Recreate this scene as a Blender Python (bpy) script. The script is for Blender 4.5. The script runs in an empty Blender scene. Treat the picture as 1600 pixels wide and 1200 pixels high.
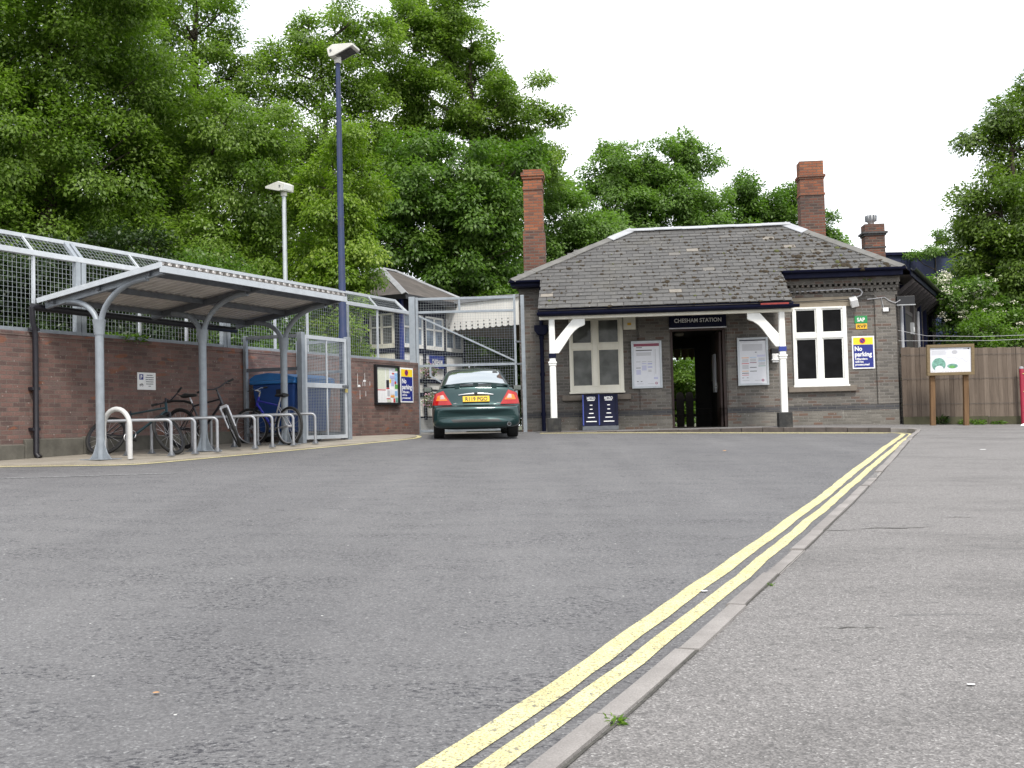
import bpy, bmesh, math, random
import numpy as np
from mathutils import Vector, Matrix, Euler
from mathutils.bvhtree import BVHTree

SC = bpy.context.scene
C = SC.collection
R = math.radians
random.seed(7)
RNG = np.random.default_rng(11)

# ------------------------------------------------------------------ camera
cam_d = bpy.data.cameras.new('camera')
cam_d.lens = 38.0
cam_d.sensor_width = 36.0
cam_d.clip_start = 0.05
cam_d.clip_end = 3000
cam = bpy.data.objects.new('camera', cam_d)
C.objects.link(cam)
PITCH = math.atan(65 / 1689.0)
ROLL = math.atan(0.025)
cam.matrix_world = Matrix.Translation((0, 0, 1.06)) @ Matrix.Rotation(math.pi / 2 + PITCH, 4, 'X') @ Matrix.Rotation(-ROLL, 4, 'Z')
SC.camera = cam

# ------------------------------------------------------------------ sky and sun
SUN_EL, SUN_AZ = R(54), R(165)      # azimuth clockwise from +Y: high, behind the camera and a little to the right
world = bpy.data.worlds.new('World')
SC.world = world
world.use_nodes = True
wn, wl = world.node_tree.nodes, world.node_tree.links
wn.clear()
w_out = wn.new('ShaderNodeOutputWorld')
w_bg = wn.new('ShaderNodeBackground')
w_bg.inputs['Strength'].default_value = 0.15
w_sky = wn.new('ShaderNodeTexSky')
w_sky.sky_type = 'NISHITA'
w_sky.sun_disc = False
w_sky.sun_elevation = SUN_EL
w_sky.sun_rotation = SUN_AZ
w_sky.air_density = 1.2
w_sky.dust_density = 3.0
w_tc = wn.new('ShaderNodeTexCoord')
w_map = wn.new('ShaderNodeMapping')
w_map.inputs['Scale'].default_value = (1.0, 1.0, 2.6)
w_noise = wn.new('ShaderNodeTexNoise')
w_noise.inputs['Scale'].default_value = 2.2
w_noise.inputs['Detail'].default_value = 6
w_ramp = wn.new('ShaderNodeValToRGB')
w_ramp.color_ramp.elements[0].position = 0.36
w_ramp.color_ramp.elements[0].color = (5.6, 5.95, 6.5, 1)
w_ramp.color_ramp.elements[1].position = 0.6
w_ramp.color_ramp.elements[1].color = (8.6, 8.6, 8.6, 1)
w_mix = wn.new('ShaderNodeMix')
w_mix.data_type = 'RGBA'
w_mix.inputs[0].default_value = 0.86       # cloud cover
wl.new(w_tc.outputs['Generated'], w_map.inputs['Vector'])
wl.new(w_map.outputs['Vector'], w_noise.inputs['Vector'])
wl.new(w_noise.outputs['Fac'], w_ramp.inputs['Fac'])
wl.new(w_sky.outputs['Color'], w_mix.inputs[6])
wl.new(w_ramp.outputs['Color'], w_mix.inputs[7])
wl.new(w_mix.outputs[2], w_bg.inputs['Color'])
wl.new(w_bg.outputs['Background'], w_out.inputs['Surface'])

sun_d = bpy.data.lights.new('sun', 'SUN')
sun_d.energy = 2.1
sun_d.angle = R(11)
sun_d.color = (1.0, 0.955, 0.88)
sun = bpy.data.objects.new('sun', sun_d)
C.objects.link(sun)
sdir = Vector((math.sin(SUN_AZ) * math.cos(SUN_EL), math.cos(SUN_AZ) * math.cos(SUN_EL), math.sin(SUN_EL)))
sun.rotation_euler = sdir.to_track_quat('Z', 'Y').to_euler()
sun.location = sdir * 60

SC.view_settings.view_transform = 'Standard'
SC.view_settings.look = 'None'
SC.view_settings.exposure = 0.70
SC.view_settings.gamma = 1.0
SC.cycles.max_bounces = 6
SC.cycles.transparent_max_bounces = 8
SC.cycles.caustics_reflective = False
SC.cycles.caustics_refractive = False

# ------------------------------------------------------------------ materials
MATS = {}

class NT:
    """small helper round a material's node tree"""
    def __init__(s, m):
        s.t = m.node_tree
        s.t.nodes.clear()
        s.out = s.n('ShaderNodeOutputMaterial')
        s.p = s.n('ShaderNodeBsdfPrincipled')
        s.l(s.p.outputs[0], s.out.inputs[0])
    def n(s, k, **kw):
        x = s.t.nodes.new(k)
        for a, b in kw.items():
            setattr(x, a, b)
        return x
    def l(s, a, b):
        s.t.links.new(a, b)
    def coord(s, which='Object'):
        return s.n('ShaderNodeTexCoord').outputs[which]
    def scaled(s, v, sc):
        m = s.n('ShaderNodeMapping')
        m.inputs['Scale'].default_value = sc
        s.l(v, m.inputs['Vector'])
        return m.outputs[0]
    def noise(s, v, scale, detail=4, rough=0.55):
        x = s.n('ShaderNodeTexNoise')
        x.inputs['Scale'].default_value = scale
        x.inputs['Detail'].default_value = detail
        x.inputs['Roughness'].default_value = rough
        if v is not None:
            s.l(v, x.inputs['Vector'])
        return x.outputs['Fac']
    def voro(s, v, scale, feature='F1', out='Distance', rnd=1.0):
        x = s.n('ShaderNodeTexVoronoi', feature=feature)
        x.inputs['Scale'].default_value = scale
        x.inputs['Randomness'].default_value = rnd
        if v is not None:
            s.l(v, x.inputs['Vector'])
        return x.outputs[out]
    def ramp(s, f, stops, interp='LINEAR'):
        x = s.n('ShaderNodeValToRGB')
        cr = x.color_ramp
        cr.interpolation = interp
        while len(cr.elements) < len(stops):
            cr.elements.new(0.5)
        for e, (p, c) in zip(cr.elements, stops):
            e.position = p
            e.color = c4(c)
        s.l(f, x.inputs[0])
        return x.outputs[0]
    def mix(s, f, a, b, mode='MIX'):
        x = s.n('ShaderNodeMix', data_type='RGBA', blend_type=mode)
        for i, v in ((0, f), (6, a), (7, b)):
            if isinstance(v, (int, float)):
                x.inputs[i].default_value = v if i == 0 else (v, v, v, 1)
            elif isinstance(v, (tuple, list)):
                x.inputs[i].default_value = c4(v)
            else:
                s.l(v, x.inputs[i])
        return x.outputs[2]
    def math(s, op, a, b=0.0):
        x = s.n('ShaderNodeMath', operation=op)
        for i, v in enumerate((a, b)):
            if isinstance(v, (int, float)):
                x.inputs[i].default_value = v
            else:
                s.l(v, x.inputs[i])
        return x.outputs[0]
    def bump(s, h, strength=0.3, dist=0.01):
        x = s.n('ShaderNodeBump')
        x.inputs['Strength'].default_value = strength
        x.inputs['Distance'].default_value = dist
        s.l(h, x.inputs['Height'])
        s.l(x.outputs[0], s.p.inputs['Normal'])
    def color(s, v):
        if isinstance(v, (tuple, list)):
            s.p.inputs['Base Color'].default_value = c4(v)
        else:
            s.l(v, s.p.inputs['Base Color'])
    def set(s, **kw):
        for k, v in kw.items():
            s.p.inputs[k.replace('_', ' ').title() if k != 'ior' else 'IOR'].default_value = v

def c4(c):
    return tuple(c) if len(c) == 4 else (c[0], c[1], c[2], 1.0)

def newmat(name):
    m = bpy.data.materials.new(name)
    m.use_nodes = True
    MATS[name] = m
    return m, NT(m)

def plain(name, col, rough=0.6, metal=0.0, var=0.12, scale=9.0, bump=0.0, spec=None, coat=0.0, streak=False, dirt=None, dirt_amt=0.5):
    """painted or bare surface with uneven colour, slight dirt and grain"""
    m, t = newmat(name)
    v = t.coord('Object')
    vv = t.scaled(v, (1, 1, 0.25)) if streak else v
    n1 = t.noise(vv, scale, 5)
    dark = tuple(x * (1 - var) for x in col)
    light = tuple(min(1, x * (1 + var)) for x in col)
    c = t.ramp(n1, [(0.3, dark), (0.7, light)])
    if dirt:
        n2 = t.noise(vv, scale * 0.35, 6, 0.7)
        f = t.math('MULTIPLY', t.ramp(n2, [(0.5, (0, 0, 0)), (0.72, (1, 1, 1))]), dirt_amt)
        c = t.mix(f, c, dirt)
    t.color(c)
    t.set(roughness=rough, metallic=metal)
    if spec is not None:
        t.p.inputs['Specular IOR Level'].default_value = spec
    if coat:
        t.p.inputs['Coat Weight'].default_value = coat
        t.p.inputs['Coat Roughness'].default_value = 0.06
    if bump:
        t.bump(t.noise(v, scale * 12, 3), bump, 0.004)
    return m

def brick(name, c1, c2, mortar, dirt, dirt_amt=0.5, extra=None, bw=0.225, rh=0.075, ms=0.011, light=None, bumpy=0.6, jit=0.25, odd=None):
    m, t = newmat(name)
    uv = t.coord('UV')
    wob = t.math('ADD', t.noise(uv, 1.3, 3), t.math('MULTIPLY', t.noise(uv, 11, 2), jit))
    vadd = t.n('ShaderNodeVectorMath', operation='ADD')
    sc = t.n('ShaderNodeVectorMath', operation='SCALE')
    comb = t.n('ShaderNodeCombineXYZ')
    t.l(wob, comb.inputs[1])
    t.l(comb.outputs[0], sc.inputs[0])
    sc.inputs['Scale'].default_value = 0.02
    t.l(uv, vadd.inputs[0])
    t.l(sc.outputs[0], vadd.inputs[1])
    b = t.n('ShaderNodeTexBrick', offset=0.5)
    b.inputs['Scale'].default_value = 1.0
    b.inputs['Brick Width'].default_value = bw
    b.inputs['Row Height'].default_value = rh
    b.inputs['Mortar Size'].default_value = ms
    b.inputs['Mortar Smooth'].default_value = 0.25
    b.inputs['Bias'].default_value = -0.1
    b.inputs['Color1'].default_value = c4(c1)
    b.inputs['Color2'].default_value = c4(c2)
    b.inputs['Mortar'].default_value = c4(mortar)
    t.l(vadd.outputs[0], b.inputs['Vector'])
    c = b.outputs['Color']
    # a second brick lattice picks out single odd bricks
    if extra:
        b2 = t.n('ShaderNodeTexBrick', offset=0.5)
        for k in ('Scale', 'Brick Width', 'Row Height', 'Mortar Size', 'Mortar Smooth'):
            b2.inputs[k].default_value = b.inputs[k].default_value
        b2.inputs['Color1'].default_value = (0, 0, 0, 1)
        b2.inputs['Color2'].default_value = (1, 1, 1, 1)
        b2.inputs['Mortar'].default_value = (0, 0, 0, 1)
        t.l(vadd.outputs[0], b2.inputs['Vector'])
        f = t.ramp(b2.outputs['Color'], [(0.74, (0, 0, 0)), (0.86, (0.85, 0.85, 0.85))])
        c = t.mix(f, c, extra)
        if odd:
            c = t.mix(t.ramp(b2.outputs['Color'], [(0.10, (0.75, 0.75, 0.75)), (0.2, (0, 0, 0))]), c, odd) if False else t.mix(t.math('MULTIPLY', t.ramp(t.voro(t.scaled(uv, (4.7, 15, 1)), 1.0, out='Color'), [(0.86, (0, 0, 0)), (0.9, (1, 1, 1))]), 0.6), c, odd)
    fine = t.noise(uv, 45, 4)
    c = t.mix(0.5, c, t.ramp(fine, [(0.25, (0.45, 0.45, 0.45)), (0.8, (1.35, 1.3, 1.25))]), 'MULTIPLY')
    big = t.noise(t.scaled(uv, (1.0, 0.6, 1)), 0.9, 6, 0.65)
    c = t.mix(t.math('MULTIPLY', t.ramp(big, [(0.42, (0, 0, 0)), (0.68, (1, 1, 1))]), dirt_amt), c, dirt)
    if light:
        sp = t.noise(t.scaled(uv, (2.2, 0.5, 1)), 2.0, 5, 0.7)
        c = t.mix(t.math('MULTIPLY', t.ramp(sp, [(0.62, (0, 0, 0)), (0.74, (1, 1, 1))]), 0.55), c, light)
        chips = t.voro(uv, 9.0)
        c = t.mix(t.ramp(chips, [(0.07, (0.55, 0.55, 0.55)), (0.13, (0, 0, 0))]), c, light)
    t.color(c)
    t.set(roughness=0.9)
    h = t.math('ADD', t.math('MULTIPLY', b.outputs['Fac'], -1.0), t.math('MULTIPLY', fine, 0.5))
    t.bump(h, bumpy, 0.012)
    return m

def make_materials():
    # road: worn chip asphalt
    m, t = newmat('asphalt')
    v = t.coord('Object')
    chips = t.voro(v, 125, out='Color')
    tone = t.n('ShaderNodeSeparateColor'); t.l(chips, tone.inputs[0])
    c = t.ramp(tone.outputs[0], [(0.0, (0.092, 0.09, 0.093)), (0.5, (0.121, 0.119, 0.122)), (0.94, (0.155, 0.153, 0.156)), (1.0, (0.24, 0.24, 0.24))])
    pits = t.noise(t.scaled(v, (1.0, 1.3, 1)), 38, 5, 0.7)
    clus = t.ramp(t.noise(t.scaled(v, (0.7, 1.4, 1)), 2.3, 4, 0.6), [(0.40, (0.06, 0.06, 0.06)), (0.62, (1, 1, 1))])
    c = t.mix(t.math('MULTIPLY', t.ramp(pits, [(0.42, (0.95, 0.95, 0.95)), (0.47, (0, 0, 0))]), clus), c, (0.026, 0.026, 0.032))
    lanes = t.n('ShaderNodeMapping'); lanes.inputs['Rotation'].default_value = (0, 0, R(-22)); lanes.inputs['Scale'].default_value = (1.1, 0.13, 1)
    t.l(v, lanes.inputs['Vector'])
    big = t.noise(lanes.outputs[0], 1.3, 5, 0.6)
    c = t.mix(1.0, c, t.ramp(big, [(0.32, (0.87, 0.87, 0.88)), (0.68, (1.08, 1.08, 1.08))]), 'MULTIPLY')
    blot = t.noise(v, 0.45, 4)
    c = t.mix(1.0, c, t.ramp(blot, [(0.3, (0.93, 0.93, 0.935)), (0.7, (1.07, 1.07, 1.06))]), 'MULTIPLY')
    sp = t.n('ShaderNodeTexVoronoi'); sp.inputs['Scale'].default_value = 9.0; t.l(v, sp.inputs['Vector'])
    sel = t.n('ShaderNodeSeparateColor'); t.l(sp.outputs['Color'], sel.inputs[0])
    spot = t.math('MULTIPLY', t.math('LESS_THAN', sp.outputs['Distance'], 0.055), t.math('GREATER_THAN', sel.outputs[0], 0.74))
    c = t.mix(spot, c, (0.5, 0.5, 0.48))
    t.color(c); t.set(roughness=0.88)
    t.bump(t.math('ADD', t.math('MULTIPLY', t.voro(v, 125), 0.6), pits), 0.6, 0.010)

    m, t = newmat('pavement')
    v = t.coord('Object')
    tone = t.n('ShaderNodeSeparateColor'); t.l(t.voro(v, 150, out='Color'), tone.inputs[0])
    c = t.ramp(tone.outputs[0], [(0.0, (0.10, 0.095, 0.093)), (0.5, (0.16, 0.152, 0.149)), (0.95, (0.225, 0.214, 0.208)), (1.0, (0.36, 0.35, 0.34))])
    blot = t.noise(t.scaled(v, (0.5, 1.3, 1)), 1.1, 6, 0.65)
    c = t.mix(1.0, c, t.ramp(blot, [(0.28, (0.66, 0.66, 0.66)), (0.5, (1, 1, 1)), (0.8, (1.1, 1.1, 1.1))]), 'MULTIPLY')
    crack = t.noise(t.scaled(v, (0.35, 2.4, 1)), 1.5, 3)
    c = t.mix(t.ramp(t.math('ABSOLUTE', t.math('SUBTRACT', crack, 0.33)), [(0.0, (0.6, 0.6, 0.6)), (0.012, (0, 0, 0))]), c, (0.07, 0.07, 0.07))
    pits = t.noise(v, 30, 4, 0.7)
    c = t.mix(t.ramp(pits, [(0.36, (0.7, 0.7, 0.7)), (0.44, (0, 0, 0))]), c, (0.075, 0.072, 0.07))
    t.color(c); t.set(roughness=0.92)
    t.bump(t.math('ADD', t.voro(v, 150), pits), 0.5, 0.006)

    m, t = newmat('concrete_paving')
    v = t.coord('Object')
    c = t.ramp(t.noise(v, 2.2, 7, 0.65), [(0.3, (0.2, 0.178, 0.145)), (0.7, (0.335, 0.302, 0.252))])
    c = t.mix(0.6, c, t.ramp(t.noise(v, 70, 3), [(0.3, (0.6, 0.6, 0.6)), (0.7, (1.2, 1.2, 1.2))]), 'MULTIPLY')
    t.color(c); t.set(roughness=0.92); t.bump(t.noise(v, 60, 4), 0.4, 0.006)

    m, t = newmat('kerbstone')
    v = t.coord('Object')
    c = t.ramp(t.noise(v, 3.0, 6, 0.6), [(0.3, (0.19, 0.175, 0.165)), (0.7, (0.30, 0.28, 0.265))])
    c = t.mix(0.6, c, t.ramp(t.noise(v, 160, 2), [(0.3, (0.65, 0.65, 0.65)), (0.7, (1.2, 1.2, 1.2))]), 'MULTIPLY')
    t.color(c); t.set(roughness=0.9); t.bump(t.noise(v, 120, 3), 0.4, 0.004)

    m, t = newmat('yellow_paint')
    v = t.coord('Object')
    c = t.ramp(t.noise(v, 5.0, 5), [(0.3, (0.56, 0.50, 0.245)), (0.7, (0.67, 0.61, 0.335))])
    wear = t.noise(v, 48, 5, 0.75)
    c = t.mix(t.ramp(wear, [(0.40, (1, 1, 1)), (0.45, (0, 0, 0))]), c, (0.15, 0.145, 0.13))
    chip = t.noise(v, 130, 3, 0.6)
    c = t.mix(t.ramp(chip, [(0.40, (0.9, 0.9, 0.9)), (0.47, (0, 0, 0))]), c, (0.2, 0.175, 0.085))
    c = t.mix(t.ramp(t.noise(t.scaled(v, (1, 1, 1)), 3.2, 6, 0.7), [(0.5, (0, 0, 0)), (0.75, (0.45, 0.45, 0.45))]), c, (0.3, 0.27, 0.16))
    t.color(c); t.set(roughness=0.75); t.bump(t.math('ADD', wear, chip), 0.5, 0.006)

    m, t = newmat('worn_white')
    v = t.coord('Object')
    wear = t.noise(v, 22, 5, 0.75)
    c = t.mix(t.ramp(wear, [(0.46, (1, 1, 1)), (0.58, (0, 0, 0))]), (0.3, 0.3, 0.3), (0.13, 0.13, 0.135))
    t.color(c); t.set(roughness=0.85)

    m, t = newmat('soil')
    v = t.coord('Object')
    c = t.ramp(t.noise(v, 1.6, 7, 0.65), [(0.35, (0.03, 0.045, 0.015)), (0.6, (0.075, 0.07, 0.04))])
    t.color(c); t.set(roughness=0.95); t.bump(t.noise(v, 9, 5), 0.6, 0.05)

    brick('brick_red', (0.125, 0.078, 0.07), (0.295, 0.158, 0.13), (0.17, 0.135, 0.115), (0.06, 0.044, 0.042), 0.65, extra=(0.165, 0.115, 0.105), light=(0.36, 0.31, 0.285), bw=0.21, rh=0.066, ms=0.008, bumpy=0.35, jit=0.5, odd=(0.3, 0.1, 0.04))
    brick('brick_stock', (0.118, 0.11, 0.1), (0.25, 0.23, 0.203), (0.2, 0.19, 0.175), (0.07, 0.064, 0.06), 0.55, extra=(0.12, 0.075, 0.06), light=(0.33, 0.31, 0.28))
    brick('brick_plinth', (0.15, 0.14, 0.122), (0.25, 0.235, 0.21), (0.2, 0.19, 0.17), (0.07, 0.066, 0.06), 0.55, extra=(0.15, 0.085, 0.06), light=(0.42, 0.41, 0.38))
    brick('brick_band', (0.045, 0.047, 0.054), (0.085, 0.085, 0.092), (0.11, 0.105, 0.1), (0.05, 0.05, 0.05), 0.4)
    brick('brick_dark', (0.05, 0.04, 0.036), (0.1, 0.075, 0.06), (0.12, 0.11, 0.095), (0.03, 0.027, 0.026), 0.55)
    brick('brick_chimney', (0.27, 0.085, 0.04), (0.39, 0.15, 0.07), (0.15, 0.11, 0.085), (0.085, 0.045, 0.035), 0.6, extra=(0.13, 0.06, 0.045))
    brick('brick_chimney_dark', (0.13, 0.058, 0.042), (0.28, 0.1, 0.055), (0.14, 0.12, 0.1), (0.045, 0.036, 0.033), 0.65, extra=(0.05, 0.04, 0.038))

    # slates: tone attribute per slate, dirt and lichen
    m, t = newmat('slate')
    a = t.n('ShaderNodeAttribute', attribute_name='tone')
    c = t.ramp(a.outputs['Fac'], [(0.0, (0.058, 0.057, 0.057)), (0.45, (0.078, 0.077, 0.076)), (0.9, (0.1, 0.098, 0.095)), (1.0, (0.21, 0.19, 0.165))])
    v = t.coord('Object')
    c = t.mix(0.7, c, t.ramp(t.noise(v, 14, 5, 0.65), [(0.25, (0.6, 0.6, 0.6)), (0.75, (1.25, 1.22, 1.18))]), 'MULTIPLY')
    sp = t.voro(v, 7.0)
    c = t.mix(t.ramp(sp, [(0.06, (0.8, 0.8, 0.8)), (0.1, (0, 0, 0))]), c, (0.42, 0.39, 0.33))
    st = t.noise(v, 1.1, 6, 0.65)
    c = t.mix(t.math('MULTIPLY', t.ramp(st, [(0.52, (0, 0, 0)), (0.7, (1, 1, 1))]), 0.45), c, (0.085, 0.078, 0.06))
    t.color(c); t.set(roughness=0.72); t.bump(t.noise(v, 40, 3), 0.3, 0.004)

    m, t = newmat('slate_far')
    uv = t.coord('UV')
    b = t.n('ShaderNodeTexBrick', offset=0.5)
    for k, x in (('Scale', 1.0), ('Brick Width', 0.3), ('Row Height', 0.2), ('Mortar Size', 0.006)):
        b.inputs[k].default_value = x
    b.inputs['Color1'].default_value = (0.07, 0.06, 0.054, 1); b.inputs['Color2'].default_value = (0.105, 0.09, 0.08, 1); b.inputs['Mortar'].default_value = (0.05, 0.042, 0.036, 1)
    t.l(uv, b.inputs['Vector'])
    c = t.mix(0.6, b.outputs['Color'], t.ramp(t.noise(uv, 1.5, 6), [(0.3, (0.7, 0.7, 0.7)), (0.7, (1.2, 1.2, 1.2))]), 'MULTIPLY')
    t.color(c); t.set(roughness=0.8); t.bump(b.outputs['Fac'], -0.5, 0.01)

    plain('crack_dirt', (0.055, 0.052, 0.045), 0.95, var=0.4, scale=30)
    plain('kerb_dark', (0.075, 0.062, 0.055), 0.9, var=0.25, scale=8, bump=0.4)
    plain('moss', (0.03, 0.021, 0.010), 0.95, var=0.5, scale=18, bump=0.6)
    plain('moss_green', (0.06, 0.065, 0.018), 0.95, var=0.4, scale=18, bump=0.6)
    plain('lead', (0.28, 0.285, 0.3), 0.65, var=0.14, scale=3, dirt=(0.18, 0.18, 0.18))
    plain('lead_pale', (0.34, 0.35, 0.37), 0.65, var=0.14, scale=3, dirt=(0.2, 0.2, 0.2))
    plain('hip_tile', (0.13, 0.127, 0.12), 0.8, var=0.2, scale=4, dirt=(0.15, 0.14, 0.12))
    plain('white_paint', (0.80, 0.80, 0.77), 0.5, var=0.04, scale=5, streak=True, dirt=(0.55, 0.53, 0.47), dirt_amt=0.3)
    plain('cream_paint', (0.78, 0.75, 0.65), 0.55, var=0.06, scale=5, streak=True, dirt=(0.5, 0.45, 0.35), dirt_amt=0.35)
    plain('white_panel', (0.80, 0.80, 0.78), 0.5, var=0.04, scale=4)
    plain('valance_paint', (0.82, 0.80, 0.76), 0.6, var=0.06, scale=3, streak=True, dirt=(0.5, 0.47, 0.42), dirt_amt=0.5)
    plain('valance_brown', (0.2, 0.15, 0.09), 0.8, var=0.2, scale=5)
    plain('navy', (0.005, 0.0065, 0.025), 0.6, var=0.25, scale=6, dirt=(0.016, 0.018, 0.035), spec=0.15)
    plain('navy_bright', (0.02, 0.04, 0.24), 0.4, var=0.08, scale=6)
    plain('sign_blue', (0.012, 0.022, 0.2), 0.35, var=0.05, scale=6)
    plain('sign_yellow', (0.85, 0.62, 0.02), 0.4, var=0.04, scale=6)
    plain('sign_green', (0.015, 0.24, 0.065), 0.4, var=0.05)
    plain('sign_amber', (0.72, 0.42, 0.02), 0.4, var=0.05)
    plain('sign_red', (0.55, 0.03, 0.03), 0.4, var=0.05)
    plain('sign_white', (0.80, 0.80, 0.80), 0.4, var=0.03)
    plain('ink', (0.02, 0.02, 0.025), 0.5, var=0.05)
    plain('print_grey', (0.45, 0.45, 0.48), 0.5, var=0.1, scale=60)
    plain('print_lilac', (0.42, 0.43, 0.66), 0.5, var=0.1, scale=60)
    plain('print_maroon', (0.24, 0.045, 0.085), 0.5, var=0.1, scale=30)
    plain('print_paper', (0.70, 0.71, 0.76), 0.35, var=0.03, scale=8)
    plain('print_map', (0.62, 0.64, 0.53), 0.4, var=0.12, scale=30)
    plain('print_green', (0.12, 0.34, 0.09), 0.5, var=0.25, scale=30)
    plain('print_teal', (0.16, 0.33, 0.27), 0.5, var=0.45, scale=22)
    plain('print_sky', (0.25, 0.45, 0.72), 0.5, var=0.2, scale=30)
    plain('print_orange', (0.75, 0.33, 0.06), 0.5, var=0.1)
    plain('black_paint', (0.012, 0.012, 0.014), 0.4, var=0.2)
    plain('black_pipe', (0.012, 0.011, 0.016), 0.45, var=0.3, scale=12)
    plain('stone_black', (0.022, 0.022, 0.022), 0.8, var=0.4, scale=12, bump=0.5, dirt=(0.12, 0.11, 0.09))
    plain('tan_stone', (0.30, 0.255, 0.195), 0.85, var=0.12, scale=5, bump=0.3, dirt=(0.16, 0.13, 0.1))
    plain('sill_stone', (0.165, 0.14, 0.115), 0.85, var=0.15, scale=7, bump=0.3)
    plain('concrete_old', (0.105, 0.098, 0.082), 0.92, var=0.35, scale=3.5, bump=0.7, dirt=(0.035, 0.035, 0.028), dirt_amt=0.8)
    plain('galvanised', (0.27, 0.30, 0.33), 0.5, metal=0.25, var=0.12, scale=9, dirt=(0.2, 0.22, 0.25))
    plain('galvanised_pale', (0.48, 0.51, 0.54), 0.45, metal=0.25, var=0.08, scale=9)
    plain('galvanised_dark', (0.12, 0.13, 0.145), 0.55, metal=0.2, var=0.2, scale=9)
    plain('wire_metal', (0.34, 0.37, 0.39), 0.45, metal=0.4, var=0.1, scale=4)
    plain('stand_white', (0.52, 0.52, 0.51), 0.4, var=0.08, scale=9, dirt=(0.45, 0.43, 0.4), dirt_amt=0.4)
    plain('steel_tube', (0.33, 0.34, 0.36), 0.4, metal=0.4, var=0.12, scale=12)
    plain('corrugated_under', (0.66, 0.63, 0.60), 0.7, var=0.12, scale=3, dirt=(0.45, 0.42, 0.4))
    plain('lamp_blue', (0.012, 0.026, 0.082), 0.55, var=0.2, scale=4, dirt=(0.07, 0.05, 0.07), dirt_amt=0.45)
    plain('lamp_housing', (0.62, 0.61, 0.57), 0.5, var=0.08, scale=6, dirt=(0.4, 0.38, 0.33))
    plain('lamp_glass', (0.07, 0.07, 0.072), 0.12, var=0.3, scale=8, spec=0.6)
    plain('bin_blue', (0.018, 0.066, 0.24), 0.45, var=0.12, scale=4, dirt=(0.03, 0.06, 0.17))
    plain('bin_lid_blue', (0.03, 0.16, 0.42), 0.4, var=0.12, scale=4)
    plain('rubber', (0.012, 0.012, 0.012), 0.75, var=0.3, scale=30)
    plain('bike_black', (0.015, 0.016, 0.022), 0.35, var=0.2)
    plain('bike_teal', (0.01, 0.035, 0.045), 0.35, var=0.2)
    plain('bike_blue', (0.02, 0.025, 0.36), 0.3, var=0.1, coat=0.5)
    plain('chrome', (0.62, 0.62, 0.64), 0.22, metal=0.9, var=0.05)
    plain('silver_paint', (0.5, 0.5, 0.52), 0.35, metal=0.5, var=0.06)
    plain('reflector_orange', (0.8, 0.2, 0.02), 0.3, var=0.1)
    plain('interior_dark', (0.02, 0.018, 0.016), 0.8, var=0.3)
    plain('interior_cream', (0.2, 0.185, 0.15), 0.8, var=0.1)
    plain('soffit_dark', (0.045, 0.04, 0.036), 0.85, var=0.2)
    plain('door_brown', (0.034, 0.016, 0.012), 0.55, var=0.2, streak=True)
    plain('side_timber', (0.05, 0.042, 0.042), 0.75, var=0.3, scale=5, streak=True)
    plain('blue_cladding', (0.012, 0.018, 0.06), 0.6, var=0.3, scale=0.8, dirt=(0.03, 0.085, 0.16), dirt_amt=0.6)
    plain('red_flash', (0.24, 0.025, 0.02), 0.7, var=0.2)
    plain('post_red', (0.32, 0.018, 0.045), 0.45, var=0.12)
    plain('column_red', (0.30, 0.035, 0.02), 0.5, var=0.1)
    plain('brass', (0.5, 0.42, 0.16), 0.4, metal=0.3, var=0.1)
    plain('box_grey', (0.34, 0.35, 0.36), 0.5, var=0.1)
    plain('box_white', (0.74, 0.74, 0.74), 0.4, var=0.04)
    plain('cable_grey', (0.4, 0.4, 0.42), 0.6, var=0.1)
    plain('cable_dark', (0.06, 0.06, 0.06), 0.6, var=0.1)
    plain('bark', (0.055, 0.043, 0.032), 0.95, var=0.4, scale=7, bump=0.8, streak=True)
    plain('litter_white', (0.82, 0.82, 0.82), 0.4, var=0.03)
    plain('litter_brown', (0.4, 0.22, 0.1), 0.7, var=0.2)
    plain('plate_yellow', (0.80, 0.5, 0.03), 0.35, var=0.03)
    plain('plastic_black', (0.014, 0.015, 0.016), 0.45, var=0.2)
    plain('flower_white', (0.62, 0.61, 0.48), 0.8, var=0.1)
    plain('flower_pink', (0.6, 0.32, 0.42), 0.8, var=0.3)
    plain('basket', (0.08, 0.06, 0.03), 0.9, var=0.3)

    # weathered fence boards: grain along z, per board tone
    m, t = newmat('fence_timber')
    v = t.coord('Object')
    a = t.n('ShaderNodeAttribute', attribute_name='tone')
    c = t.ramp(a.outputs['Fac'], [(0.0, (0.105, 0.08, 0.062)), (1.0, (0.175, 0.14, 0.112))])
    g = t.noise(t.scaled(v, (30, 30, 1.2)), 2.0, 6, 0.6)
    c = t.mix(0.8, c, t.ramp(g, [(0.3, (0.6, 0.58, 0.56)), (0.7, (1.2, 1.18, 1.15))]), 'MULTIPLY')
    t.color(c); t.set(roughness=0.9); t.bump(g, 0.4, 0.006)
    m, t = newmat('timber_gravel')
    v = t.coord('Object')
    c = t.ramp(t.noise(v, 3, 6, 0.65), [(0.3, (0.045, 0.042, 0.024)), (0.7, (0.085, 0.08, 0.045))])
    t.color(c); t.set(roughness=0.95)
    m, t = newmat('timber_post')
    v = t.coord('Object')
    c = t.ramp(t.noise(t.scaled(v, (16, 16, 1.0)), 2, 6), [(0.3, (0.11, 0.06, 0.027)), (0.7, (0.185, 0.105, 0.047))])
    t.color(c); t.set(roughness=0.8)
    m, t = newmat('timber_frame')
    v = t.coord('Object')
    c = t.ramp(t.noise(t.scaled(v, (3, 16, 16)), 2, 6), [(0.3, (0.14, 0.1, 0.05)), (0.7, (0.21, 0.155, 0.085))])
    t.color(c); t.set(roughness=0.8)

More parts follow.
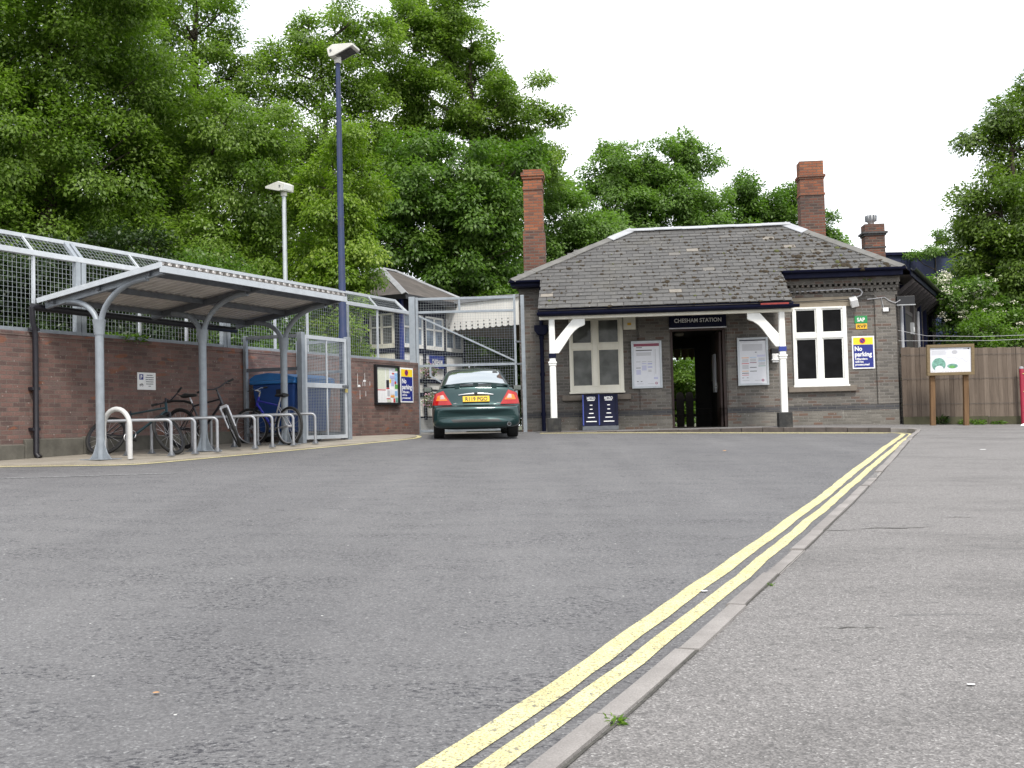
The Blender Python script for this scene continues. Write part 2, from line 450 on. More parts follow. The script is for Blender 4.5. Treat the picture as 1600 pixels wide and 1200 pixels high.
    # glass
    for nm, col in (('dark_glass', (0.008, 0.008, 0.009)), ('box_glass_sky', (0.2, 0.25, 0.32)), ('dim_glass', (0.1, 0.104, 0.098))):  # signal box panes have the pale blue of reflected sky put into their colour
        m, t = newmat(nm)
        v = t.coord('Object')
        t.color(t.ramp(t.noise(v, 2.5, 3), [(0.35, tuple(x * 0.6 for x in col)), (0.65, tuple(x * 1.4 for x in col))]))
        t.set(roughness=0.08)
        t.p.inputs['Specular IOR Level'].default_value = {'dark_glass': 0.06, 'dim_glass': 0.2}.get(nm, 0.6)
        t.bump(t.noise(v, 1.2, 2), 0.05, 0.02)
    m, t = newmat('car_glass')
    t.color((0.40, 0.44, 0.46)); t.set(roughness=0.03, metallic=0.9)
    m, t = newmat('car_glass_side')
    t.color((0.01, 0.012, 0.012)); t.set(roughness=0.05)
    m, t = newmat('car_paint')
    v = t.coord('Object')
    t.color(t.ramp(t.noise(v, 900, 1), [(0.3, (0.003, 0.025, 0.026)), (0.7, (0.005, 0.037, 0.037))]))
    t.set(roughness=0.3, metallic=0.55)
    t.p.inputs['Coat Weight'].default_value = 0.9
    t.p.inputs['Coat Roughness'].default_value = 0.05
    for nm, col in (('lamp_red', (0.4, 0.005, 0.005)), ('lamp_amber', (0.85, 0.2, 0.02)), ('lamp_clear', (0.5, 0.42, 0.4))):
        m, t = newmat(nm)
        v = t.coord('Object')
        t.color(t.ramp(t.noise(v, 40, 2), [(0.3, tuple(x * 0.8 for x in col)), (0.7, col)]))
        t.set(roughness=0.15)
        t.p.inputs['Coat Weight'].default_value = 0.4

    # foliage: leaf tone per face, thin translucent leaves
    for nm, d, mid, l, tr in (
        ('leaf_oak', (0.056, 0.102, 0.014), (0.118, 0.188, 0.03), (0.2, 0.275, 0.062), 0.47),
        ('leaf_ash', (0.08, 0.145, 0.018), (0.162, 0.255, 0.038), (0.265, 0.36, 0.085), 0.5),
        ('leaf_lime', (0.085, 0.16, 0.014), (0.19, 0.29, 0.03), (0.30, 0.39, 0.07), 0.48),
        ('leaf_sycamore', (0.05, 0.104, 0.016), (0.103, 0.192, 0.03), (0.18, 0.28, 0.06), 0.48),
        ('leaf_light', (0.078, 0.145, 0.026), (0.145, 0.245, 0.05), (0.2, 0.32, 0.09), 0.46),
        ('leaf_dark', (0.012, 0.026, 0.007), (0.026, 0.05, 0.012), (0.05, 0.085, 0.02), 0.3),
        ('leaf_bright', (0.055, 0.12, 0.010), (0.1, 0.19, 0.018), (0.17, 0.27, 0.035), 0.45)):
        m, t = newmat(nm)
        a = t.n('ShaderNodeAttribute', attribute_name='tone')
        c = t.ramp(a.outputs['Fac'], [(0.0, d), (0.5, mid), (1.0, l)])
        t.color(c)
        t.set(roughness=0.42)
        t.p.inputs['Specular IOR Level'].default_value = 0.5
        tl = t.n('ShaderNodeBsdfTranslucent')
        t.l(t.mix(1.0, c, (1.2, 1.4, 0.55), 'MULTIPLY'), tl.inputs['Color'])
        mx = t.n('ShaderNodeMixShader')
        mx.inputs[0].default_value = tr
        t.l(t.p.outputs[0], mx.inputs[1]); t.l(tl.outputs[0], mx.inputs[2])
        t.l(mx.outputs[0], t.out.inputs[0])

make_materials()

# ------------------------------------------------------------------ mesh helpers
def rot_to(d):
    return Vector(d).normalized().to_track_quat('Z', 'Y').to_matrix()

class MB:
    """collects faces of one part; build() links them as one mesh object"""
    def __init__(s):
        s.v, s.f, s.m, s.tone = [], [], [], []
    def add(s, vs, fs, m=0, tone=None):
        o = len(s.v)
        s.v += [tuple(p) for p in vs]
        for f in fs:
            s.f.append([i + o for i in f]); s.m.append(m); s.tone.append(random.random() if tone is None else tone)
    def bx(s, x0, x1, y0, y1, z0, z1, m=0, tone=None, M=None):
        vs = [Vector(p) for p in ((x0, y0, z0), (x1, y0, z0), (x1, y1, z0), (x0, y1, z0), (x0, y0, z1), (x1, y0, z1), (x1, y1, z1), (x0, y1, z1))]
        if M is not None:
            vs = [M @ p for p in vs]
        s.add(vs, [(0, 3, 2, 1), (4, 5, 6, 7), (0, 1, 5, 4), (1, 2, 6, 5), (2, 3, 7, 6), (3, 0, 4, 7)], m, random.random() if tone is None else tone)
    def bar(s, p0, p1, w, h, m=0, up=(0, 0, 1), tone=None):
        """rectangular bar from p0 to p1"""
        p0, p1 = Vector(p0), Vector(p1)
        d = (p1 - p0).normalized()
        u = Vector(up)
        if abs(d.dot(u)) > 0.98:
            u = Vector((0, 1, 0))
        a = d.cross(u).normalized(); b = a.cross(d).normalized()
        vs = []
        for p in (p0, p1):
            for i, j in ((-1, -1), (1, -1), (1, 1), (-1, 1)):
                vs.append(p + a * (w / 2 * i) + b * (h / 2 * j))
        s.add(vs, [(0, 3, 2, 1), (4, 5, 6, 7), (0, 1, 5, 4), (1, 2, 6, 5), (2, 3, 7, 6), (3, 0, 4, 7)], m, tone)
    def cyl(s, p0, p1, r0, r1=None, n=10, m=0, cap=True):
        s.tube([p0, p1], r0, n, m, cap=cap, r1=r1)
    def tube(s, path, r, n=8, m=0, closed=False, cap=True, r1=None, radii=None):
        P = [Vector(p) for p in path]
        k = len(P)
        vs = []
        prev = None
        for i, p in enumerate(P):
            if closed:
                d = (P[(i + 1) % k] - P[i - 1])
            else:
                d = P[min(i + 1, k - 1)] - P[max(i - 1, 0)]
            d.normalize()
            if prev is None:
                a = d.orthogonal().normalized()
            else:
                a = (prev - d * prev.dot(d))
                a = a.normalized() if a.length > 1e-6 else d.orthogonal().normalized()
            prev = a
            b = d.cross(a)
            rr = radii[i] if radii else (r if r1 is None else r + (r1 - r) * i / (k - 1))
            for j in range(n):
                t = 2 * math.pi * j / n
                vs.append(p + a * (math.cos(t) * rr) + b * (math.sin(t) * rr))
        fs = []
        for i in range(k if closed else k - 1):
            for j in range(n):
                i2 = (i + 1) % k
                fs.append((i * n + j, i * n + (j + 1) % n, i2 * n + (j + 1) % n, i2 * n + j))
        if cap and not closed:
            fs.append(tuple(range(n - 1, -1, -1))); fs.append(tuple((k - 1) * n + j for j in range(n)))
        s.add(vs, fs, m)
    def prism(s, poly, fn0, fn1, m=0):
        """poly of 2D points mapped by fn0 / fn1 to the two end faces"""
        n = len(poly)
        vs = [fn0(*p) for p in poly] + [fn1(*p) for p in poly]
        s.add(vs, [tuple(range(n - 1, -1, -1)), tuple(range(n, 2 * n))] + [(i, (i + 1) % n, n + (i + 1) % n, n + i) for i in range(n)], m)
    def quad(s, a, b, c, d, m=0, tone=None):
        s.add([a, b, c, d], [(0, 1, 2, 3)], m, tone)
    def lathe(s, prof, n=16, m=0, centre=(0, 0, 0)):
        vs = []
        for r, z in prof:
            for j in range(n):
                t = 2 * math.pi * j / n
                vs.append((centre[0] + r * math.cos(t), centre[1] + r * math.sin(t), centre[2] + z))
        fs = [(i * n + j, i * n + (j + 1) % n, (i + 1) * n + (j + 1) % n, (i + 1) * n + j) for i in range(len(prof) - 1) for j in range(n)]
        s.add(vs, fs, m)
    def text(s, body, size, origin, ux, uz, depth=0.003, m=0, align='LEFT', width=None, bold=0.0):
        """lettering laid in the plane of ux, uz, standing proud by depth"""
        cu = bpy.data.curves.new('lettering', 'FONT')
        cu.body = body
        cu.size = 1.0
        cu.align_x = align
        cu.resolution_u = 3
        cu.offset = bold
        o = bpy.data.objects.new('lettering', cu)
        C.objects.link(o)
        bpy.context.view_layer.update()
        me = bpy.data.meshes.new_from_object(o.evaluated_get(bpy.context.evaluated_depsgraph_get()))
        xs = [v.co.x for v in me.vertices]
        kx = 1.0
        if width and xs:
            kx = width / (size * (max(xs) - min(xs)))
        ux, uz, org = Vector(ux), Vector(uz), Vector(origin)
        nn = ux.cross(uz).normalized()
        vs = [org + ux * (v.co.x * size * kx) + uz * (v.co.y * size) + nn * depth for v in me.vertices]
        s.add(vs, [tuple(p.vertices) for p in me.polygons], m)
        bpy.data.objects.remove(o); bpy.data.meshes.remove(me); bpy.data.curves.remove(cu)
    def disc(s, c, r0, r1, ux, uz, n=24, m=0, depth=0.0, sx=1.0):
        """ring (r0 inner, 0 for a full disc) in the plane ux, uz"""
        ux, uz, c = Vector(ux), Vector(uz), Vector(c)
        nn = ux.cross(uz).normalized()
        c = c + nn * depth
        vs, fs = [], []
        for j in range(n):
            t = 2 * math.pi * j / n
            e = ux * (math.cos(t) * sx) + uz * math.sin(t)
            vs.append(c + e * r1)
            if r0 > 0:
                vs.append(c + e * r0)
        if r0 > 0:
            fs = [(2 * j, 2 * ((j + 1) % n), 2 * ((j + 1) % n) + 1, 2 * j + 1) for j in range(n)]
        else:
            fs = [tuple(range(n))]
        s.add(vs, fs, m)
    def build(s, name, mats, parent=None, smooth=None, bevel=0.0, loc=None, rot=None, recalc=False):
        me = bpy.data.meshes.new(name)
        me.from_pydata([tuple(v) for v in s.v], [], s.f)
        if recalc:
            bm_ = bmesh.new(); bm_.from_mesh(me); bmesh.ops.recalc_face_normals(bm_, faces=bm_.faces); bm_.to_mesh(me); bm_.free()
        if isinstance(mats, str):
            mats = [mats]
        for m in mats:
            me.materials.append(MATS[m])
        me.polygons.foreach_set('material_index', s.m)
        at = me.attributes.new('tone', 'FLOAT', 'FACE')
        at.data.foreach_set('value', s.tone)
        uvl = me.uv_layers.new(name='uv')
        co = np.array([tuple(v) for v in s.v], dtype=np.float32).reshape(-1, 3)
        uvs = np.zeros((len(me.loops), 2), dtype=np.float32)
        for p in me.polygons:
            n = p.normal
            ax = max(range(3), key=lambda i: abs(n[i]))
            for li, vi in zip(p.loop_indices, p.vertices):
                x, y, z = co[vi]
                uvs[li] = (x, y) if ax == 2 else ((y, z) if ax == 0 else (x, z))
        uvl.data.foreach_set('uv', uvs.ravel())
        if smooth:
            me.polygons.foreach_set('use_smooth', [True] * len(me.polygons))
            me.set_sharp_from_angle(angle=R(smooth))
        me.update()
        o = bpy.data.objects.new(name, me)
        C.objects.link(o)
        if parent is not None:
            o.parent = parent
        if loc is not None:
            o.location = loc
        if rot is not None:
            o.rotation_euler = rot
        if bevel:
            b = o.modifiers.new('bevel', 'BEVEL')
            b.width = bevel; b.segments = 2; b.limit_method = 'ANGLE'; b.angle_limit = R(50)
        return o

def tag(o, label=None, cat=None, group=None, kind=None):
    if label: o['label'] = label
    if cat: o['category'] = cat
    if group: o['group'] = group
    if kind: o['kind'] = kind
    return o

def thing(name, label, cat, loc=(0, 0, 0), rot=(0, 0, 0), group=None):
    o = bpy.data.objects.new(name, None)
    o.empty_display_size = 0.2
    C.objects.link(o)
    o.location = loc
    o.rotation_euler = rot
    return tag(o, label, cat, group)

def children(o):
    return [c for c in bpy.data.objects if c.parent == o]

def copy_tree(o, parent=None):
    c = o.copy()
    C.objects.link(c)
    c.parent = parent
    for ch in children(o):
        copy_tree(ch, c)
    return c

def wires(mb, org, ux, uz, L, H, sp, r, m=0, sz=None):
    """welded mesh: every wire a thin four sided bar"""
    org, ux, uz = Vector(org), Vector(ux).normalized(), Vector(uz).normalized()
    n = max(1, round(L / sp)); k = max(1, round(H / (sz or sp)))
    nn = ux.cross(uz)
    for i in range(n + 1):
        a = org + ux * (L * i / n)
        mb.bar(a, a + uz * H, r, r, m, up=nn)
    for j in range(k + 1):
        a = org + uz * (H * j / k) + nn * r
        mb.bar(a, a + ux * L, r, r, m, up=nn)

# ------------------------------------------------------------------ the setting: ground, road, pavements
def smin(a, b, k):
    h = max(0.0, min(1.0, 0.5 + 0.5 * (b - a) / k))
    return b * (1 - h) + a * h - k * h * (1 - h)

def gz(x, y):
    """height of the car park: rises away from the camera, falls gently to the right"""
    xx = max(-12, min(16, x)); yy = max(-30, y)
    return smin(0.0372 * yy - 0.0216 * xx, 0.90 - 0.006 * max(0, xx - 4), 0.08)

def grid_sheet(name, xs, ys, zf, mat, kind='structure', parent=None):
    mb = MB()
    n = len(xs)
    vs = [(x, y, zf(x, y)) for y in ys for x in xs]
    fs = [(j * n + i, j * n + i + 1, (j + 1) * n + i + 1, (j + 1) * n + i) for j in range(len(ys) - 1) for i in range(n - 1)]
    mb.add(vs, fs)
    o = mb.build(name, mat, parent, smooth=60)
    if kind:
        tag(o, kind=kind)
    return o

def steps(*segs):
    out = []
    for a, b, st in segs:
        k = max(1, round((b - a) / st))
        out += [a + (b - a) * i / k for i in range(k)]
    out.append(segs[-1][1])
    return out

grid_sheet('ground', steps((-900, -60, 140), (-60, 60, 4), (60, 900, 140)), steps((-600, -40, 140), (-40, 60, 4), (60, 1500, 180)),
           lambda x, y: gz(x, y) - 0.12, 'soil')
grid_sheet('road', steps((-30, 14, 0.5)), steps((-12, 27, 0.5)), gz, 'asphalt')
grid_sheet('platform', [-16, -4, 12], [27.02, 40], lambda x, y: 0.885, 'concrete_paving')

def smooth_curve(pts, per=6):
    out = []
    P = [pts[0]] + list(pts) + [pts[-1]]
    for i in range(1, len(P) - 2):
        p0, p1, p2, p3 = [np.array(q, float) for q in P[i - 1:i + 3]]
        for k in range(per):
            t = k / per
            out.append(0.5 * ((2 * p1) + (-p0 + p2) * t + (2 * p0 - 5 * p1 + 4 * p2 - p3) * t * t + (-p0 + 3 * p1 - 3 * p2 + p3) * t ** 3))
    out.append(np.array(pts[-1], float))
    return [tuple(q) for q in out]

KERB = smooth_curve([(-3.4, -4.0), (-1.55, -0.4), (-0.38, 2.1), (0.06, 3.04), (0.50, 4.0), (1.35, 5.95), (2.58, 8.8), (4.1, 12.4), (5.64, 16.04), (7.1, 19.5), (8.22, 22.1),
                     (8.52, 22.9), (8.52, 23.4), (8.28, 23.72), (7.8, 23.86), (6.4, 23.98), (4.2, 24.2), (1.9, 24.4), (0.55, 24.5)])
OUTER = smooth_curve([(28, -4), (28, -1), (28, 2), (28, 3), (28, 4), (28, 6), (28, 9), (28, 12.5), (28, 16), (28, 19.5), (28, 22.3),
                      (28, 26.9), (18, 26.9), (12.5, 26.9), (9.5, 26.6), (7, 26.3), (4.3, 26.55), (2.0, 26.75), (0.5, 26.85)])

def kerb_rise(x, y):
    a = 0.022 + max(0.0, min(1.0, (y - 12) / 9.0)) * 0.075
    if y > 23.4:
        a *= max(0.12, min(1.0, (x - 1.5) / 4.0))
    return a
def pave_z(i, s):
    kx, ky = KERB[i]
    ox, oy = OUTER[i]
    x, y = kx + (ox - kx) * s, ky + (oy - ky) * s
    return (x, y, min(gz(x, y) + kerb_rise(kx, ky), 0.897 if y > 22 else 9))

mb = MB()
NS = 22
ss = [(j / NS) ** 1.6 for j in range(NS + 1)]
vs = [pave_z(i, s) for i in range(len(KERB)) for s in ss]
mb.add(vs, [(i * (NS + 1) + j, i * (NS + 1) + j + 1, (i + 1) * (NS + 1) + j + 1, (i + 1) * (NS + 1) + j) for i in range(len(KERB) - 1) for j in range(NS)])
tag(mb.build('pavement', 'pavement', smooth=60), kind='structure')

def frame_at(C_, i):
    a = np.array(C_[max(i - 1, 0)]); b = np.array(C_[min(i + 1, len(C_) - 1)])
    d = (b - a) / np.linalg.norm(b - a)
    return d, np.array((-d[1], d[0]))          # direction, left normal (towards the road)

def resample(C_, st):
    P = [np.array(p) for p in C_]
    out = [P[0]]; acc = 0.0
    for a, b in zip(P[:-1], P[1:]):
        L = np.linalg.norm(b - a); pos = st - acc
        while pos <= L:
            out.append(a + (b - a) * pos / L); pos += st
        acc = (acc + L) % st
    return out

# kerb: separate stones with open joints
mb = MB(); mbk = MB()
fine = resample(KERB, 0.115)
i = 0
rk = random.Random(3)
while i < len(fine) - 3:
    y0 = fine[i][1]
    n = 8 if y0 < 22 else 4
    j = min(i + n, len(fine) - 1)
    dz = rk.uniform(-0.007, 0.01); dl = rk.uniform(-0.011, 0.011)
    vs = []
    for k in range(i, j + 1):
        d, nl = frame_at(fine, k)
        p = fine[k].copy()
        if k == i: p = p + d * 0.006
        if k == j: p = p - d * 0.006
        rise = kerb_rise(p[0], p[1])
        top = min(gz(p[0], p[1]) + rise, 0.897) + 0.003 + dz
        a = p + nl * (0.010 + dl); b = p - nl * (0.078 - dl)
        lo = gz(p[0], p[1]) - 0.1
        vs += [(a[0], a[1], lo), (a[0] , a[1], top - 0.008), (a[0] - nl[0] * 0.01, a[1] - nl[1] * 0.01, top), (b[0], b[1], top), (b[0], b[1], lo)]
    m = j - i
    fs = [(5 * q + e, 5 * (q + 1) + e, 5 * (q + 1) + e + 1, 5 * q + e + 1) for q in range(m) for e in range(4)]
    fs += [(0, 1, 2, 3, 4), tuple(5 * m + e for e in (4, 3, 2, 1, 0))]
    (mbk if (y0 > 23.5 and fine[i][0] < 8.5) else mb).add(vs, fs)
    i = j
tag(mb.build('kerb', 'kerbstone', smooth=40), kind='structure')
tag(mbk.build('kerb', 'kerb_dark', smooth=40), kind='structure')

def line_strip(mb, pts, o0, o1, lift=0.004, wob=0.006, zf=gz, seed=1):
    rr = random.Random(seed)
    vs = []
    w = 0
    for k in range(len(pts)):
        d, nl = frame_at(pts, k)
        w = w * 0.8 + rr.uniform(-wob, wob)
        wide = 1.0 + (1.0 if (zf is gz and pts[k][1] > 23.6 and pts[k][0] < 8.4 and o0 > 0) else 0.0)
        for o in (o0, o1):
            p = pts[k] + nl * (o * wide + w + rr.uniform(-wob, wob) * 0.4)
            vs.append((p[0], p[1], zf(p[0], p[1]) + lift))
    mb.add(vs, [(2 * k, 2 * k + 1, 2 * k + 3, 2 * k + 2) for k in range(len(pts) - 1)])

pts = resample(KERB, 0.22)
for o0, o1, sd in ((0.086, 0.165, 1), (0.218, 0.312, 2)):
    mb = MB(); line_strip(mb, pts, o0, o1, seed=sd)
    tag(mb.build('yellow_line', 'yellow_paint'), kind='structure')

# cracks in the pavement and the dirty joint along the back of the kerb
def pz(x, y):
    k = min(KERB, key=lambda q: (q[1] - y) ** 2 + 0.02 * (q[0] - x) ** 2)
    return min(gz(x, y) + kerb_rise(*k), 0.897 if y > 22 else 9)
mb = MB()
rk = random.Random(12)
for (x0, y0, x1, y1, w) in ((2.4, 7.78, 3.05, 7.95, 0.016), (3.3, 8.46, 3.6, 8.38, 0.012), (2.05, 7.72, 2.5, 7.85, 0.01), (7.4, 19.5, 7.85, 19.2, 0.03), (1.25, 4.62, 1.6, 4.58, 0.006)):
    n = 16
    vs = []
    o = 0
    for k in range(n + 1):
        t = k / n
        o += rk.uniform(-0.02, 0.02)
        x, y = x0 + (x1 - x0) * t, y0 + (y1 - y0) * t + o
        ww = w * math.sin(math.pi * min(0.97, max(0.03, t))) * rk.uniform(0.4, 1.0)
        vs += [(x, y - ww, pz(x, y - ww) + 0.0035), (x, y + ww, pz(x, y + ww) + 0.0035)]
    mb.add(vs, [(2 * k, 2 * k + 2, 2 * k + 3, 2 * k + 1) for k in range(n)])
tag(mb.build('pavement_crack', 'crack_dirt'), kind='structure')
mb = MB()
jp = [q for q in resample(KERB, 0.16) if q[1] < 22.6]
line_strip(mb, jp, -0.077, -0.088, lift=0.004, wob=0.003, zf=lambda x, y: gz(x, y) + 0.022 + max(0.0, min(1.0, (y - 12) / 9.0)) * 0.075, seed=9)
tag(mb.build('kerb_joint', 'crack_dirt'), kind='structure')

# ---- frame of the long brick wall on the left: t along the wall (away), p out from it (towards the car park)
W0 = Vector((-7.25, 15.3, 0))
WA = R(64.4)
WR = (0, 0, WA)
WM = Matrix.Translation(W0) @ Matrix.Rotation(WA, 4, 'Z')
def wp(t, p, z):
    return WM @ Vector((t, -p, z))
def wg(t, p):
    q = wp(t, p, 0)
    return gz(q.x, q.y)

# cycle parking strip (concrete) and its yellow edge line
edge = [(-3.0, 0.12), (-1.6, 0.2), (-0.75, 0.75), (-0.25, 1.35), (0.2, 2.0), (0.6, 2.15), (1.5, 2.16), (3.0, 2.15), (4.7, 2.12), (6.2, 2.08), (7.6, 2.0), (8.6, 1.7), (9.8, 0.9), (10.6, 0.1)]
edge = resample(smooth_curve(edge, 5), 0.2)
mb = MB()
vs = []
for t, p in edge:
    for s in (-0.1, 0.33 * p, 0.66 * p, p):
        q = wp(t, s, 0)
        vs.append((q.x, q.y, gz(q.x, q.y) + 0.024))
    q = wp(t, p + 0.01, 0)
    vs.append((q.x, q.y, gz(q.x, q.y) - 0.05))
n = 5
mb.add(vs, [(i * n + j, i * n + j + 1, (i + 1) * n + j + 1, (i + 1) * n + j) for i in range(len(edge) - 1) for j in range(n - 1)])
tag(mb.build('path', 'concrete_paving', smooth=40), kind='structure')
mb = MB()
ew = [np.array(tuple(wp(t, p, 0))[:2]) for t, p in edge]
line_strip(mb, ew, -0.01, -0.105, lift=0.006, wob=0.004, seed=4)
tag(mb.build('yellow_line', 'yellow_paint'), kind='structure')
# worn white parking line
mb = MB()
a, b = np.array((-6.9, 12.2)), np.array((-4.1, 13.2))
line_strip(mb, [a + (b - a) * k / 14 for k in range(15)], -0.04, 0.04, seed=5)
tag(mb.build('worn_white_line', 'worn_white'), kind='structure')

# ------------------------------------------------------------------ brick wall with plinth
WT0, WT1, WTOP = -7.0, 11.62, 2.61
wall = thing('brick_wall', 'long reddish brown brick wall with a mossy concrete plinth behind the bicycles', 'wall', W0, WR)
mb = MB()
mb.bx(WT0, WT1, 0.0, 0.34, 0.3, WTOP - 0.075)
mb.build('brickwork', 'brick_red', wall)
mb = MB()
mb.bx(WT0, WT1 + 0.005, -0.006, 0.346, WTOP - 0.075, WTOP)
mb.build('coping', 'brick_red', wall, bevel=0.012)
mb = MB()
rr = random.Random(5)
t = WT0
while t < 4.9:
    L = rr.uniform(0.9, 1.5)
    top = wg(t, 0) + rr.uniform(0.26, 0.31)
    mb.bx(t, min(t + L, 4.95) - 0.004, -0.05 - rr.uniform(0, 0.012), 0.0, 0.2, top)
    t += L
mb.build('plinth', 'concrete_old', wall, bevel=0.015)

mb = MB()
rr = random.Random(8)
for (a, z0, h) in ((9.02, 2.02, 0.26), (9.10, 1.72, 0.2), (9.22, 2.0, 0.1), (9.3, 2.0, 0.3), (9.33, 1.78, 0.12), (9.5, 2.02, 0.1), (9.02, 1.98, 0.05), (9.24, 2.1, 0.04)):
    w_ = 0.016 if h > 0.06 else 0.12
    mb.add([(a, -0.002, z0), (a + w_, -0.002, z0 + 0.01), (a + w_ * 0.8, -0.002, z0 + h), (a + 0.004, -0.002, z0 + h * 0.95)], [(0, 1, 2, 3)])
mb.build('paint_mark', 'sign_white', wall)

# ------------------------------------------------------------------ mesh fence on the wall
fence = thing('mesh_fence', 'galvanised mesh fence with cranked top standing on the brick wall', 'fence', W0, WR)
FB, FT = WTOP + 0.002, 3.815
posts = [-4.9, -1.75, 1.5, 4.85, 8.7]
for t in posts:
    mb = MB()
    for d in (-0.055, 0.055):
        mb.bx(t + d - 0.045, t + d + 0.045, 0.03, 0.12, FB, FT)
        mb.bar((t + d, 0.075, FT - 0.02), (t + d, 0.33, FT + 0.27), 0.07, 0.06)
    mb.build('post', 'galvanised', fence, bevel=0.006)
for t in (-3.3, -0.1, 0.64, 2.75, 3.85, 6.3, 7.35, 9.98):
    mb = MB()
    mb.bx(t - 0.02, t + 0.02, 0.055, 0.095, FB, FT - 0.03)
    mb.bar((t, 0.075, FT), (t, 0.32, FT + 0.262), 0.03, 0.03)
    mb.build('post', 'galvanised_pale', fence)
mb = MB()
mb.bx(WT0, 11.3, 0.04, 0.11, FB, FB + 0.055)
mb.build('bottom_rail', 'galvanised', fence, bevel=0.005)
mb = MB()
mb.bx(WT0, 11.3, 0.025, 0.125, FT - 0.065, FT + 0.015)
mb.build('top_rail', 'galvanised_pale', fence, bevel=0.006)
mb = MB()
mb.bar((WT0, 0.325, FT + 0.265), (11.15, 0.325, FT + 0.265), 0.06, 0.06)
mb.bar((11.29, 0.075, FT - 0.02), (11.15, 0.325, FT + 0.265), 0.06, 0.06)
mb.build('cranked_rail', 'galvanised_pale', fence, bevel=0.005)
mb = MB()
wires(mb, (WT0, 0.075, FB + 0.05), (1, 0, 0), (0, 0, 1), 11.3 - WT0, FT - FB - 0.1, 0.075, 0.0033)
mb.build('mesh_panel', 'wire_metal', fence)
mb = MB()
wires(mb, (WT0, 0.09, FT + 0.02), (1, 0, 0), (0, 0.69, 0.72), 11.2 - WT0, 0.33, 0.075, 0.0033)
mb.build('cranked_mesh', 'wire_metal', fence)

# ------------------------------------------------------------------ cycle shelter
sh = thing('cycle_shelter', 'grey steel cycle shelter with corrugated roof on three forked posts', 'shelter', W0, WR)
SB, SF, SZB, SZF = 0.10, 2.45, 3.06, 3.385          # back and front edge (p) and their heights
def rz(p): return SZB + (p - SB) * (SZF - SZB) / (SF - SB)
PT = (0.68, 2.81, 4.9)
for t in PT:
    z0 = wg(t, 1.2) + 0.024
    mb = MB()
    zc = 2.62
    mb.tube([(t, -1.2, z0), (t, -1.2, zc)], 0.062, 14)
    for a in range(3):
        an = R(90 * a)
        dx, dy = math.cos(an), -math.sin(an)
        if a == 2: dx, dy = -1, 0
        mb.prism([(0.055, 0), (0.21, 0), (0.13, 0.09), (0.08, 0.22), (0.055, 0.33)],
                 lambda r_, z_, dx=dx, dy=dy: (t + dx * r_ - dy * 0.006, -1.2 + dy * r_ + dx * 0.006, z0 + z_),
                 lambda r_, z_, dx=dx, dy=dy: (t + dx * r_ + dy * 0.006, -1.2 + dy * r_ - dx * 0.006, z0 + z_))
    mb.bx(t - 0.2, t + 0.2, -1.4, -1.0, z0, z0 + 0.012)
    po = mb.build('post', 'galvanised', sh, smooth=40)
    mb = MB()
    mb.tube([(t, -1.2, zc - 0.12), (t, -1.2, zc + 0.04), (t, -1.2, zc + 0.1)], 0.09, 14, radii=[0.07, 0.088, 0.098])
    mb.build('collar', 'galvanised', po, smooth=40)
    for sgn, reach in ((1, 0.92), (-1, 0.62)):
        mb = MB()
        top = rz(1.2 + sgn * reach) - 0.10
        path = []
        for k in range(11):
            a = R(90) * k / 10
            path.append((t, -(1.2 + sgn * (0.03 + (reach - 0.03) * (1 - math.cos(a)))), zc + (top - zc) * math.sin(a)))
        mb.tube(path, 0.042, 10)
        mb.build('arm', 'galvanised', po, smooth=40)
    mb = MB()
    mb.bar((t, -SB - 0.05, rz(SB) - 0.065), (t, -SF + 0.03, rz(SF) - 0.065), 0.06, 0.10)
    mb.build('rafter', 'galvanised' if t == PT[0] else 'galvanised_dark', sh, bevel=0.008)
T0, T1 = 0.56, 5.0
for p in (0.35, 1.25, 2.2):
    mb = MB()
    mb.bar((T0 + 0.04, -p, rz(p) - 0.05), (T1 - 0.04, -p, rz(p) - 0.05), 0.05, 0.08)
    mb.build('purlin', 'galvanised_dark', sh)
mb = MB()
prof = []
t = T0
pitch = 0.15
while t < T1 - 0.01:
    prof += [(t, 0), (t + 0.06, 0), (t + 0.08, 0.048), (t + 0.13, 0.048)]
    t += pitch
prof.append((T1, 0))
top = []
for (tt, h) in prof:
    top.append((tt, h))
k = len(prof)
vs = []
for lift in (0.0, 0.006):
    for p in (SB, SF + 0.03):
        vs += [(tt, -p, rz(p) + h + lift) for tt, h in prof]
fs = []
for i in range(k - 1):
    fs += [(i, i + 1, k + i + 1, k + i), (2 * k + i, 3 * k + i, 3 * k + i + 1, 2 * k + i + 1), (k + i, k + i + 1, 3 * k + i + 1, 3 * k + i), (i, 2 * k + i, 2 * k + i + 1, i + 1)]
mb.add(vs, fs)
mb.build('roof_sheet', 'corrugated_under', sh)
mb = MB()
mb.bx(T0 - 0.01, T1 + 0.02, -SF - 0.045, -SF - 0.035 + 0.02, rz(SF) - 0.105, rz(SF) - 0.012)
mb.build('front_fascia', 'galvanised_pale', sh, bevel=0.004)
mb = MB()
mb.bar((T0 - 0.005, -SF - 0.02, rz(SF) + 0.062), (T1 + 0.02, -SF - 0.02, rz(SF) + 0.062), 0.05, 0.03)
mb.build('front_trim', 'galvanised_pale', sh)
for tt in (T0, T1):
    mb = MB()
    mb.bar((tt, -SB, rz(SB) + 0.0), (tt, -SF - 0.04, rz(SF) + 0.0), 0.03, 0.075)
    mb.build('end_trim', 'galvanised_pale' if tt == T0 else 'galvanised_dark', sh)
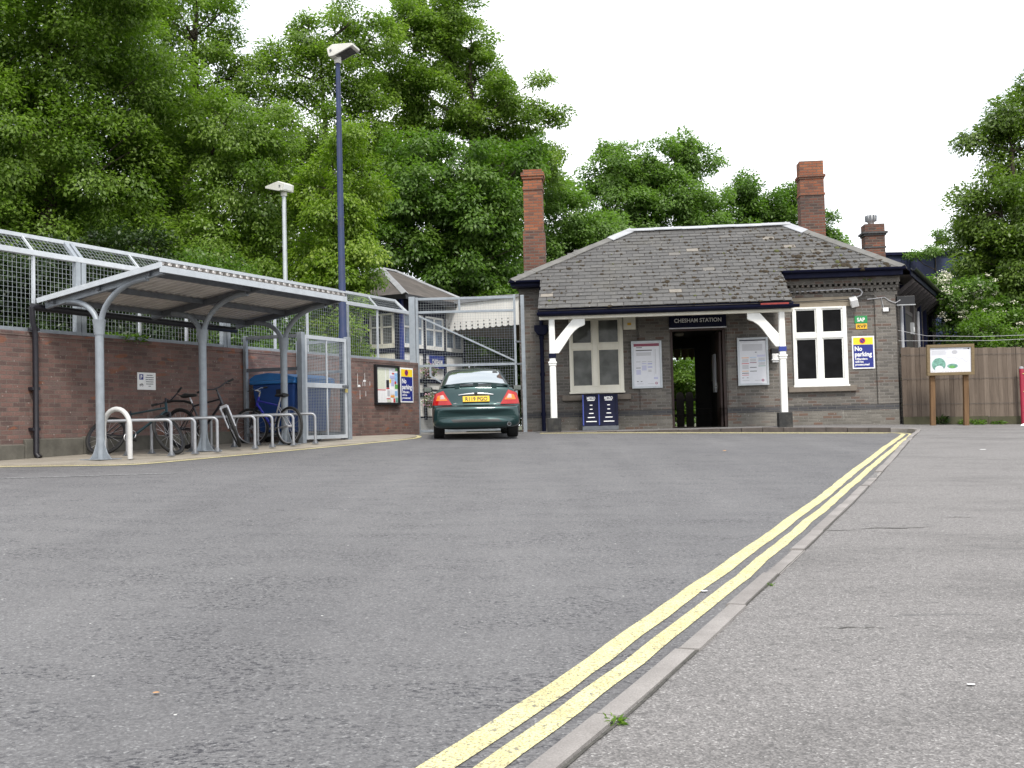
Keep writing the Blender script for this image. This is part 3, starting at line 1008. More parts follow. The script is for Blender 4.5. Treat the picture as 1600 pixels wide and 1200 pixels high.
# gutter at the back and the black pipe down the wall
mb = MB()
mb.tube([(0.47, -0.09, 2.965), (4.95, -0.09, 2.93)], 0.055, 10)
gt = mb.build('gutter', 'black_pipe', sh, smooth=40)
mb = MB()
zb = wg(0.54, 0.1) + 0.03
mb.tube([(0.47, -0.09, 2.965), (0.49, -0.085, 2.74), (0.52, -0.08, 2.66), (0.54, -0.075, 2.55), (0.54, -0.075, zb + 0.06), (0.55, -0.14, zb)], 0.042, 10)
for z in (2.62, 1.75, 1.16):
    mb.bx(0.47, 0.61, -0.09, -0.0, z, z + 0.045)
mb.build('downpipe', 'black_pipe', sh, smooth=40)

# ------------------------------------------------------------------ cycle stands
def stand_mesh(H, Lh, r, rad, arch=False):
    mb = MB()
    path = []
    if arch:
        path = [(0, 0, 0), (0, 0, H - rad)]
        for k in range(1, 13):
            a = math.pi * k / 12
            path.append((0, -(rad - rad * math.cos(a)), H - rad + rad * math.sin(a)))
        path.append((0, -2 * rad, 0))
    else:
        path = [(0, 0, 0.0)]
        for y, s in ((0, 1), (-Lh, -1)):
            for k in range(6):
                a = R(90) * k / 5
                if s == 1: path.append((0, -rad * (1 - math.cos(a)), H - rad + rad * math.sin(a)))
                else: path.append((0, -Lh + rad * (1 - math.sin(a)), H - rad + rad * math.cos(a)))
        path.append((0, -Lh, 0.0))
    mb.tube(path, r, 10)
    return mb
def stand_foot(y):
    mb = MB()
    mb.bx(-0.055, 0.055, y - 0.055, y + 0.055, 0, 0.01)
    for dx, dy in ((1, 0), (-1, 0), (0, 1), (0, -1)):
        mb.prism([(0.02, 0.01), (0.055, 0.01), (0.022, 0.07)],
                 lambda a, z: (dx * a - dy * 0.004, y + dy * a + dx * 0.004, z), lambda a, z: (dx * a + dy * 0.004, y + dy * a - dx * 0.004, z))
    return mb
def wall_thing(name, label, cat, t, p, z=None, extra=0.0, group=None):
    q = wp(t, p, 0)
    return thing(name, label, cat, (q.x, q.y, (gz(q.x, q.y) + 0.024) if z is None else z), (0, 0, WA + extra), group)

proto = wall_thing('cycle_stand', 'low cycle stand directly behind the white arched one', 'bike rack', 1.0, 0.88, extra=R(30), group='low tubular cycle stands in the shelter')
stand_mesh(0.53, 1.0, 0.0235, 0.07).build('hoop', 'steel_tube', proto, smooth=50)
stand_foot(0).build('foot_plate', 'galvanised_dark', proto)
stand_foot(-1.0).build('foot_plate', 'galvanised_dark', proto)
slabels = ['low cycle stand just left of the middle shelter post', 'low cycle stand at the foot of the middle shelter post',
           'low cycle stand right beside the front wheel with silver fork', 'low cycle stand left of the blue and silver bicycle frame',
           'low cycle stand in front of the blue and silver bicycle rear wheel', 'farthest low cycle stand next to the mesh bin cage door']
for (t, lb) in zip((1.5, 2.0, 2.9, 3.35, 3.92, 4.55), slabels):
    o = copy_tree(proto)
    q = wp(t, 0.88, 0)
    o.location = (q.x, q.y, gz(q.x, q.y) + 0.024)
    o['label'] = lb
arch = wall_thing('arched_stand', 'tall white arched tube stand beside the nearest shelter post', 'bike rack', 0.76, 1.18)
stand_mesh(0.71, 0, 0.036, 0.25, True).build('hoop', 'stand_white', arch, smooth=50)

# ------------------------------------------------------------------ bicycles
def bicycle(name, label, t, p, heading, lean, steer, cols, r=0.33, fork_mat='bike_black', bar_mat='bike_black', rim_mat='bike_black', seat=True, mud=False):
    """heading is in the wall frame; rear axle stands at (t, p)"""
    q = wp(t, p, 0)
    root = thing(name, label, 'bicycle', (q.x, q.y, gz(q.x, q.y) + 0.03), (lean, 0, WA + heading), 'bicycles parked in the shelter')
    wb = 1.04
    A = Vector((wb - 0.14, 0, 0.72)); B = Vector((wb - 0.19, 0, 0.86))
    axis = (B - A).normalized()
    ST = Matrix.Translation(A) @ Matrix.Rotation(steer, 4, axis) @ Matrix.Translation(-A)
    def S(v): return ST @ Vector(v)
    seat_c = Vector((0.24, 0, 0.86)); bb = Vector((0.43, 0, 0.29)); rear = Vector((0, 0, r))
    st_top = Vector((0.30, 0, 0.70))
    # wheels
    for front in (False, True):
        cx = wb if front else 0.0
        tf = (lambda v: S(v)) if front else (lambda v: Vector(v))
        mb = MB()
        ring = [tf((cx + (r - 0.035) * math.cos(a), 0, r + (r - 0.035) * math.sin(a))) for a in [2 * math.pi * k / 32 for k in range(32)]]
        mb.tube(ring, 0.012, 6, closed=True)
        ax = tf((cx, 0.05, r)); bx_ = tf((cx, -0.05, r))
        mb.cyl(ax, bx_, 0.022, n=8)
        for k in range(16):
            a = 2 * math.pi * k / 16
            mb.cyl(tf((cx + 0.02 * math.cos(a + 1), 0.03 * (-1) ** k, r + 0.02 * math.sin(a + 1))), tf((cx + (r - 0.04) * math.cos(a), 0, r + (r - 0.04) * math.sin(a))), 0.0016, n=4, m=1)
        w = mb.build('wheel', [rim_mat, 'silver_paint'], root, smooth=50)
        mb = MB()
        ring = [tf((cx + (r - 0.008) * math.cos(a), 0, r + (r - 0.008) * math.sin(a))) for a in [2 * math.pi * k / 40 for k in range(40)]]
        mb.tube(ring, 0.025, 8, closed=True)
        mb.build('tyre', 'rubber', w, smooth=60)
    mb = MB()
    mb.cyl(st_top, (0.9 * wb - 0.07, 0, 0.80), 0.016, m=0)
    mb.cyl(bb, (wb - 0.165, 0, 0.73), 0.021, m=0)
    mb.cyl(bb, st_top + Vector((-0.02, 0, 0.05)), 0.016, m=1)
    for y in (0.055, -0.055):
        mb.cyl(st_top + Vector((0, y * 0.3, -0.02)), rear + Vector((0, y, 0)), 0.009, m=1)
        mb.cyl(bb + Vector((0, y * 0.6, 0)), rear + Vector((0, y, 0)), 0.010, m=1)
    mb.cyl(A - axis * 0.01, B + axis * 0.02, 0.022, m=0)
    mb.build('frame', cols, root, smooth=50)
    mb = MB()
    crown = A - axis * 0.05
    fa = Vector((wb, 0, r))
    mb.bar(S(crown + Vector((0, 0.06, 0))), S(crown + Vector((0, -0.06, 0))), 0.04, 0.045)
    for y in (0.057, -0.057):
        mb.cyl(S(crown + Vector((0, y, 0))), S(crown + (fa - crown) * 0.5 + Vector((0, y, 0))), 0.02)
        mb.cyl(S(crown + (fa - crown) * 0.48 + Vector((0, y, 0))), S(fa + Vector((0, y, 0))), 0.014)
    mb.build('fork', fork_mat, root, smooth=50)
    mb = MB()
    stem = B + axis * 0.11
    mb.cyl(S(B), S(stem), 0.015)
    fwd = stem + Vector((0.08, 0, 0.03))
    mb.cyl(S(stem), S(fwd), 0.016)
    mb.tube([S(fwd + Vector((-0.07, 0.30, 0.03))), S(fwd + Vector((-0.02, 0.16, 0.03))), S(fwd + Vector((0, 0.05, 0))), S(fwd + Vector((0, -0.05, 0))), S(fwd + Vector((-0.02, -0.16, 0.03))), S(fwd + Vector((-0.07, -0.30, 0.03)))], 0.012, 8)
    hb = mb.build('handlebar', bar_mat, root, smooth=50)
    for sy in (1, -1):
        mb = MB()
        mb.cyl(S(fwd + Vector((-0.04, sy * 0.21, 0.03))), S(fwd + Vector((-0.072, sy * 0.305, 0.03))), 0.018)
        mb.cyl(S(fwd + Vector((-0.01, sy * 0.17, 0.02))), S(fwd + Vector((0.05, sy * 0.23, 0.0))), 0.007)
        mb.build('grip', 'rubber', hb, smooth=50)
    if seat:
        mb = MB()
        mb.cyl(st_top, seat_c, 0.013)
        mb.build('seat_post', 'silver_paint', root, smooth=50)
        mb = MB()
        prof = [(-0.13, 0.075, 0.03), (-0.09, 0.085, 0.042), (0.0, 0.06, 0.03), (0.08, 0.03, 0.028), (0.15, 0.018, 0.02)]
        vs = []
        for x, w_, h in prof:
            for k in range(8):
                a = 2 * math.pi * k / 8
                vs.append((seat_c.x + x, w_ * math.cos(a), seat_c.z + 0.02 + h * math.sin(a)))
        fs = [(i * 8 + j, i * 8 + (j + 1) % 8, (i + 1) * 8 + (j + 1) % 8, (i + 1) * 8 + j) for i in range(4) for j in range(8)] + [tuple(range(7, -1, -1)), tuple(32 + j for j in range(8))]
        mb.add(vs, fs)
        mb.build('saddle', 'rubber', root, smooth=60)
    mb = MB()
    mb.tube([bb + Vector((0.095 * math.cos(a), -0.045, 0.095 * math.sin(a))) for a in [2 * math.pi * k / 20 for k in range(20)]], 0.006, 5, closed=True)
    mb.cyl(bb + Vector((0, 0.07, 0)), bb + Vector((0, -0.07, 0)), 0.022)
    mb.cyl(bb + Vector((0, -0.065, 0)), bb + Vector((0.12, -0.07, -0.11)), 0.009)
    mb.cyl(bb + Vector((0, 0.065, 0)), bb + Vector((-0.12, 0.07, 0.11)), 0.009)
    ck = mb.build('crank', 'silver_paint', root, smooth=50)
    for e, sy in ((Vector((0.12, -0.07, -0.11)), -1), (Vector((-0.12, 0.07, 0.11)), 1)):
        mb = MB()
        c0 = bb + e
        mb.bx(c0.x - 0.045, c0.x + 0.045, c0.y + sy * 0.05 - 0.04, c0.y + sy * 0.05 + 0.04, c0.z - 0.012, c0.z + 0.012)
        mb.build('pedal', 'rubber', ck)
    if mud:
        mb = MB()
        mb.tube([(-0.33 * 0.6 - 0.12, 0, 0.78), (-0.1, 0, 0.80), (0.12, 0, 0.79), (0.27, 0, 0.75)], 0.022, 6)
        mb.build('mudguard', 'plastic_black', root, smooth=50)
    return root

bicycle('bicycle', 'black bicycle without saddle leaning low behind the nearest cycle stands', 1.42, 0.42, R(-90) + R(14), R(-30), R(72), ['bike_teal', 'bike_black'], r=0.32, seat=False)
bicycle('bicycle', 'dark bicycle with silver fork and its front wheel turned to the road', 3.22, 0.42, R(-90) + R(1), R(9), R(-46), ['bike_black', 'bike_black'], fork_mat='silver_paint', rim_mat='bike_black', mud=True)
bicycle('bicycle', 'blue and silver bicycle with its rear wheel towards the road', 4.72, 1.42, R(90) - R(12), R(3), R(26), ['bike_blue', 'silver_paint'], fork_mat='bike_black', bar_mat='chrome', rim_mat='silver_paint')

# ------------------------------------------------------------------ signs on the brick wall (face -y of the wall frame)
UX, UZ = Vector((1, 0, 0)), Vector((0, 0, 1))

def no_parking_sign(label, parent_loc, rot, w, h):
    t_ = thing('no_parking_sign', label, 'sign', parent_loc, rot, 'no parking signs')
    mb = MB(); mb.bx(0, w, -0.012, 0.0, 0, h); mb.build('sign_plate', 'sign_white', t_, bevel=0.003)
    b = 0.032 * w / 0.525
    mb = MB(); y = -0.0145
    mb.quad((b, y, h * 0.745), (w - b, y, h * 0.745), (w - b, y, h - b), (b, y, h - b))
    mb.build('yellow_band', 'sign_yellow', t_)
    mb = MB()
    mb.quad((b, y, b), (w - b, y, b), (w - b, y, h * 0.738), (b, y, h * 0.738))
    mb.build('blue_panel', 'sign_blue', t_)
    mb = MB()
    c = (w * 0.47, y, h * 0.86); rr_ = h * 0.088
    mb.disc(c, 0, rr_, UX, UZ, m=0, depth=0.002, sx=w / 0.525)
    mb.disc(c, rr_ * 0.74, rr_, UX, UZ, m=1, depth=0.004, sx=w / 0.525)
    mb.bar((c[0] - rr_ * 0.6, y - 0.005, c[2] + rr_ * 0.6), (c[0] + rr_ * 0.6, y - 0.005, c[2] - rr_ * 0.6), rr_ * 0.2, 0.002, m=1, up=(0, 1, 0))
    mb.build('no_waiting_symbol', ['sign_blue', 'sign_red'], t_)
    mb = MB()
    k = w / 0.525
    mb.text('No', 0.15 * h / 0.78, (0.055 * k, y, h * 0.555), UX, UZ, width=0.175 * k, bold=0.035)
    mb.text('parking', 0.15 * h / 0.78, (0.055 * k, y, h * 0.385), UX, UZ, width=0.40 * k, bold=0.03)
    for i_, (s_, w_) in enumerate((('Offenders', 0.29), ('will be', 0.2), ('prosecuted', 0.33))):
        mb.text(s_, 0.068 * h / 0.78, (0.06 * k, y, h * (0.275 - 0.085 * i_)), UX, UZ, width=w_ * k, bold=0.03)
    mb.build('lettering', 'sign_white', t_)
    return t_

no_parking_sign('blue and yellow no parking sign on the brick wall beside the notice board', wp(10.77, 0.002, 1.66), WR, 0.575, 0.81)

t_ = thing('cycle_parking_sign', 'small white cycle parking sign with blue P on the brick wall', 'sign', wp(2.6, 0.002, 1.80), WR)
mb = MB(); mb.bx(0, 0.41, -0.01, 0, 0, 0.285); mb.build('sign_plate', 'sign_white', t_, bevel=0.006)
mb = MB(); y = -0.0115
mb.quad((0.04, y, 0.165), (0.13, y, 0.165), (0.13, y, 0.255), (0.04, y, 0.255), m=0)
mb.text('P', 0.085, (0.06, y, 0.18), UX, UZ, m=1, bold=0.03)
mb.build('parking_symbol', ['sign_blue', 'sign_white'], t_)
mb = MB()
for cx in (0.06, 0.11):
    mb.disc((cx, y, 0.075), 0.012, 0.019, UX, UZ, 14)
for a, b in (((0.06, 0.075), (0.08, 0.1)), ((0.08, 0.1), (0.1, 0.1)), ((0.08, 0.075), (0.1, 0.1)), ((0.06, 0.075), (0.08, 0.075)), ((0.11, 0.075), (0.1, 0.11))):
    mb.bar((a[0], y, a[1]), (b[0], y, b[1]), 0.005, 0.002, up=(0, 1, 0))
for i_, w_ in enumerate((0.13, 0.18, 0.18, 0.17, 0.16, 0.05)):
    z = 0.235 - 0.036 * i_
    x = 0.27 - w_ / 2
    rr = random.Random(i_)
    while x < 0.27 + w_ / 2 - 0.004:
        l = rr.uniform(0.008, 0.022)
        mb.quad((x, y, z), (min(x + l, 0.27 + w_ / 2), y, z), (min(x + l, 0.27 + w_ / 2), y, z + 0.013), (x, y, z + 0.013))
        x += l + 0.004
mb.build('lettering', 'ink', t_)

nb = thing('notice_board', 'black framed notice board with a map and pinned leaflets on the brick wall', 'notice board', wp(9.67, 0.002, 1.60), WR)
bw, bh = 1.0, 0.9
mb = MB()
for a in ((0, bw, 0, 0.05), (0, bw, bh - 0.05, bh), (0, 0.05, 0.05, bh - 0.05), (bw - 0.05, bw, 0.05, bh - 0.05)):
    mb.bx(a[0], a[1], -0.07, 0, a[2], a[3])
mb.build('frame', 'black_paint', nb, bevel=0.004)
mb = MB(); mb.bx(0.05, bw - 0.05, -0.03, -0.005, 0.05, bh - 0.05); mb.build('backing', 'sign_white', nb)
mb = MB(); y = -0.0325
mb.quad((0.07, y, 0.36), (0.43, y, 0.36), (0.43, y, 0.82), (0.07, y, 0.82), m=0)
mb.quad((0.07, y, 0.325), (0.43, y, 0.325), (0.43, y, 0.345), (0.07, y, 0.345), m=1)
for k in range(5):
    x = 0.08 + k * 0.075
    mb.quad((x, y, 0.08), (x + 0.006, y, 0.08), (x + 0.006, y, 0.31), (x, y, 0.31), m=2)
mb.build('street_map', ['print_map', 'sign_red', 'print_grey'], nb)
sheets = [(0.46, 0.58, 0.57, 0.82, 'print_map'), (0.59, 0.71, 0.62, 0.80, 'print_paper'), (0.73, 0.84, 0.76, 0.84, 'print_paper'), (0.85, 0.94, 0.78, 0.84, 'print_green'), (0.46, 0.58, 0.39, 0.56, 'ink'),
          (0.46, 0.59, 0.36, 0.385, 'sign_red'), (0.60, 0.66, 0.5, 0.58, 'sign_yellow'), (0.62, 0.83, 0.6, 0.67, 'print_lilac'), (0.67, 0.79, 0.43, 0.58, 'print_lilac'), (0.81, 0.94, 0.5, 0.73, 'print_sky'), (0.81, 0.88, 0.48, 0.54, 'sign_red'),
          (0.82, 0.94, 0.37, 0.47, 'print_green'), (0.5, 0.6, 0.2, 0.33, 'print_grey'), (0.62, 0.72, 0.24, 0.35, 'print_paper'), (0.63, 0.8, 0.17, 0.22, 'print_orange'), (0.74, 0.8, 0.24, 0.34, 'print_paper'), (0.82, 0.93, 0.2, 0.32, 'print_sky'),
          (0.46, 0.62, 0.13, 0.15, 'sign_red'), (0.48, 0.66, 0.06, 0.12, 'print_map'), (0.75, 0.82, 0.06, 0.15, 'sign_red'), (0.84, 0.94, 0.06, 0.17, 'print_teal'), (0.7, 0.8, 0.70, 0.73, 'sign_red')]
for i_, (a, b, c, d, m_) in enumerate(sheets):
    mb = MB(); mb.bx(a, b, y - 0.001 * (i_ % 4) - 0.002, y - 0.001 * (i_ % 4), c, d)
    mb.build('leaflet', m_, nb)

# ------------------------------------------------------------------ bin cage, its bin
q0 = wg(6.2, 0.8) + 0.024
cage = thing('bin_cage', 'galvanised mesh bin cage with a tall gate around the blue bin', 'cage', W0, WR)
ZT = 2.86
ca, cb, cp = 5.46, 6.84, 1.2
for (t, p, w_) in ((5.25, 0.06, 0.07), (ca - 0.05, cp, 0.11), (cb + 0.05, cp, 0.10), (cb + 0.02, 0.06, 0.07)):
    mb = MB(); mb.bx(t - w_ / 2, t + w_ / 2, -p - w_ / 2, -p + w_ / 2, wg(t, p), ZT if p > 1 else ZT - 0.02)
    mb.build('post', 'galvanised', cage, bevel=0.006)
for z in (ZT - 0.06, 2.2, 1.0):
    mb = MB()
    mb.bar((5.25, -0.09, z), (ca - 0.05, -cp + 0.055, z), 0.05, 0.06)
    mb.build('rail', 'galvanised_dark', cage)
    mb = MB()
    mb.bar((cb + 0.02, -0.09, z), (cb + 0.05, -cp + 0.05, z), 0.05, 0.06)
    mb.build('rail', 'galvanised', cage)
x0, x1, z0_, z1_ = ca + 0.03, cb - 0.02, q0 + 0.03, ZT - 0.04
mb = MB()
fw = 0.06
mid = z0_ + (z1_ - z0_) * 0.52
for a in ((x0, x0 + fw, z0_, z1_), (x1 - fw, x1, z0_, z1_), (x0 + fw, x1 - fw, z0_, z0_ + 0.07), (x0 + fw, x1 - fw, z1_ - 0.07, z1_), (x0 + fw, x1 - fw, mid - 0.045, mid + 0.045)):
    mb.bx(a[0], a[1], -cp - 0.03, -cp + 0.02, a[2], a[3])
xm = (x0 + x1) / 2 + 0.03
mb.bx(xm - 0.017, xm + 0.017, -cp - 0.022, -cp + 0.012, z0_ + 0.07, mid - 0.045)
mb.bx(xm - 0.017, xm + 0.017, -cp - 0.022, -cp + 0.012, mid + 0.045, z1_ - 0.07)
gate_ = mb.build('gate', 'galvanised_pale', cage, bevel=0.004)
mb = MB(); wires(mb, (x0 + fw, -cp - 0.005, z0_ + 0.07), (1, 0, 0), (0, 0, 1), x1 - x0 - 2 * fw, z1_ - z0_ - 0.14, 0.05, 0.006, sz=0.028)
mb.build('mesh_panel', 'wire_metal', gate_)
mb = MB(); mb.bx(x1 - 0.16, x1 + 0.02, -cp - 0.06, -cp - 0.03, mid - 0.02, mid + 0.02); mb.bx(x1 - 0.08, x1 - 0.03, -cp - 0.065, -cp - 0.032, mid - 0.12, mid - 0.05, m=1)
mb.build('latch', ['galvanised_dark', 'brass'], gate_)

bn = wall_thing('wheelie_bin', 'large blue four wheeled waste bin inside the mesh cage', 'bin', 5.33, 0.13)
L_, D_, Hh = 1.2, 0.96, 1.22
mb = MB()
def frus(x0, x1, y0, y1, z0, z1, i):
    vs = [(x0 + i, y0 + i, z0), (x1 - i, y0 + i, z0), (x1 - i, y1 - i, z0), (x0 + i, y1 - i, z0), (x0, y0, z1), (x1, y0, z1), (x1, y1, z1), (x0, y1, z1)]
    mb.add(vs, [(0, 3, 2, 1), (4, 5, 6, 7), (0, 1, 5, 4), (1, 2, 6, 5), (2, 3, 7, 6), (3, 0, 4, 7)])
frus(0, L_, -D_, 0, 0.17, Hh - 0.16, 0.09)
mb.build('tub', 'bin_blue', bn, bevel=0.03)
mb = MB(); mb.bx(-0.035, L_ + 0.035, -D_ - 0.035, 0.035, Hh - 0.158, Hh - 0.09)
mb.build('rim', 'bin_lid_blue', bn, bevel=0.015)
mb = MB()
prof = [(-D_ - 0.03, Hh - 0.088), (-D_ - 0.03, Hh - 0.05), (-D_ * 0.75, Hh + 0.02), (-D_ * 0.4, Hh + 0.05), (-0.1, Hh + 0.02), (0.03, Hh - 0.05), (0.03, Hh - 0.088)]
mb.prism(prof, lambda y, z: (-0.03, y, z), lambda y, z: (L_ + 0.03, y, z))
mb.build('lid', 'bin_lid_blue', bn, smooth=35)
mb = MB(); mb.bx(-0.012 + 0.016, 0.02, -0.78, -0.55, 0.86, 0.96); mb.build('label_plate', 'ink', bn)
for (x, yy) in ((0.2, -0.2), (1.0, -0.2), (0.2, -0.76), (1.0, -0.76)):
    mb = MB(); mb.cyl((x, yy - 0.03, 0.085), (x, yy + 0.03, 0.085), 0.085, n=14); mb.bx(x - 0.03, x + 0.03, yy - 0.045, yy + 0.045, 0.12, 0.18)
    mb.build('castor', 'rubber', bn, smooth=40)

# ------------------------------------------------------------------ lamp posts
def lamp_post(name, label, loc, h, r0, r1, mat, head_rot, tilt, base_h, big):
    lp = thing(name, label, 'lamp post', loc, (0, 0, 0), 'floodlight posts')
    mb = MB()
    mb.tube([(0, 0, 0), (0, 0, base_h), (0, 0, base_h + 0.03), (0, 0, h)], r0, 14, radii=[r0, r0 * 0.97, r0 * 0.86, r1])
    mb.build('column', mat, lp, smooth=30)
    mb = MB(); mb.tube([(0, 0, h - 0.03), (0, 0, h + 0.1)], r1 * 1.5, 12)
    mb.build('spigot', 'lamp_housing', lp, smooth=40)
    # wedge shaped floodlight head: glass underneath, facing forward and down
    M_ = Matrix.Translation((0, 0, h + 0.1)) @ Matrix.Rotation(head_rot, 4, 'Z') @ Matrix.Rotation(tilt, 4, 'X')
    k = big
    prof = [(-0.13 * k, -0.01), (-0.13 * k, 0.17 * k), (0.02 * k, 0.22 * k), (0.46 * k, 0.09 * k), (0.45 * k, 0.04 * k), (-0.02 * k, -0.03)]
    mb = MB()
    mb.prism(prof, lambda y, z: M_ @ Vector((-0.21 * k, y, z)), lambda y, z: M_ @ Vector((0.21 * k, y, z)))
    hd = mb.build('lamp_head', 'lamp_housing', lp, bevel=0.01)
    a, b = Vector((0, -0.02 * k, -0.03)), Vector((0, 0.42 * k, 0.03 * k))
    d = (b - a); nrm = Vector((0, d.z, -d.y)).normalized() * 0.006
    mb = MB()
    pts_ = [M_ @ (Vector((sx * 0.175 * k, 0, 0)) + a + d * f + nrm) for sx, f in ((-1, 0.08), (1, 0.08), (1, 0.93), (-1, 0.93))]
    mb.quad(*pts_)
    mb.build('lamp_glass', 'lamp_glass', hd)
    mb = MB()
    mb.prism([(-0.15, 0.02), (0.15, 0.02), (0.15, 0.16), (-0.15, 0.16)], lambda a, z: M_ @ Vector((a * k, -0.137 * k, z * k)), lambda a, z: M_ @ Vector((a * k, -0.128 * k, z * k)))
    mb.build('rear_panel', 'box_white', hd, bevel=0.004)
    mb = MB()
    for sx in (-1, 1):
        mb.cyl(M_ @ Vector((sx * 0.205 * k, -0.05 * k, 0.1 * k)), M_ @ Vector((sx * 0.23 * k, -0.05 * k, 0.1 * k)), 0.022, n=8)
    mb.build('pivot_bolt', 'galvanised_dark', hd)
    return lp
q = wp(7.02, 1.02, 0)
lamp_post('lamp_post', 'tall dark blue lamp post with a tilted white floodlight beside the bin cage', (q.x, q.y, gz(q.x, q.y)), 7.5, 0.088, 0.045, 'lamp_blue', R(-104), R(14), 2.1, 0.92)
lamp_post('lamp_post', 'shorter grey lamp post standing behind the mesh fence', (-5.62, 27.0, 0.8), 6.2, 0.075, 0.055, 'galvanised_pale', R(58), R(7), 1.2, 1.0)

# ------------------------------------------------------------------ station building: u to the right along the front, v into it, z from its floor
S0 = Vector((3.737, 26.3, 0.90))
SA = R(-5)
SM = Matrix.Translation(S0) @ Matrix.Rotation(SA, 4, 'Z')
SROT = (0, 0, SA)
def sp(u, v, z): return SM @ Vector((u, v, z))
st = thing('station_building', 'single storey Victorian brick station with mossy slate roof, porch and brick chimneys', 'building', S0, SROT)

def wall_with_holes(mb, u0, u1, z0, z1, holes, v, depth, m=0, back=True):
    us = sorted({u0, u1} | {h[0] for h in holes} | {h[1] for h in holes})
    zs = sorted({z0, z1} | {h[2] for h in holes} | {h[3] for h in holes})
    for a, b in zip(us[:-1], us[1:]):
        for c, d in zip(zs[:-1], zs[1:]):
            if any(h[0] <= a and b <= h[1] and h[2] <= c and d <= h[3] for h in holes):
                continue
            mb.quad((a, v, c), (b, v, c), (b, v, d), (a, v, d), m)
            if back:
                mb.quad((b, v + depth, c), (a, v + depth, c), (a, v + depth, d), (b, v + depth, d), m)
    for a, b, c, d in holes:
        mb.quad((a, v, c), (a, v, d), (a, v + depth, d), (a, v + depth, c), m)
        mb.quad((b, v, d), (b, v, c), (b, v + depth, c), (b, v + depth, d), m)
        mb.quad((a, v, d), (b, v, d), (b, v + depth, d), (a, v + depth, d), m)
        mb.quad((b, v, c), (a, v, c), (a, v + depth, c), (b, v + depth, c), m)
    mb.quad((u0, v + depth, z0), (u0, v, z0), (u0, v, z1), (u0, v + depth, z1), m)
    mb.quad((u1, v, z0), (u1, v + depth, z0), (u1, v + depth, z1), (u1, v, z1), m)

WL = (-2.31, -1.01, 0.94, 2.76)
WRt = (3.08, 4.34, 0.95, 2.83)
DR = (0.14, 1.47, -0.4, 2.42)
mb = MB()
wall_with_holes(mb, -3.53, 5.5, 0.46, 3.55, [WL, WRt, (DR[0], DR[1], 0.46, DR[3])], 0.0, 0.3)
fw_ = mb.build('front_wall', 'brick_stock', st)
mb = MB()
wall_with_holes(mb, -3.53, 5.505, -0.4, 0.33, [(DR[0], DR[1], -0.4, 0.33)], -0.035, 0.33)
mb.build('plinth', 'brick_plinth', st)
mb = MB()
wall_with_holes(mb, -3.532, 5.507, 0.33, 0.46, [(DR[0], DR[1], 0.33, 0.46)], -0.037, 0.33)
mb.build('brick_band', 'brick_band', st)
for (a, b) in ((-3.535, -3.02), (5.02, 5.51), (-0.62, 0.12), (1.5, 1.72)):
    mb = MB()
    mb.bx(a, b, -0.045, 0.06, 0.462, 3.2 if a not in (-0.62, 1.5) else 3.1)
    mb.build('pilaster', 'brick_stock', st, bevel=0.006)
# cornice of corbelled bricks, stone lintel, sills
mb = MB()
mb.bx(2.7, 5.56, -0.03, 0.0, 3.07, 3.15)
mb.bx(2.7, 5.58, -0.09, 0.0, 3.235, 3.30)
mb.bx(2.7, 5.60, -0.16, 0.0, 3.36, 3.5)
u = 2.72
while u < 5.55:
    mb.bx(u, u + 0.062, -0.085, 0.0, 3.165, 3.233, tone=0.9)
    mb.bx(u + 0.06, u + 0.12, -0.15, 0.0, 3.302, 3.358, tone=0.9)
    u += 0.13
mb.build('cornice', 'brick_stock', st)
mb = MB()
mb.bx(2.75, 4.62, -0.03, 0.0, 2.95, 3.065)
mb.bx(2.92, 4.5, -0.012, 0.0, 2.832, 2.95)
mb.build('lintel', 'tan_stone', st, bevel=0.01)
mb = MB(); mb.bx(2.92, 4.53, -0.10, 0.0, 0.785, 0.925); mb.build('sill', 'sill_stone', st, bevel=0.012)
mb = MB(); mb.bx(-2.52, -0.84, -0.10, 0.0, 0.73, 0.86); mb.build('sill', 'sill_stone', st, bevel=0.012)

def station_window(rect, paint, glass, tr, split):
    a, b, c, d = rect
    v0, v1 = -0.055, 0.05
    mb = MB()
    mul = a + (b - a) * split
    zt0, zt1 = c + (d - c) * tr[0], c + (d - c) * tr[1]
    mb.bx(a - 0.01, a + 0.055, v0, v1, c, d)
    mb.bx(b - 0.085, b + 0.01, v0, v1, c, d)
    mb.bx(a + 0.055, b - 0.085, v0, v1, d - 0.045, d)
    mb.bx(a + 0.055, b - 0.085, v0, v1, c, c + 0.125)
    mb.bx(a - 0.03, b + 0.03, v0 - 0.05, v1, c - 0.045, c)
    mb.bx(mul - 0.065, mul + 0.065, v0 - 0.004, v1, c + 0.125, d - 0.045)
    mb.bx(a + 0.055, mul - 0.065, v0, v1, zt0, zt1)
    mb.bx(mul + 0.065, b - 0.085, v0, v1, zt0, zt1)
    w = mb.build('window', paint, st, bevel=0.008)
    for (x0, x1) in ((a + 0.055, mul - 0.065), (mul + 0.065, b - 0.085)):
        for (z0, z1) in ((c + 0.125, zt0), (zt1, d - 0.045)):
            f = 0.03
            mb = MB()
            for q_ in ((x0, x0 + f, z0, z1), (x1 - f, x1, z0, z1), (x0 + f, x1 - f, z0, z0 + f), (x0 + f, x1 - f, z1 - f, z1)):
                mb.bx(q_[0], q_[1], -0.035, 0.02, q_[2], q_[3])
            sh_ = mb.build('sash', paint, w, bevel=0.004)
            mb = MB(); mb.bx(x0 + f * 0.5, x1 - f * 0.5, -0.006, 0.004, z0 + f * 0.5, z1 - f * 0.5)
            mb.build('pane', glass, w)
station_window(WL, 'cream_paint', 'dim_glass', (0.575, 0.645), 0.48)
station_window(WRt, 'white_paint', 'dark_glass', (0.60, 0.665), 0.49)

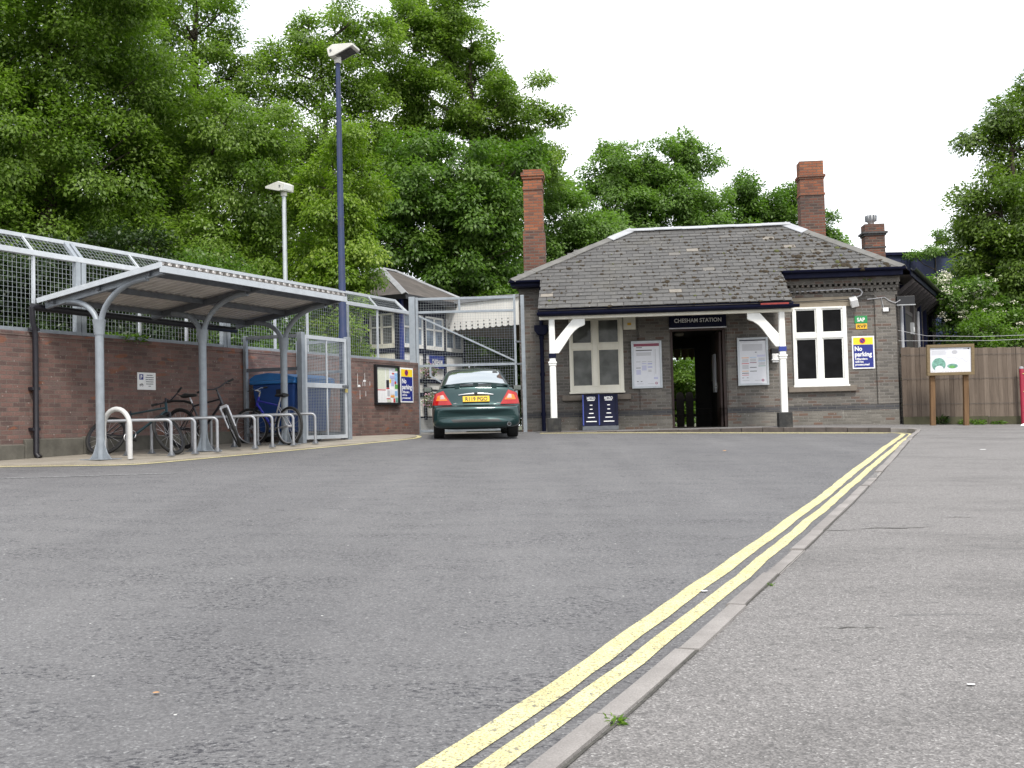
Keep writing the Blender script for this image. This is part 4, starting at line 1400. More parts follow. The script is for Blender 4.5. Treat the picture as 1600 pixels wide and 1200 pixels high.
# ---- passage through the building
PB = 4.15
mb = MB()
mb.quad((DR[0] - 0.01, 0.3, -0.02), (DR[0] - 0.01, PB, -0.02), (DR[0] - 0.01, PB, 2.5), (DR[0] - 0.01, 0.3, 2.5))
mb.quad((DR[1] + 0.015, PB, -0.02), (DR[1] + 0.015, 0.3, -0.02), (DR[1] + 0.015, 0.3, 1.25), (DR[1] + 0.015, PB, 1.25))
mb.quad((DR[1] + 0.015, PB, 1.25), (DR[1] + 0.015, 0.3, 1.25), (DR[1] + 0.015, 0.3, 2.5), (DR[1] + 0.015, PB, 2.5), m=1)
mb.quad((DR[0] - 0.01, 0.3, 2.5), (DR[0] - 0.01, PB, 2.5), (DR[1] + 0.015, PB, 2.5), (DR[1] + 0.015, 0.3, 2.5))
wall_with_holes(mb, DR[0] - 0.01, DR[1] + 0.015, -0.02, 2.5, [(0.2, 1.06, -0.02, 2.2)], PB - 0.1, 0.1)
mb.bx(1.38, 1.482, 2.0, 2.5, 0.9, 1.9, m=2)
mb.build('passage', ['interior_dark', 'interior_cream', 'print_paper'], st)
mb = MB(); mb.quad((DR[0], -0.3, 0.004), (DR[1], -0.3, 0.004), (DR[1], PB, 0.004), (DR[0], PB, 0.004)); mb.build('passage_floor', 'concrete_old', st)
mb = MB()
mb.bx(DR[0], DR[0] + 0.06, 0.02, 0.14, 0, DR[3] - 0.06); mb.bx(DR[1] - 0.07, DR[1], 0.02, 0.14, 0, DR[3] - 0.06); mb.bx(DR[0], DR[1], 0.02, 0.14, DR[3] - 0.06, DR[3])
mb.build('door_frame', 'door_brown', st, bevel=0.005)
mb = MB()
mb.bx(1.33, 1.385, 0.16, 1.02, 0.01, 2.33)
for z in ((0.15, 0.95), (1.15, 2.2)):
    mb.bx(1.318, 1.33, 0.28, 0.9, z[0], z[1])
dl_ = mb.build('door', 'door_brown', st, bevel=0.006)
mb = MB(); mb.cyl((1.33, 0.95, 1.02), (1.27, 0.95, 1.02), 0.011, n=8); mb.cyl((1.275, 0.97, 1.02), (1.275, 0.84, 1.02), 0.010, n=8); mb.bx(1.322, 1.33, 0.925, 0.975, 0.92, 1.12)
mb.build('handle', 'chrome', dl_, smooth=40)
mb = MB(); mb.lathe([(0.0, 0.0), (0.1, 0.01), (0.13, 0.06), (0.1, 0.1), (0, 0.11)], 14, centre=(0.42, 0.9, 2.3)); mb.build('globe_light', 'interior_cream', st, smooth=60)

# ---- side walls, back wall
sdir_ = Vector((math.sin(R(22.3)), math.cos(R(22.3)), 0))       # the right hand side runs off at an angle
nside = Vector((sdir_.y, -sdir_.x, 0))
SL = 9.0
def sd(s, o, z): return Vector((5.5, 0.0, 0)) + sdir_ * s + nside * o + Vector((0, 0, z))
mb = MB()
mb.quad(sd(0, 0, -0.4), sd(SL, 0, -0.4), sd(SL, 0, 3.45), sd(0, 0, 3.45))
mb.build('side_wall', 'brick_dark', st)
e_ = sd(SL, 0, 0)
mb = MB()
mb.quad((-3.53, PB, -0.4), (-3.53, 0.3, -0.4), (-3.53, 0.3, 3.5), (-3.53, PB, 3.5))
wall_with_holes(mb, -3.53, 7.2, -0.4, 3.5, [(0.2, 1.06, -0.02, 2.2)], PB, 0.1)
mb.quad((e_.x, e_.y, -0.4), (3.2, e_.y + 0.5, -0.4), (3.2, e_.y + 0.5, 3.4), (e_.x, e_.y, 3.4))
mb.quad((3.2, e_.y + 0.5, -0.4), (3.2, PB, -0.4), (3.2, PB, 3.4), (3.2, e_.y + 0.5, 3.4))
mb.build('rear_wall', 'brick_stock', st)
for s, w_, m_ in ((0.42, 0.08, 'lead_pale'), (1.05, 0.2, 'navy'), (2.9, 0.2, 'side_timber'), (3.6, 0.1, 'lead'), (4.4, 0.2, 'navy'), (5.6, 0.2, 'navy'), (7.0, 0.2, 'navy')):
    mb = MB()
    if m_.startswith('lead'):
        mb.tube([sd(s, 0.09, -0.3), sd(s, 0.09, 2.95)], 0.045, 10)
        mb.build('downpipe', m_, st, smooth=40)
    else:
        a, b = sd(s, 0.04, -0.3), sd(s, 0.04, 3.4)
        mb.bar(a, b, w_, 0.1, up=nside)
        mb.build('side_post', m_, st)
mb = MB(); mb.bar(sd(2.05, 0.03, -0.3), sd(2.05, 0.03, 2.75), 1.3, 0.05, up=nside); mb.build('side_door', 'interior_dark', st)
mb = MB(); mb.bar(sd(1.35, 0.03, 2.78), sd(2.75, 0.03, 2.78), 0.07, 0.1); mb.build('side_lintel', 'side_timber', st)
mb = MB(); mb.bar(sd(2.4, 0.07, 2.26), sd(2.4, 0.07, 2.56), 0.24, 0.12, up=nside); mb.bar(sd(2.38, 0.135, 2.32), sd(2.38, 0.135, 2.44), 0.1, 0.02, up=nside, m=1)
mb.build('meter_box', ['box_grey', 'box_white'], st)
for i_ in range(14):
    mb = MB()
    s = 0.3 + i_ * 0.6
    mb.bar(sd(s, 0.02, 3.1), sd(s, 0.42, 3.42), 0.07, 0.09)
    mb.build('eaves_bracket', 'side_timber', st)

# ---- main roof
ZE, ZR, VE, VR = 3.68, 5.21, -0.42, 2.05        # eaves / ridge heights and their v
kz = (ZR - ZE) / (VR - VE)
UL, UR, RL, RR_ = -3.68, 5.64, -0.76, 3.40
def fz(v): return ZE + (v - VE) * kz
CV, CU0, CU1 = -1.80, -2.96, 2.80               # porch eaves and its sides
def slates(mb, inside, umin, umax, vmin, vmax, rnd):
    """single slates with their lower edges standing proud, in courses up the slope"""
    ln = math.hypot(1, kz)
    ex, w_ = 0.20, 0.30
    course = 0
    v = vmin
    while v < vmax:
        off = (course % 2) * w_ / 2 + rnd.uniform(-0.012, 0.012)
        u = umin - w_ + off
        while u < umax:
            cu, cv = u + w_ / 2, v + ex / ln * 0.5
            a_, b_ = (max(u, CU0), min(u + w_, CU1)) if cv < VE else (u, u + w_)
            if inside((a_ + b_) / 2, cv) and b_ - a_ > 0.03:
                g = 0.006
                du = rnd.uniform(-0.004, 0.004); lift = rnd.uniform(0.014, 0.024); slip = rnd.uniform(-0.006, 0.006) - (0.03 if rnd.random() < 0.02 else 0)
                va, vb = v - 0.01 + slip, v + ex / ln * 1.05
                z0, z1 = fz(va) + lift + 0.004, fz(vb) + 0.004
                a, b = a_ + g + du, b_ - g + du
                vs = [(a, va, z0), (b, va, z0), (b, vb, z1), (a, vb, z1), (a, va, z0 - 0.012), (b, va, z0 - 0.012)]
                tn = min(0.93, max(0, rnd.gauss(0.45, 0.17))) if rnd.random() > 0.012 else 1.0
                mb.add(vs, [(0, 1, 2, 3), (4, 5, 1, 0), (0, 3, 4), (1, 5, 2)], 0, tn)
            u += w_
        v += ex / ln
        course += 1
def in_main(u, v):
    if v < VE or v > VR: return False
    f = (v - VE) / (VR - VE)
    return UL + (RL - UL) * f - 0.04 < u < UR + (RR_ - UR) * f + 0.04
def in_porch(u, v):
    return CV <= v < VE and CU0 < u < CU1
rs = random.Random(21)
mb = MB(); slates(mb, lambda u, v: in_main(u, v) or in_porch(u, v), UL, UR, CV, VR, rs)
roof = mb.build('roof', 'slate', st)
# decking under the slates and the other slopes
mb = MB()
d_ = 0.006
mb.quad((UL, VE, ZE - d_), (UR, VE, ZE - d_), (RR_, VR, ZR - d_), (RL, VR, ZR - d_))
mb.quad((CU0 + 0.02, CV + 0.01, fz(CV) - d_), (CU1 - 0.02, CV + 0.01, fz(CV) - d_), (CU1 - 0.02, VE, ZE - d_), (CU0 + 0.02, VE, ZE - d_))
mb.quad((CU1 - 0.02, CV + 0.01, fz(CV) - 0.05), (CU0 + 0.02, CV + 0.01, fz(CV) - 0.05), (CU0 + 0.02, 0.0, fz(0) - 0.05), (CU1 - 0.02, 0.0, fz(0) - 0.05), m=1)
mb.build('roof_deck', ['side_timber', 'soffit_dark'], st)
VB = 4.55
e1 = sd(SL + 0.3, 0.42, 0)
mb = MB()
mb.quad((RL, VR, ZR), (RR_, VR, ZR), (RR_ + 2.6, VB, ZE), (UL, VB, ZE))
mb.add([(UL, VE, ZE), (RL, VR, ZR), (UL, VB, ZE)], [(0, 1, 2)])
# right hand slope over the angled wing, low pitched
rw0, rw1 = Vector((RR_ + 0.5, VR + 0.6, 4.72)), Vector((e1.x - 2.4, e1.y + 0.6, 4.55))
se0, se1 = Vector((UR, VE, ZE)), Vector((e1.x, e1.y, ZE - 0.03))
mb.add([tuple(se0), tuple(se1), tuple(rw1), tuple(rw0), (RR_, VR, ZR)], [(0, 1, 2, 3), (0, 3, 4)])
mb.add([tuple(rw0), tuple(rw1), (4.0, e1.y + 0.8, ZE), (4.0, VB, ZE)], [(0, 1, 2, 3)])
mb.build('rear_roof', 'slate_far', st)
# caps
def cap(mb, a, b, w_, lift, m=0):
    a, b = Vector(a), Vector(b)
    d = (b - a).normalized(); s_ = d.cross(Vector((0, 0, 1))).normalized(); up = s_.cross(d)
    n = max(1, int((b - a).length / 0.62))
    for k in range(n):
        p, q = a + (b - a) * (k / n), a + (b - a) * ((k + 1) / n) + d * 0.03
        o = up * (lift + 0.006 * (k % 2))
        vs = []
        for P in (p, q):
            vs += [P + s_ * w_ + o - up * (w_ * 0.42), P + o + up * 0.02, P - s_ * w_ + o - up * (w_ * 0.42)]
        vs += [v - up * 0.018 for v in vs]
        mb.add(vs, [(0, 1, 4, 3), (1, 2, 5, 4), (0, 6, 7, 1), (1, 7, 8, 2), (6, 9, 10, 7), (7, 10, 11, 8), (0, 3, 9, 6), (2, 8, 11, 5), (3, 4, 10, 9), (4, 5, 11, 10)], m)
mb = MB()
cap(mb, (RL - 0.02, VR, ZR + 0.02), (RR_ + 0.02, VR, ZR + 0.02), 0.13, 0.035, 0)
mb.build('ridge_cap', 'lead_pale', st)
for (a, b) in (((UL, VE, ZE), (RL, VR, ZR)), ((UR, VE, ZE), (RR_, VR, ZR))):
    a, b = Vector(a), Vector(b)
    mb = MB()
    cap(mb, a, a + (b - a) * 0.84, 0.15, 0.035, 0)
    cap(mb, a + (b - a) * 0.82, b + (b - a) * 0.02, 0.19, 0.05, 1)
    mb.build('hip_cap', ['hip_tile', 'lead_pale'], st)
# lumps of moss on the slates
mb = MB()
ico = bmesh.new(); bmesh.ops.create_icosphere(ico, subdivisions=1, radius=1)
iv = [v.co.copy() for v in ico.verts]; fi = [tuple(v.index for v in f.verts) for f in ico.faces]; ico.free()
k = 0
while k < 620:
    u, v = rs.uniform(UL, UR), rs.uniform(CV, VR)
    if not (in_main(u, v) or in_porch(u, v)): continue
    dens = 0.16 + 0.84 * max(0, min(1, (u + 0.5) / 5)) * (1 if v < 1.4 else 0.5)
    if u > 2.6 and v < 0.5: dens = 1.0
    if rs.random() > dens: continue
    a = rs.uniform(0.014, 0.044) * (1.5 if rs.random() < 0.15 else 1)
    if u > 3 and v < 0.4: a *= 1.5
    row = round((v - CV) / (0.20 / math.hypot(1, kz))) * (0.20 / math.hypot(1, kz)) + CV - 0.012
    v = row if rs.random() < 0.75 else v
    c = Vector((u, v, fz(v) + 0.014)); sx = a * rs.uniform(0.8, 1.6)
    mb.add([c + Vector((q_.x * sx * rs.uniform(0.7, 1.2), q_.y * a * rs.uniform(0.7, 1.2), q_.z * a * 0.7 + q_.y * a * kz)) for q_ in iv], fi, 0 if rs.random() < 0.93 else 1)
    k += 1
mo = tag(mb.build('moss', ['moss', 'moss_green'], roof, smooth=180), kind='stuff')

# ---- fascias, gutters
def fascia(u0, u1, z0, z1, v):
    mb = MB(); mb.bx(u0, u1, v - 0.012, v + 0.02, z0, z1)
    o = mb.build('fascia', 'navy', st, bevel=0.004)
    return o
def gutter(a, b, r=0.06, mat='navy'):
    a, b = Vector(a), Vector(b)
    d = (b - a).normalized(); s_ = d.cross(Vector((0, 0, 1))).normalized()
    mb = MB()
    vs = []
    n = 9
    for P in (a, b):
        for rr_ in (r, r * 0.86):
            for k in range(n):
                t = math.pi * k / (n - 1)
                vs.append(P + s_ * (math.cos(t) * rr_) - Vector((0, 0, 1)) * (math.sin(t) * rr_))
    fs = []
    for k in range(n - 1):
        fs += [(k, k + 1, 2 * n + k + 1, 2 * n + k), (n + k + 1, n + k, 3 * n + k, 3 * n + k + 1), (k, n + k, n + k + 1, k + 1), (2 * n + k, 2 * n + k + 1, 3 * n + k + 1, 3 * n + k)]
    fs += [(0, 2 * n, 3 * n, n), (n - 1, 2 * n - 1, 4 * n - 1, 3 * n - 1)]
    mb.add(vs, fs)
    return mb.build('gutter', mat, st, smooth=50)
fascia(CU1 + 0.03, UR - 0.02, 3.50, 3.655, VE + 0.05)
gutter((CU1 + 0.02, VE - 0.03, ZE - 0.005), (UR + 0.02, VE - 0.03, ZE - 0.005), 0.065)
mb = MB(); mb.bx(CU1 + 0.03, UR - 0.03, VE + 0.07, 0.0, 3.505, 3.52); mb.build('soffit', 'navy', st)
fascia(UL - 0.02, CU0 - 0.02, 3.55, 3.665, VE + 0.05)
gutter((UL - 0.03, VE - 0.03, ZE - 0.005), (CU0 - 0.01, VE - 0.03, ZE - 0.005), 0.06)
mb = MB(); mb.bx(UL, CU0 - 0.02, VE + 0.07, 0.0, 3.53, 3.545); mb.build('soffit', 'navy', st)
# angled side eaves
mb = MB(); mb.bar(sd(-0.1, 0.40, 3.56), sd(SL + 0.3, 0.40, 3.55), 0.03, 0.15); mb.build('fascia', 'navy', st)
gutter(sd(-0.15, 0.47, ZE - 0.02), sd(SL + 0.3, 0.47, ZE - 0.03), 0.065, 'black_paint')
mb = MB(); mb.quad(sd(-0.2, 0.41, 3.5), sd(SL, 0.41, 3.5), sd(SL, 0, 3.5), sd(-0.2, 0, 3.5)); mb.build('soffit', 'side_timber', st)
mb = MB(); mb.bar(sd(1.0, 0.36, ZE + 0.02), sd(3.0, 0.36, ZE + 0.02), 0.1, 0.03); mb.build('flashing', 'red_flash', st)
# porch: beam, gutter, strip, posts with curved brackets
mb = MB(); mb.bx(CU0 + 0.02, CU1 + 0.02, -1.66, -1.54, 2.585, 2.66); mb.build('porch_beam', 'cream_paint', st, bevel=0.006)
mb = MB(); mb.bx(CU0 + 0.0, CU1 + 0.02, -1.765, -1.735, 2.655, fz(CV) - 0.015); mb.build('porch_fascia', 'navy', st)
gutter((CU0 - 0.02, CV + 0.0, 2.735), (CU1 + 0.14, CV + 0.0, 2.735), 0.068)
mb = MB(); mb.bx(CU1 - 0.72, CU1 - 0.1, CV - 0.072, CV + 0.0, 2.737, 2.775); mb.build('gutter_strip', 'red_flash', st)
for u in (CU0 + 0.03, CU1 - 0.03):
    mb = MB()
    mb.prism([(VE + 0.1, fz(VE) - 0.03), (CV + 0.05, fz(CV) - 0.03), (CV + 0.05, fz(CV) - 0.16), (VE + 0.1, fz(CV) - 0.16)], lambda a, b: (u - 0.015, a, b), lambda a, b: (u + 0.015, a, b))
    mb.build('porch_cheek', 'navy', st)
BRK = [(0.0, 1.80), (0.083, 1.80), (0.2, 1.96), (0.29, 2.09), (0.364, 2.20), (0.46, 2.31), (0.571, 2.39), (0.66, 2.42), (0.70, 2.45), (0.70, 2.58), (0.42, 2.58), (0.0, 2.085)]
for pu, sg, bandm in ((-2.655, 1, 'navy'), (2.565, -1, 'navy_bright')):
    pv = -1.60
    mb = MB(); mb.bx(pu - 0.155, pu + 0.155, pv - 0.155, pv + 0.155, -0.3, 0.31)
    mb.build('porch_plinth', 'stone_black', st, bevel=0.02)
    mb = MB()
    h0, h1 = 0.074, 0.066
    z0, z1 = 0.31, 2.585
    vs = []
    for z, h in ((z0, h0), (1.6, h0 * 0.97), (z1, h1)):
        c_ = h * 0.25
        for (x, y) in ((-h + c_, -h), (h - c_, -h), (h, -h + c_), (h, h - c_), (h - c_, h), (-h + c_, h), (-h, h - c_), (-h, -h + c_)):
            vs.append((pu + x, pv + y, z))
    mb.add(vs, [(i * 8 + j, i * 8 + (j + 1) % 8, (i + 1) * 8 + (j + 1) % 8, (i + 1) * 8 + j) for i in range(2) for j in range(8)])
    po = mb.build('porch_post', 'white_paint', st)
    mb = MB(); mb.bx(pu - 0.082, pu + 0.082, pv - 0.082, pv + 0.082, 1.69, 1.80); mb.build('post_band', bandm, po, bevel=0.004)
    mb = MB(); mb.bx(pu - 0.098, pu + 0.098, pv - 0.098, pv + 0.098, 1.575, 1.61); mb.bx(pu - 0.085, pu + 0.085, pv - 0.085, pv + 0.085, 1.52, 1.573); mb.build('post_moulding', 'white_paint', po, bevel=0.006)
    mb = MB()
    mb.prism(BRK, lambda a, z: (pu + sg * (0.066 + a), pv - 0.045, z), lambda a, z: (pu + sg * (0.066 + a), pv + 0.045, z))
    mb.build('bracket', 'white_paint', po, bevel=0.008)
# left hand drainpipe with hopper
mb = MB()
mb.tube([(-2.94, -0.33, 3.62), (-2.96, -0.2, 3.45), (-2.985, -0.1, 3.3), (-2.985, -0.1, 2.62), (-2.985, -0.1, -0.1)], 0.05, 12)
for z in (2.3, 1.4, 0.42):
    mb.tube([(-2.985, -0.1, z - 0.04), (-2.985, -0.1, z + 0.04)], 0.062, 12)
dp = mb.build('downpipe', 'navy', st, smooth=40)
mb = MB()
mb.prism([(-0.09, 2.36), (0.09, 2.36), (0.17, 2.47), (0.17, 2.6), (-0.17, 2.6), (-0.17, 2.47)], lambda a, z: (-2.985 + a, -0.22, z), lambda a, z: (-2.985 + a, -0.02, z))
mb.build('hopper', 'navy', dp, bevel=0.01)

# ---- chimneys
def chimney(u0, u1, v0, v1, z0, z1, bands, mats, cowl=False, label=None):
    mb = MB()
    zs = [z0] + [b[0] for b in bands] + [z1]
    mb.bx(u0, u1, v0, v1, z0, z1, m=0)
    for (za, zb_, gr, m_) in bands:
        mb.bx(u0 - gr, u1 + gr, v0 - gr, v1 + gr, za, zb_, m=m_)
    o = mb.build('chimney', mats, roof)
    return o
c1 = chimney(-3.395, -2.92, 0.62, 1.12, 3.4, 6.64, [(3.4, 5.0, 0.035, 1), (5.0, 5.06, 0.03, 1), (6.12, 6.2, 0.02, 0), (6.4, 6.47, 0.03, 0), (6.47, 6.56, 0.055, 0)], ['brick_chimney', 'brick_chimney_dark'])
c2 = chimney(3.83, 4.45, 2.5, 2.95, 4.3, 6.98, [(4.3, 6.06, 0.004, 1), (6.06, 6.12, 0.02, 0), (6.5, 6.55, 0.02, 0), (6.55, 6.61, 0.045, 0)], ['brick_chimney', 'brick_chimney_dark'])
c3 = chimney(6.53, 7.12, 7.0, 7.5, 3.9, 6.02, [(5.28, 5.33, 0.02, 2), (5.66, 5.72, 0.03, 2), (5.72, 5.78, 0.075, 2), (5.86, 6.0, -0.04, 0)], ['brick_chimney_dark', 'brick_chimney', 'brick_band'])
mb = MB(); mb.lathe([(0.09, 0.0), (0.1, 0.08), (0.14, 0.12), (0.16, 0.2), (0.15, 0.28), (0.08, 0.33), (0, 0.34)], 14, centre=(6.78, 7.25, 6.02))
mb.build('cowl', 'box_grey', c3, smooth=50)
mb = MB()
for k in range(10):
    a = 2 * math.pi * k / 10
    mb.bar((6.78 + 0.155 * math.cos(a), 7.25 + 0.155 * math.sin(a), 6.13), (6.78 + 0.165 * math.cos(a), 7.25 + 0.165 * math.sin(a), 6.31), 0.035, 0.02)
mb.build('cowl_fin', 'galvanised_dark', c3)

# ---- platform canopy at the back left: scalloped valance, glazed roof edge, columns
ca_ = R(32)
K0 = Vector((-3.62, 3.9, 0))
kd = Vector((-math.cos(ca_), math.sin(ca_), 0))         # along the valance, to the left and away
kn = Vector((math.sin(ca_), math.cos(ca_), 0))          # away down the platform
def kp(a, b, z): return K0 + kd * a + kn * b + Vector((0, 0, z))
def valance(mb, L, a0, b0, da, db, z0, z1, n, sc, m=0):
    """boarded valance with a scalloped lower edge and pierced holes"""
    def P(x, z, o=0): return kp(a0 + da * x, b0 + db * x, z)
    w_ = L / n
    for i in range(n):
        x0 = i * w_
        poly = [(x0 + 0.002, z1), (x0 + w_ - 0.002, z1), (x0 + w_ - 0.002, z0 + sc)]
        for k in range(1, 6):
            a = math.pi * k / 6
            poly.append((x0 + w_ / 2 + (w_ / 2 - 0.002) * math.cos(a), z0 + sc - sc * math.sin(a)))
        poly.append((x0 + 0.002, z0 + sc))
        nn = Vector((db, -da, 0))
        off = (kd * db * 0.01 - kn * da * 0.01)
        mb.prism(poly, lambda x, z: P(x, z) + off, lambda x, z: P(x, z) - off, m)
CL = 3.1
mb = MB(); valance(mb, CL, 0, 0, 1, 0, 3.02, 3.87, 14, 0.08)
va = mb.build('platform_valance', 'valance_paint', st)
mb = MB()
for i in range(13):
    x = (i + 1) * CL / 14
    for z, r_ in ((3.135, 0.03), (3.24, 0.02)):
        mb.disc(kp(x, -0.0145, z), 0, r_, -kd, UZ, 10)
mb.build('valance_hole', 'interior_dark', va)
mb = MB()
for (a0, b0, da, db, L) in ((CL, 0.0, 0, 1, 9.0), (0.4, 0.6, 0, 1, 8.4), (0, 9.0, 1, 0, CL)):
    valance(mb, L, a0, b0, da, db, 2.95, 3.45, int(L / 0.21), 0.07)
mb.build('platform_valance', 'valance_brown', st)
mb = MB()
pr = [(-0.05, 3.88), (CL * 0.5, 3.95), (CL + 0.08, 3.88), (CL + 0.08, 3.82), (-0.05, 3.82)]
mb.prism(pr, lambda a, z: kp(a, -0.06, z), lambda a, z: kp(a, 9.0, z))
mb.build('platform_roof', 'lead', st)
for b in (0.7, 3.5, 6.5):
    mb = MB()
    q_ = kp(-0.18, b, 0)
    mb.tube([q_ + Vector((0, 0, -0.1)), q_ + Vector((0, 0, 0.62))], 0.085, 12, m=0)
    mb.tube([q_ + Vector((0, 0, 0.62)), q_ + Vector((0, 0, 1.7))], 0.075, 12, m=1)
    mb.tube([q_ + Vector((0, 0, 1.7)), q_ + Vector((0, 0, 3.3))], 0.085, 12, m=0)
    mb.build('platform_column', ['column_red', 'cream_paint'], st, smooth=40)
# canopy on the platform behind the passage
mb = MB()
mb.bx(-3.4, 7.0, PB + 0.12, PB + 3.2, 2.62, 2.7)
mb.build('platform_roof', 'soffit_dark', st)
mb = MB()
n_ = 46
for i in range(n_):
    x0 = -3.4 + i * 10.4 / n_
    mb.bx(x0 + 0.004, x0 + 10.4 / n_ - 0.004, PB + 3.18, PB + 3.2, 2.14, 2.6)
    mb.bx(x0 + 0.07, x0 + 0.15, PB + 3.18, PB + 3.2, 2.06, 2.14)
mb.build('platform_valance', 'valance_brown', st)

# picket fence across the far side of the platform
pf = thing('picket_fence', 'dark round topped board fence seen through the station doorway', 'fence', sp(0, 8.4, 0), SROT)
mb = MB()
for i in range(16):
    x = -2.4 + i * 0.3
    poly = [(x - 0.12, -0.1), (x + 0.12, -0.1), (x + 0.12, 0.98)] + [(x + 0.12 * math.cos(math.pi * k / 8), 0.98 + 0.12 * math.sin(math.pi * k / 8)) for k in range(1, 8)] + [(x - 0.12, 0.98)]
    mb.prism(poly, lambda a, z: (a, -0.012, z), lambda a, z: (a, 0.012, z))
mb.build('boards', 'interior_dark', pf)
for z in (0.3, 0.8):
    mb = MB(); mb.bx(-2.6, 2.4, 0.014, 0.06, z, z + 0.09); mb.build('rail', 'interior_dark', pf)

# ------------------------------------------------------------------ things fixed to the station front
def st_thing(name, label, cat, u, v, z, group=None):
    return thing(name, label, cat, sp(u, v, z), SROT, group)
y = -0.0
ss_ = st_thing('station_sign', 'dark blue station name board above the doorway', 'sign', 0.13, -0.05, 2.43)
mb = MB(); mb.bx(0, 1.36, -0.05, 0, 0, 0.34); mb.build('sign_board', 'navy', ss_, bevel=0.004)
mb = MB(); mb.bx(-0.008, 1.368, -0.055, 0.0, -0.025, 0.0); mb.build('lower_trim', 'print_paper', ss_)
mb = MB(); mb.text('CHESHAM STATION', 0.135, (0.115, -0.052, 0.125), UX, UZ, width=1.13, bold=0.018); mb.build('lettering', 'sign_white', ss_)

def roundel(mb, c, r, m_red, m_blue):
    mb.disc(c, r * 0.68, r, UX, UZ, 20, m=m_red, depth=0.001)
    mb.bx(c[0] - r * 1.2, c[0] + r * 1.2, c[1] - 0.0025, c[1] - 0.001, c[2] - r * 0.18, c[2] + r * 0.18, m=m_blue)
def poster_case(label, u, rows):
    p_ = st_thing('poster_case', label, 'poster', u, -0.05, 0.985, 'framed posters beside the doorway')
    w_, h = 0.735, 1.155
    mb = MB()
    f = 0.05
    for q_ in ((0, f, 0, h), (w_ - f, w_, 0, h), (f, w_ - f, 0, f), (f, w_ - f, h - f, h)):
        mb.bx(q_[0], q_[1], -0.05, 0.0, q_[2], q_[3])
    mb.build('frame', 'galvanised_pale', p_, bevel=0.005)
    mb = MB(); mb.bx(f, w_ - f, -0.03, 0, f, h - f); mb.build('paper', 'print_paper', p_)
    mb = MB()
    mats = ['print_grey', 'print_lilac', 'print_maroon', 'ink', 'sign_red', 'sign_blue', 'print_sky', 'print_teal', 'print_orange', 'navy']
    for (a, b, c, d, m_) in rows:
        k_ = max(1, int((d - c) / 0.022)) if m_ in ('print_lilac', 'print_grey') else 1
        for j in range(k_):
            z0 = c + (d - c) * j / k_
            mb.bx(a, b, -0.032, -0.030, z0, z0 + (d - c) / k_ * (0.6 if k_ > 1 else 1), m=mats.index(m_))
    roundel(mb, (0.59, -0.0315, 0.12), 0.03, 4, 5)
    mb.build('printing', mats, p_)
poster_case('framed timetable poster with a maroon heading between the left window and the doorway', -0.81,
            [(0.06, 0.675, 1.02, 1.09, 'print_maroon'), (0.12, 0.26, 0.985, 1.0, 'ink'), (0.11, 0.5, 0.915, 0.935, 'ink'), (0.12, 0.48, 0.8, 0.88, 'print_grey'), (0.11, 0.22, 0.64, 0.655, 'print_grey'), (0.25, 0.36, 0.64, 0.655, 'print_grey'), (0.39, 0.5, 0.64, 0.655, 'print_grey'),
             (0.11, 0.22, 0.49, 0.505, 'ink'), (0.11, 0.22, 0.34, 0.46, 'print_lilac'), (0.25, 0.36, 0.595, 0.61, 'print_lilac'), (0.25, 0.36, 0.44, 0.56, 'print_lilac'), (0.39, 0.5, 0.58, 0.61, 'print_lilac'), (0.39, 0.5, 0.5, 0.53, 'print_lilac'), (0.4, 0.48, 0.4, 0.46, 'print_grey'),
             (0.545, 0.55, 0.3, 0.95, 'print_grey'), (0.57, 0.59, 0.35, 0.95, 'print_grey'), (0.53, 0.63, 0.22, 0.28, 'print_lilac'), (0.12, 0.16, 0.16, 0.175, 'ink'), (0.21, 0.25, 0.16, 0.175, 'ink'), (0.12, 0.28, 0.105, 0.115, 'print_grey'), (0.38, 0.54, 0.105, 0.115, 'print_grey')])
poster_case('framed route poster with coloured bars to the right of the doorway', 1.735,
            [(0.06, 0.68, 1.075, 1.1, 'navy'), (0.08, 0.5, 1.045, 1.055, 'print_grey'), (0.42, 0.46, 0.79, 0.805, 'ink'), (0.47, 0.66, 0.69, 0.74, 'print_lilac'), (0.1, 0.27, 0.66, 0.675, 'print_orange'), (0.29, 0.45, 0.67, 0.68, 'print_sky'), (0.1, 0.27, 0.52, 0.535, 'sign_red'), (0.29, 0.45, 0.54, 0.555, 'print_maroon'),
             (0.49, 0.66, 0.575, 0.59, 'print_sky'), (0.49, 0.66, 0.455, 0.47, 'print_teal'), (0.29, 0.45, 0.425, 0.44, 'ink'), (0.1, 0.26, 0.34, 0.352, 'print_orange'), (0.29, 0.45, 0.335, 0.35, 'ink'), (0.1, 0.26, 0.29, 0.305, 'ink'), (0.1, 0.26, 0.245, 0.257, 'sign_red'), (0.11, 0.26, 0.56, 0.64, 'print_grey'), (0.3, 0.44, 0.58, 0.65, 'print_grey'),
             (0.5, 0.65, 0.6, 0.67, 'print_grey'), (0.5, 0.65, 0.49, 0.56, 'print_grey'), (0.11, 0.26, 0.4, 0.5, 'print_grey'), (0.12, 0.6, 0.84, 1.0, 'print_grey'), (0.1, 0.14, 0.18, 0.19, 'ink'), (0.21, 0.25, 0.18, 0.19, 'ink'), (0.1, 0.27, 0.115, 0.125, 'print_grey'), (0.4, 0.54, 0.115, 0.125, 'print_grey')])

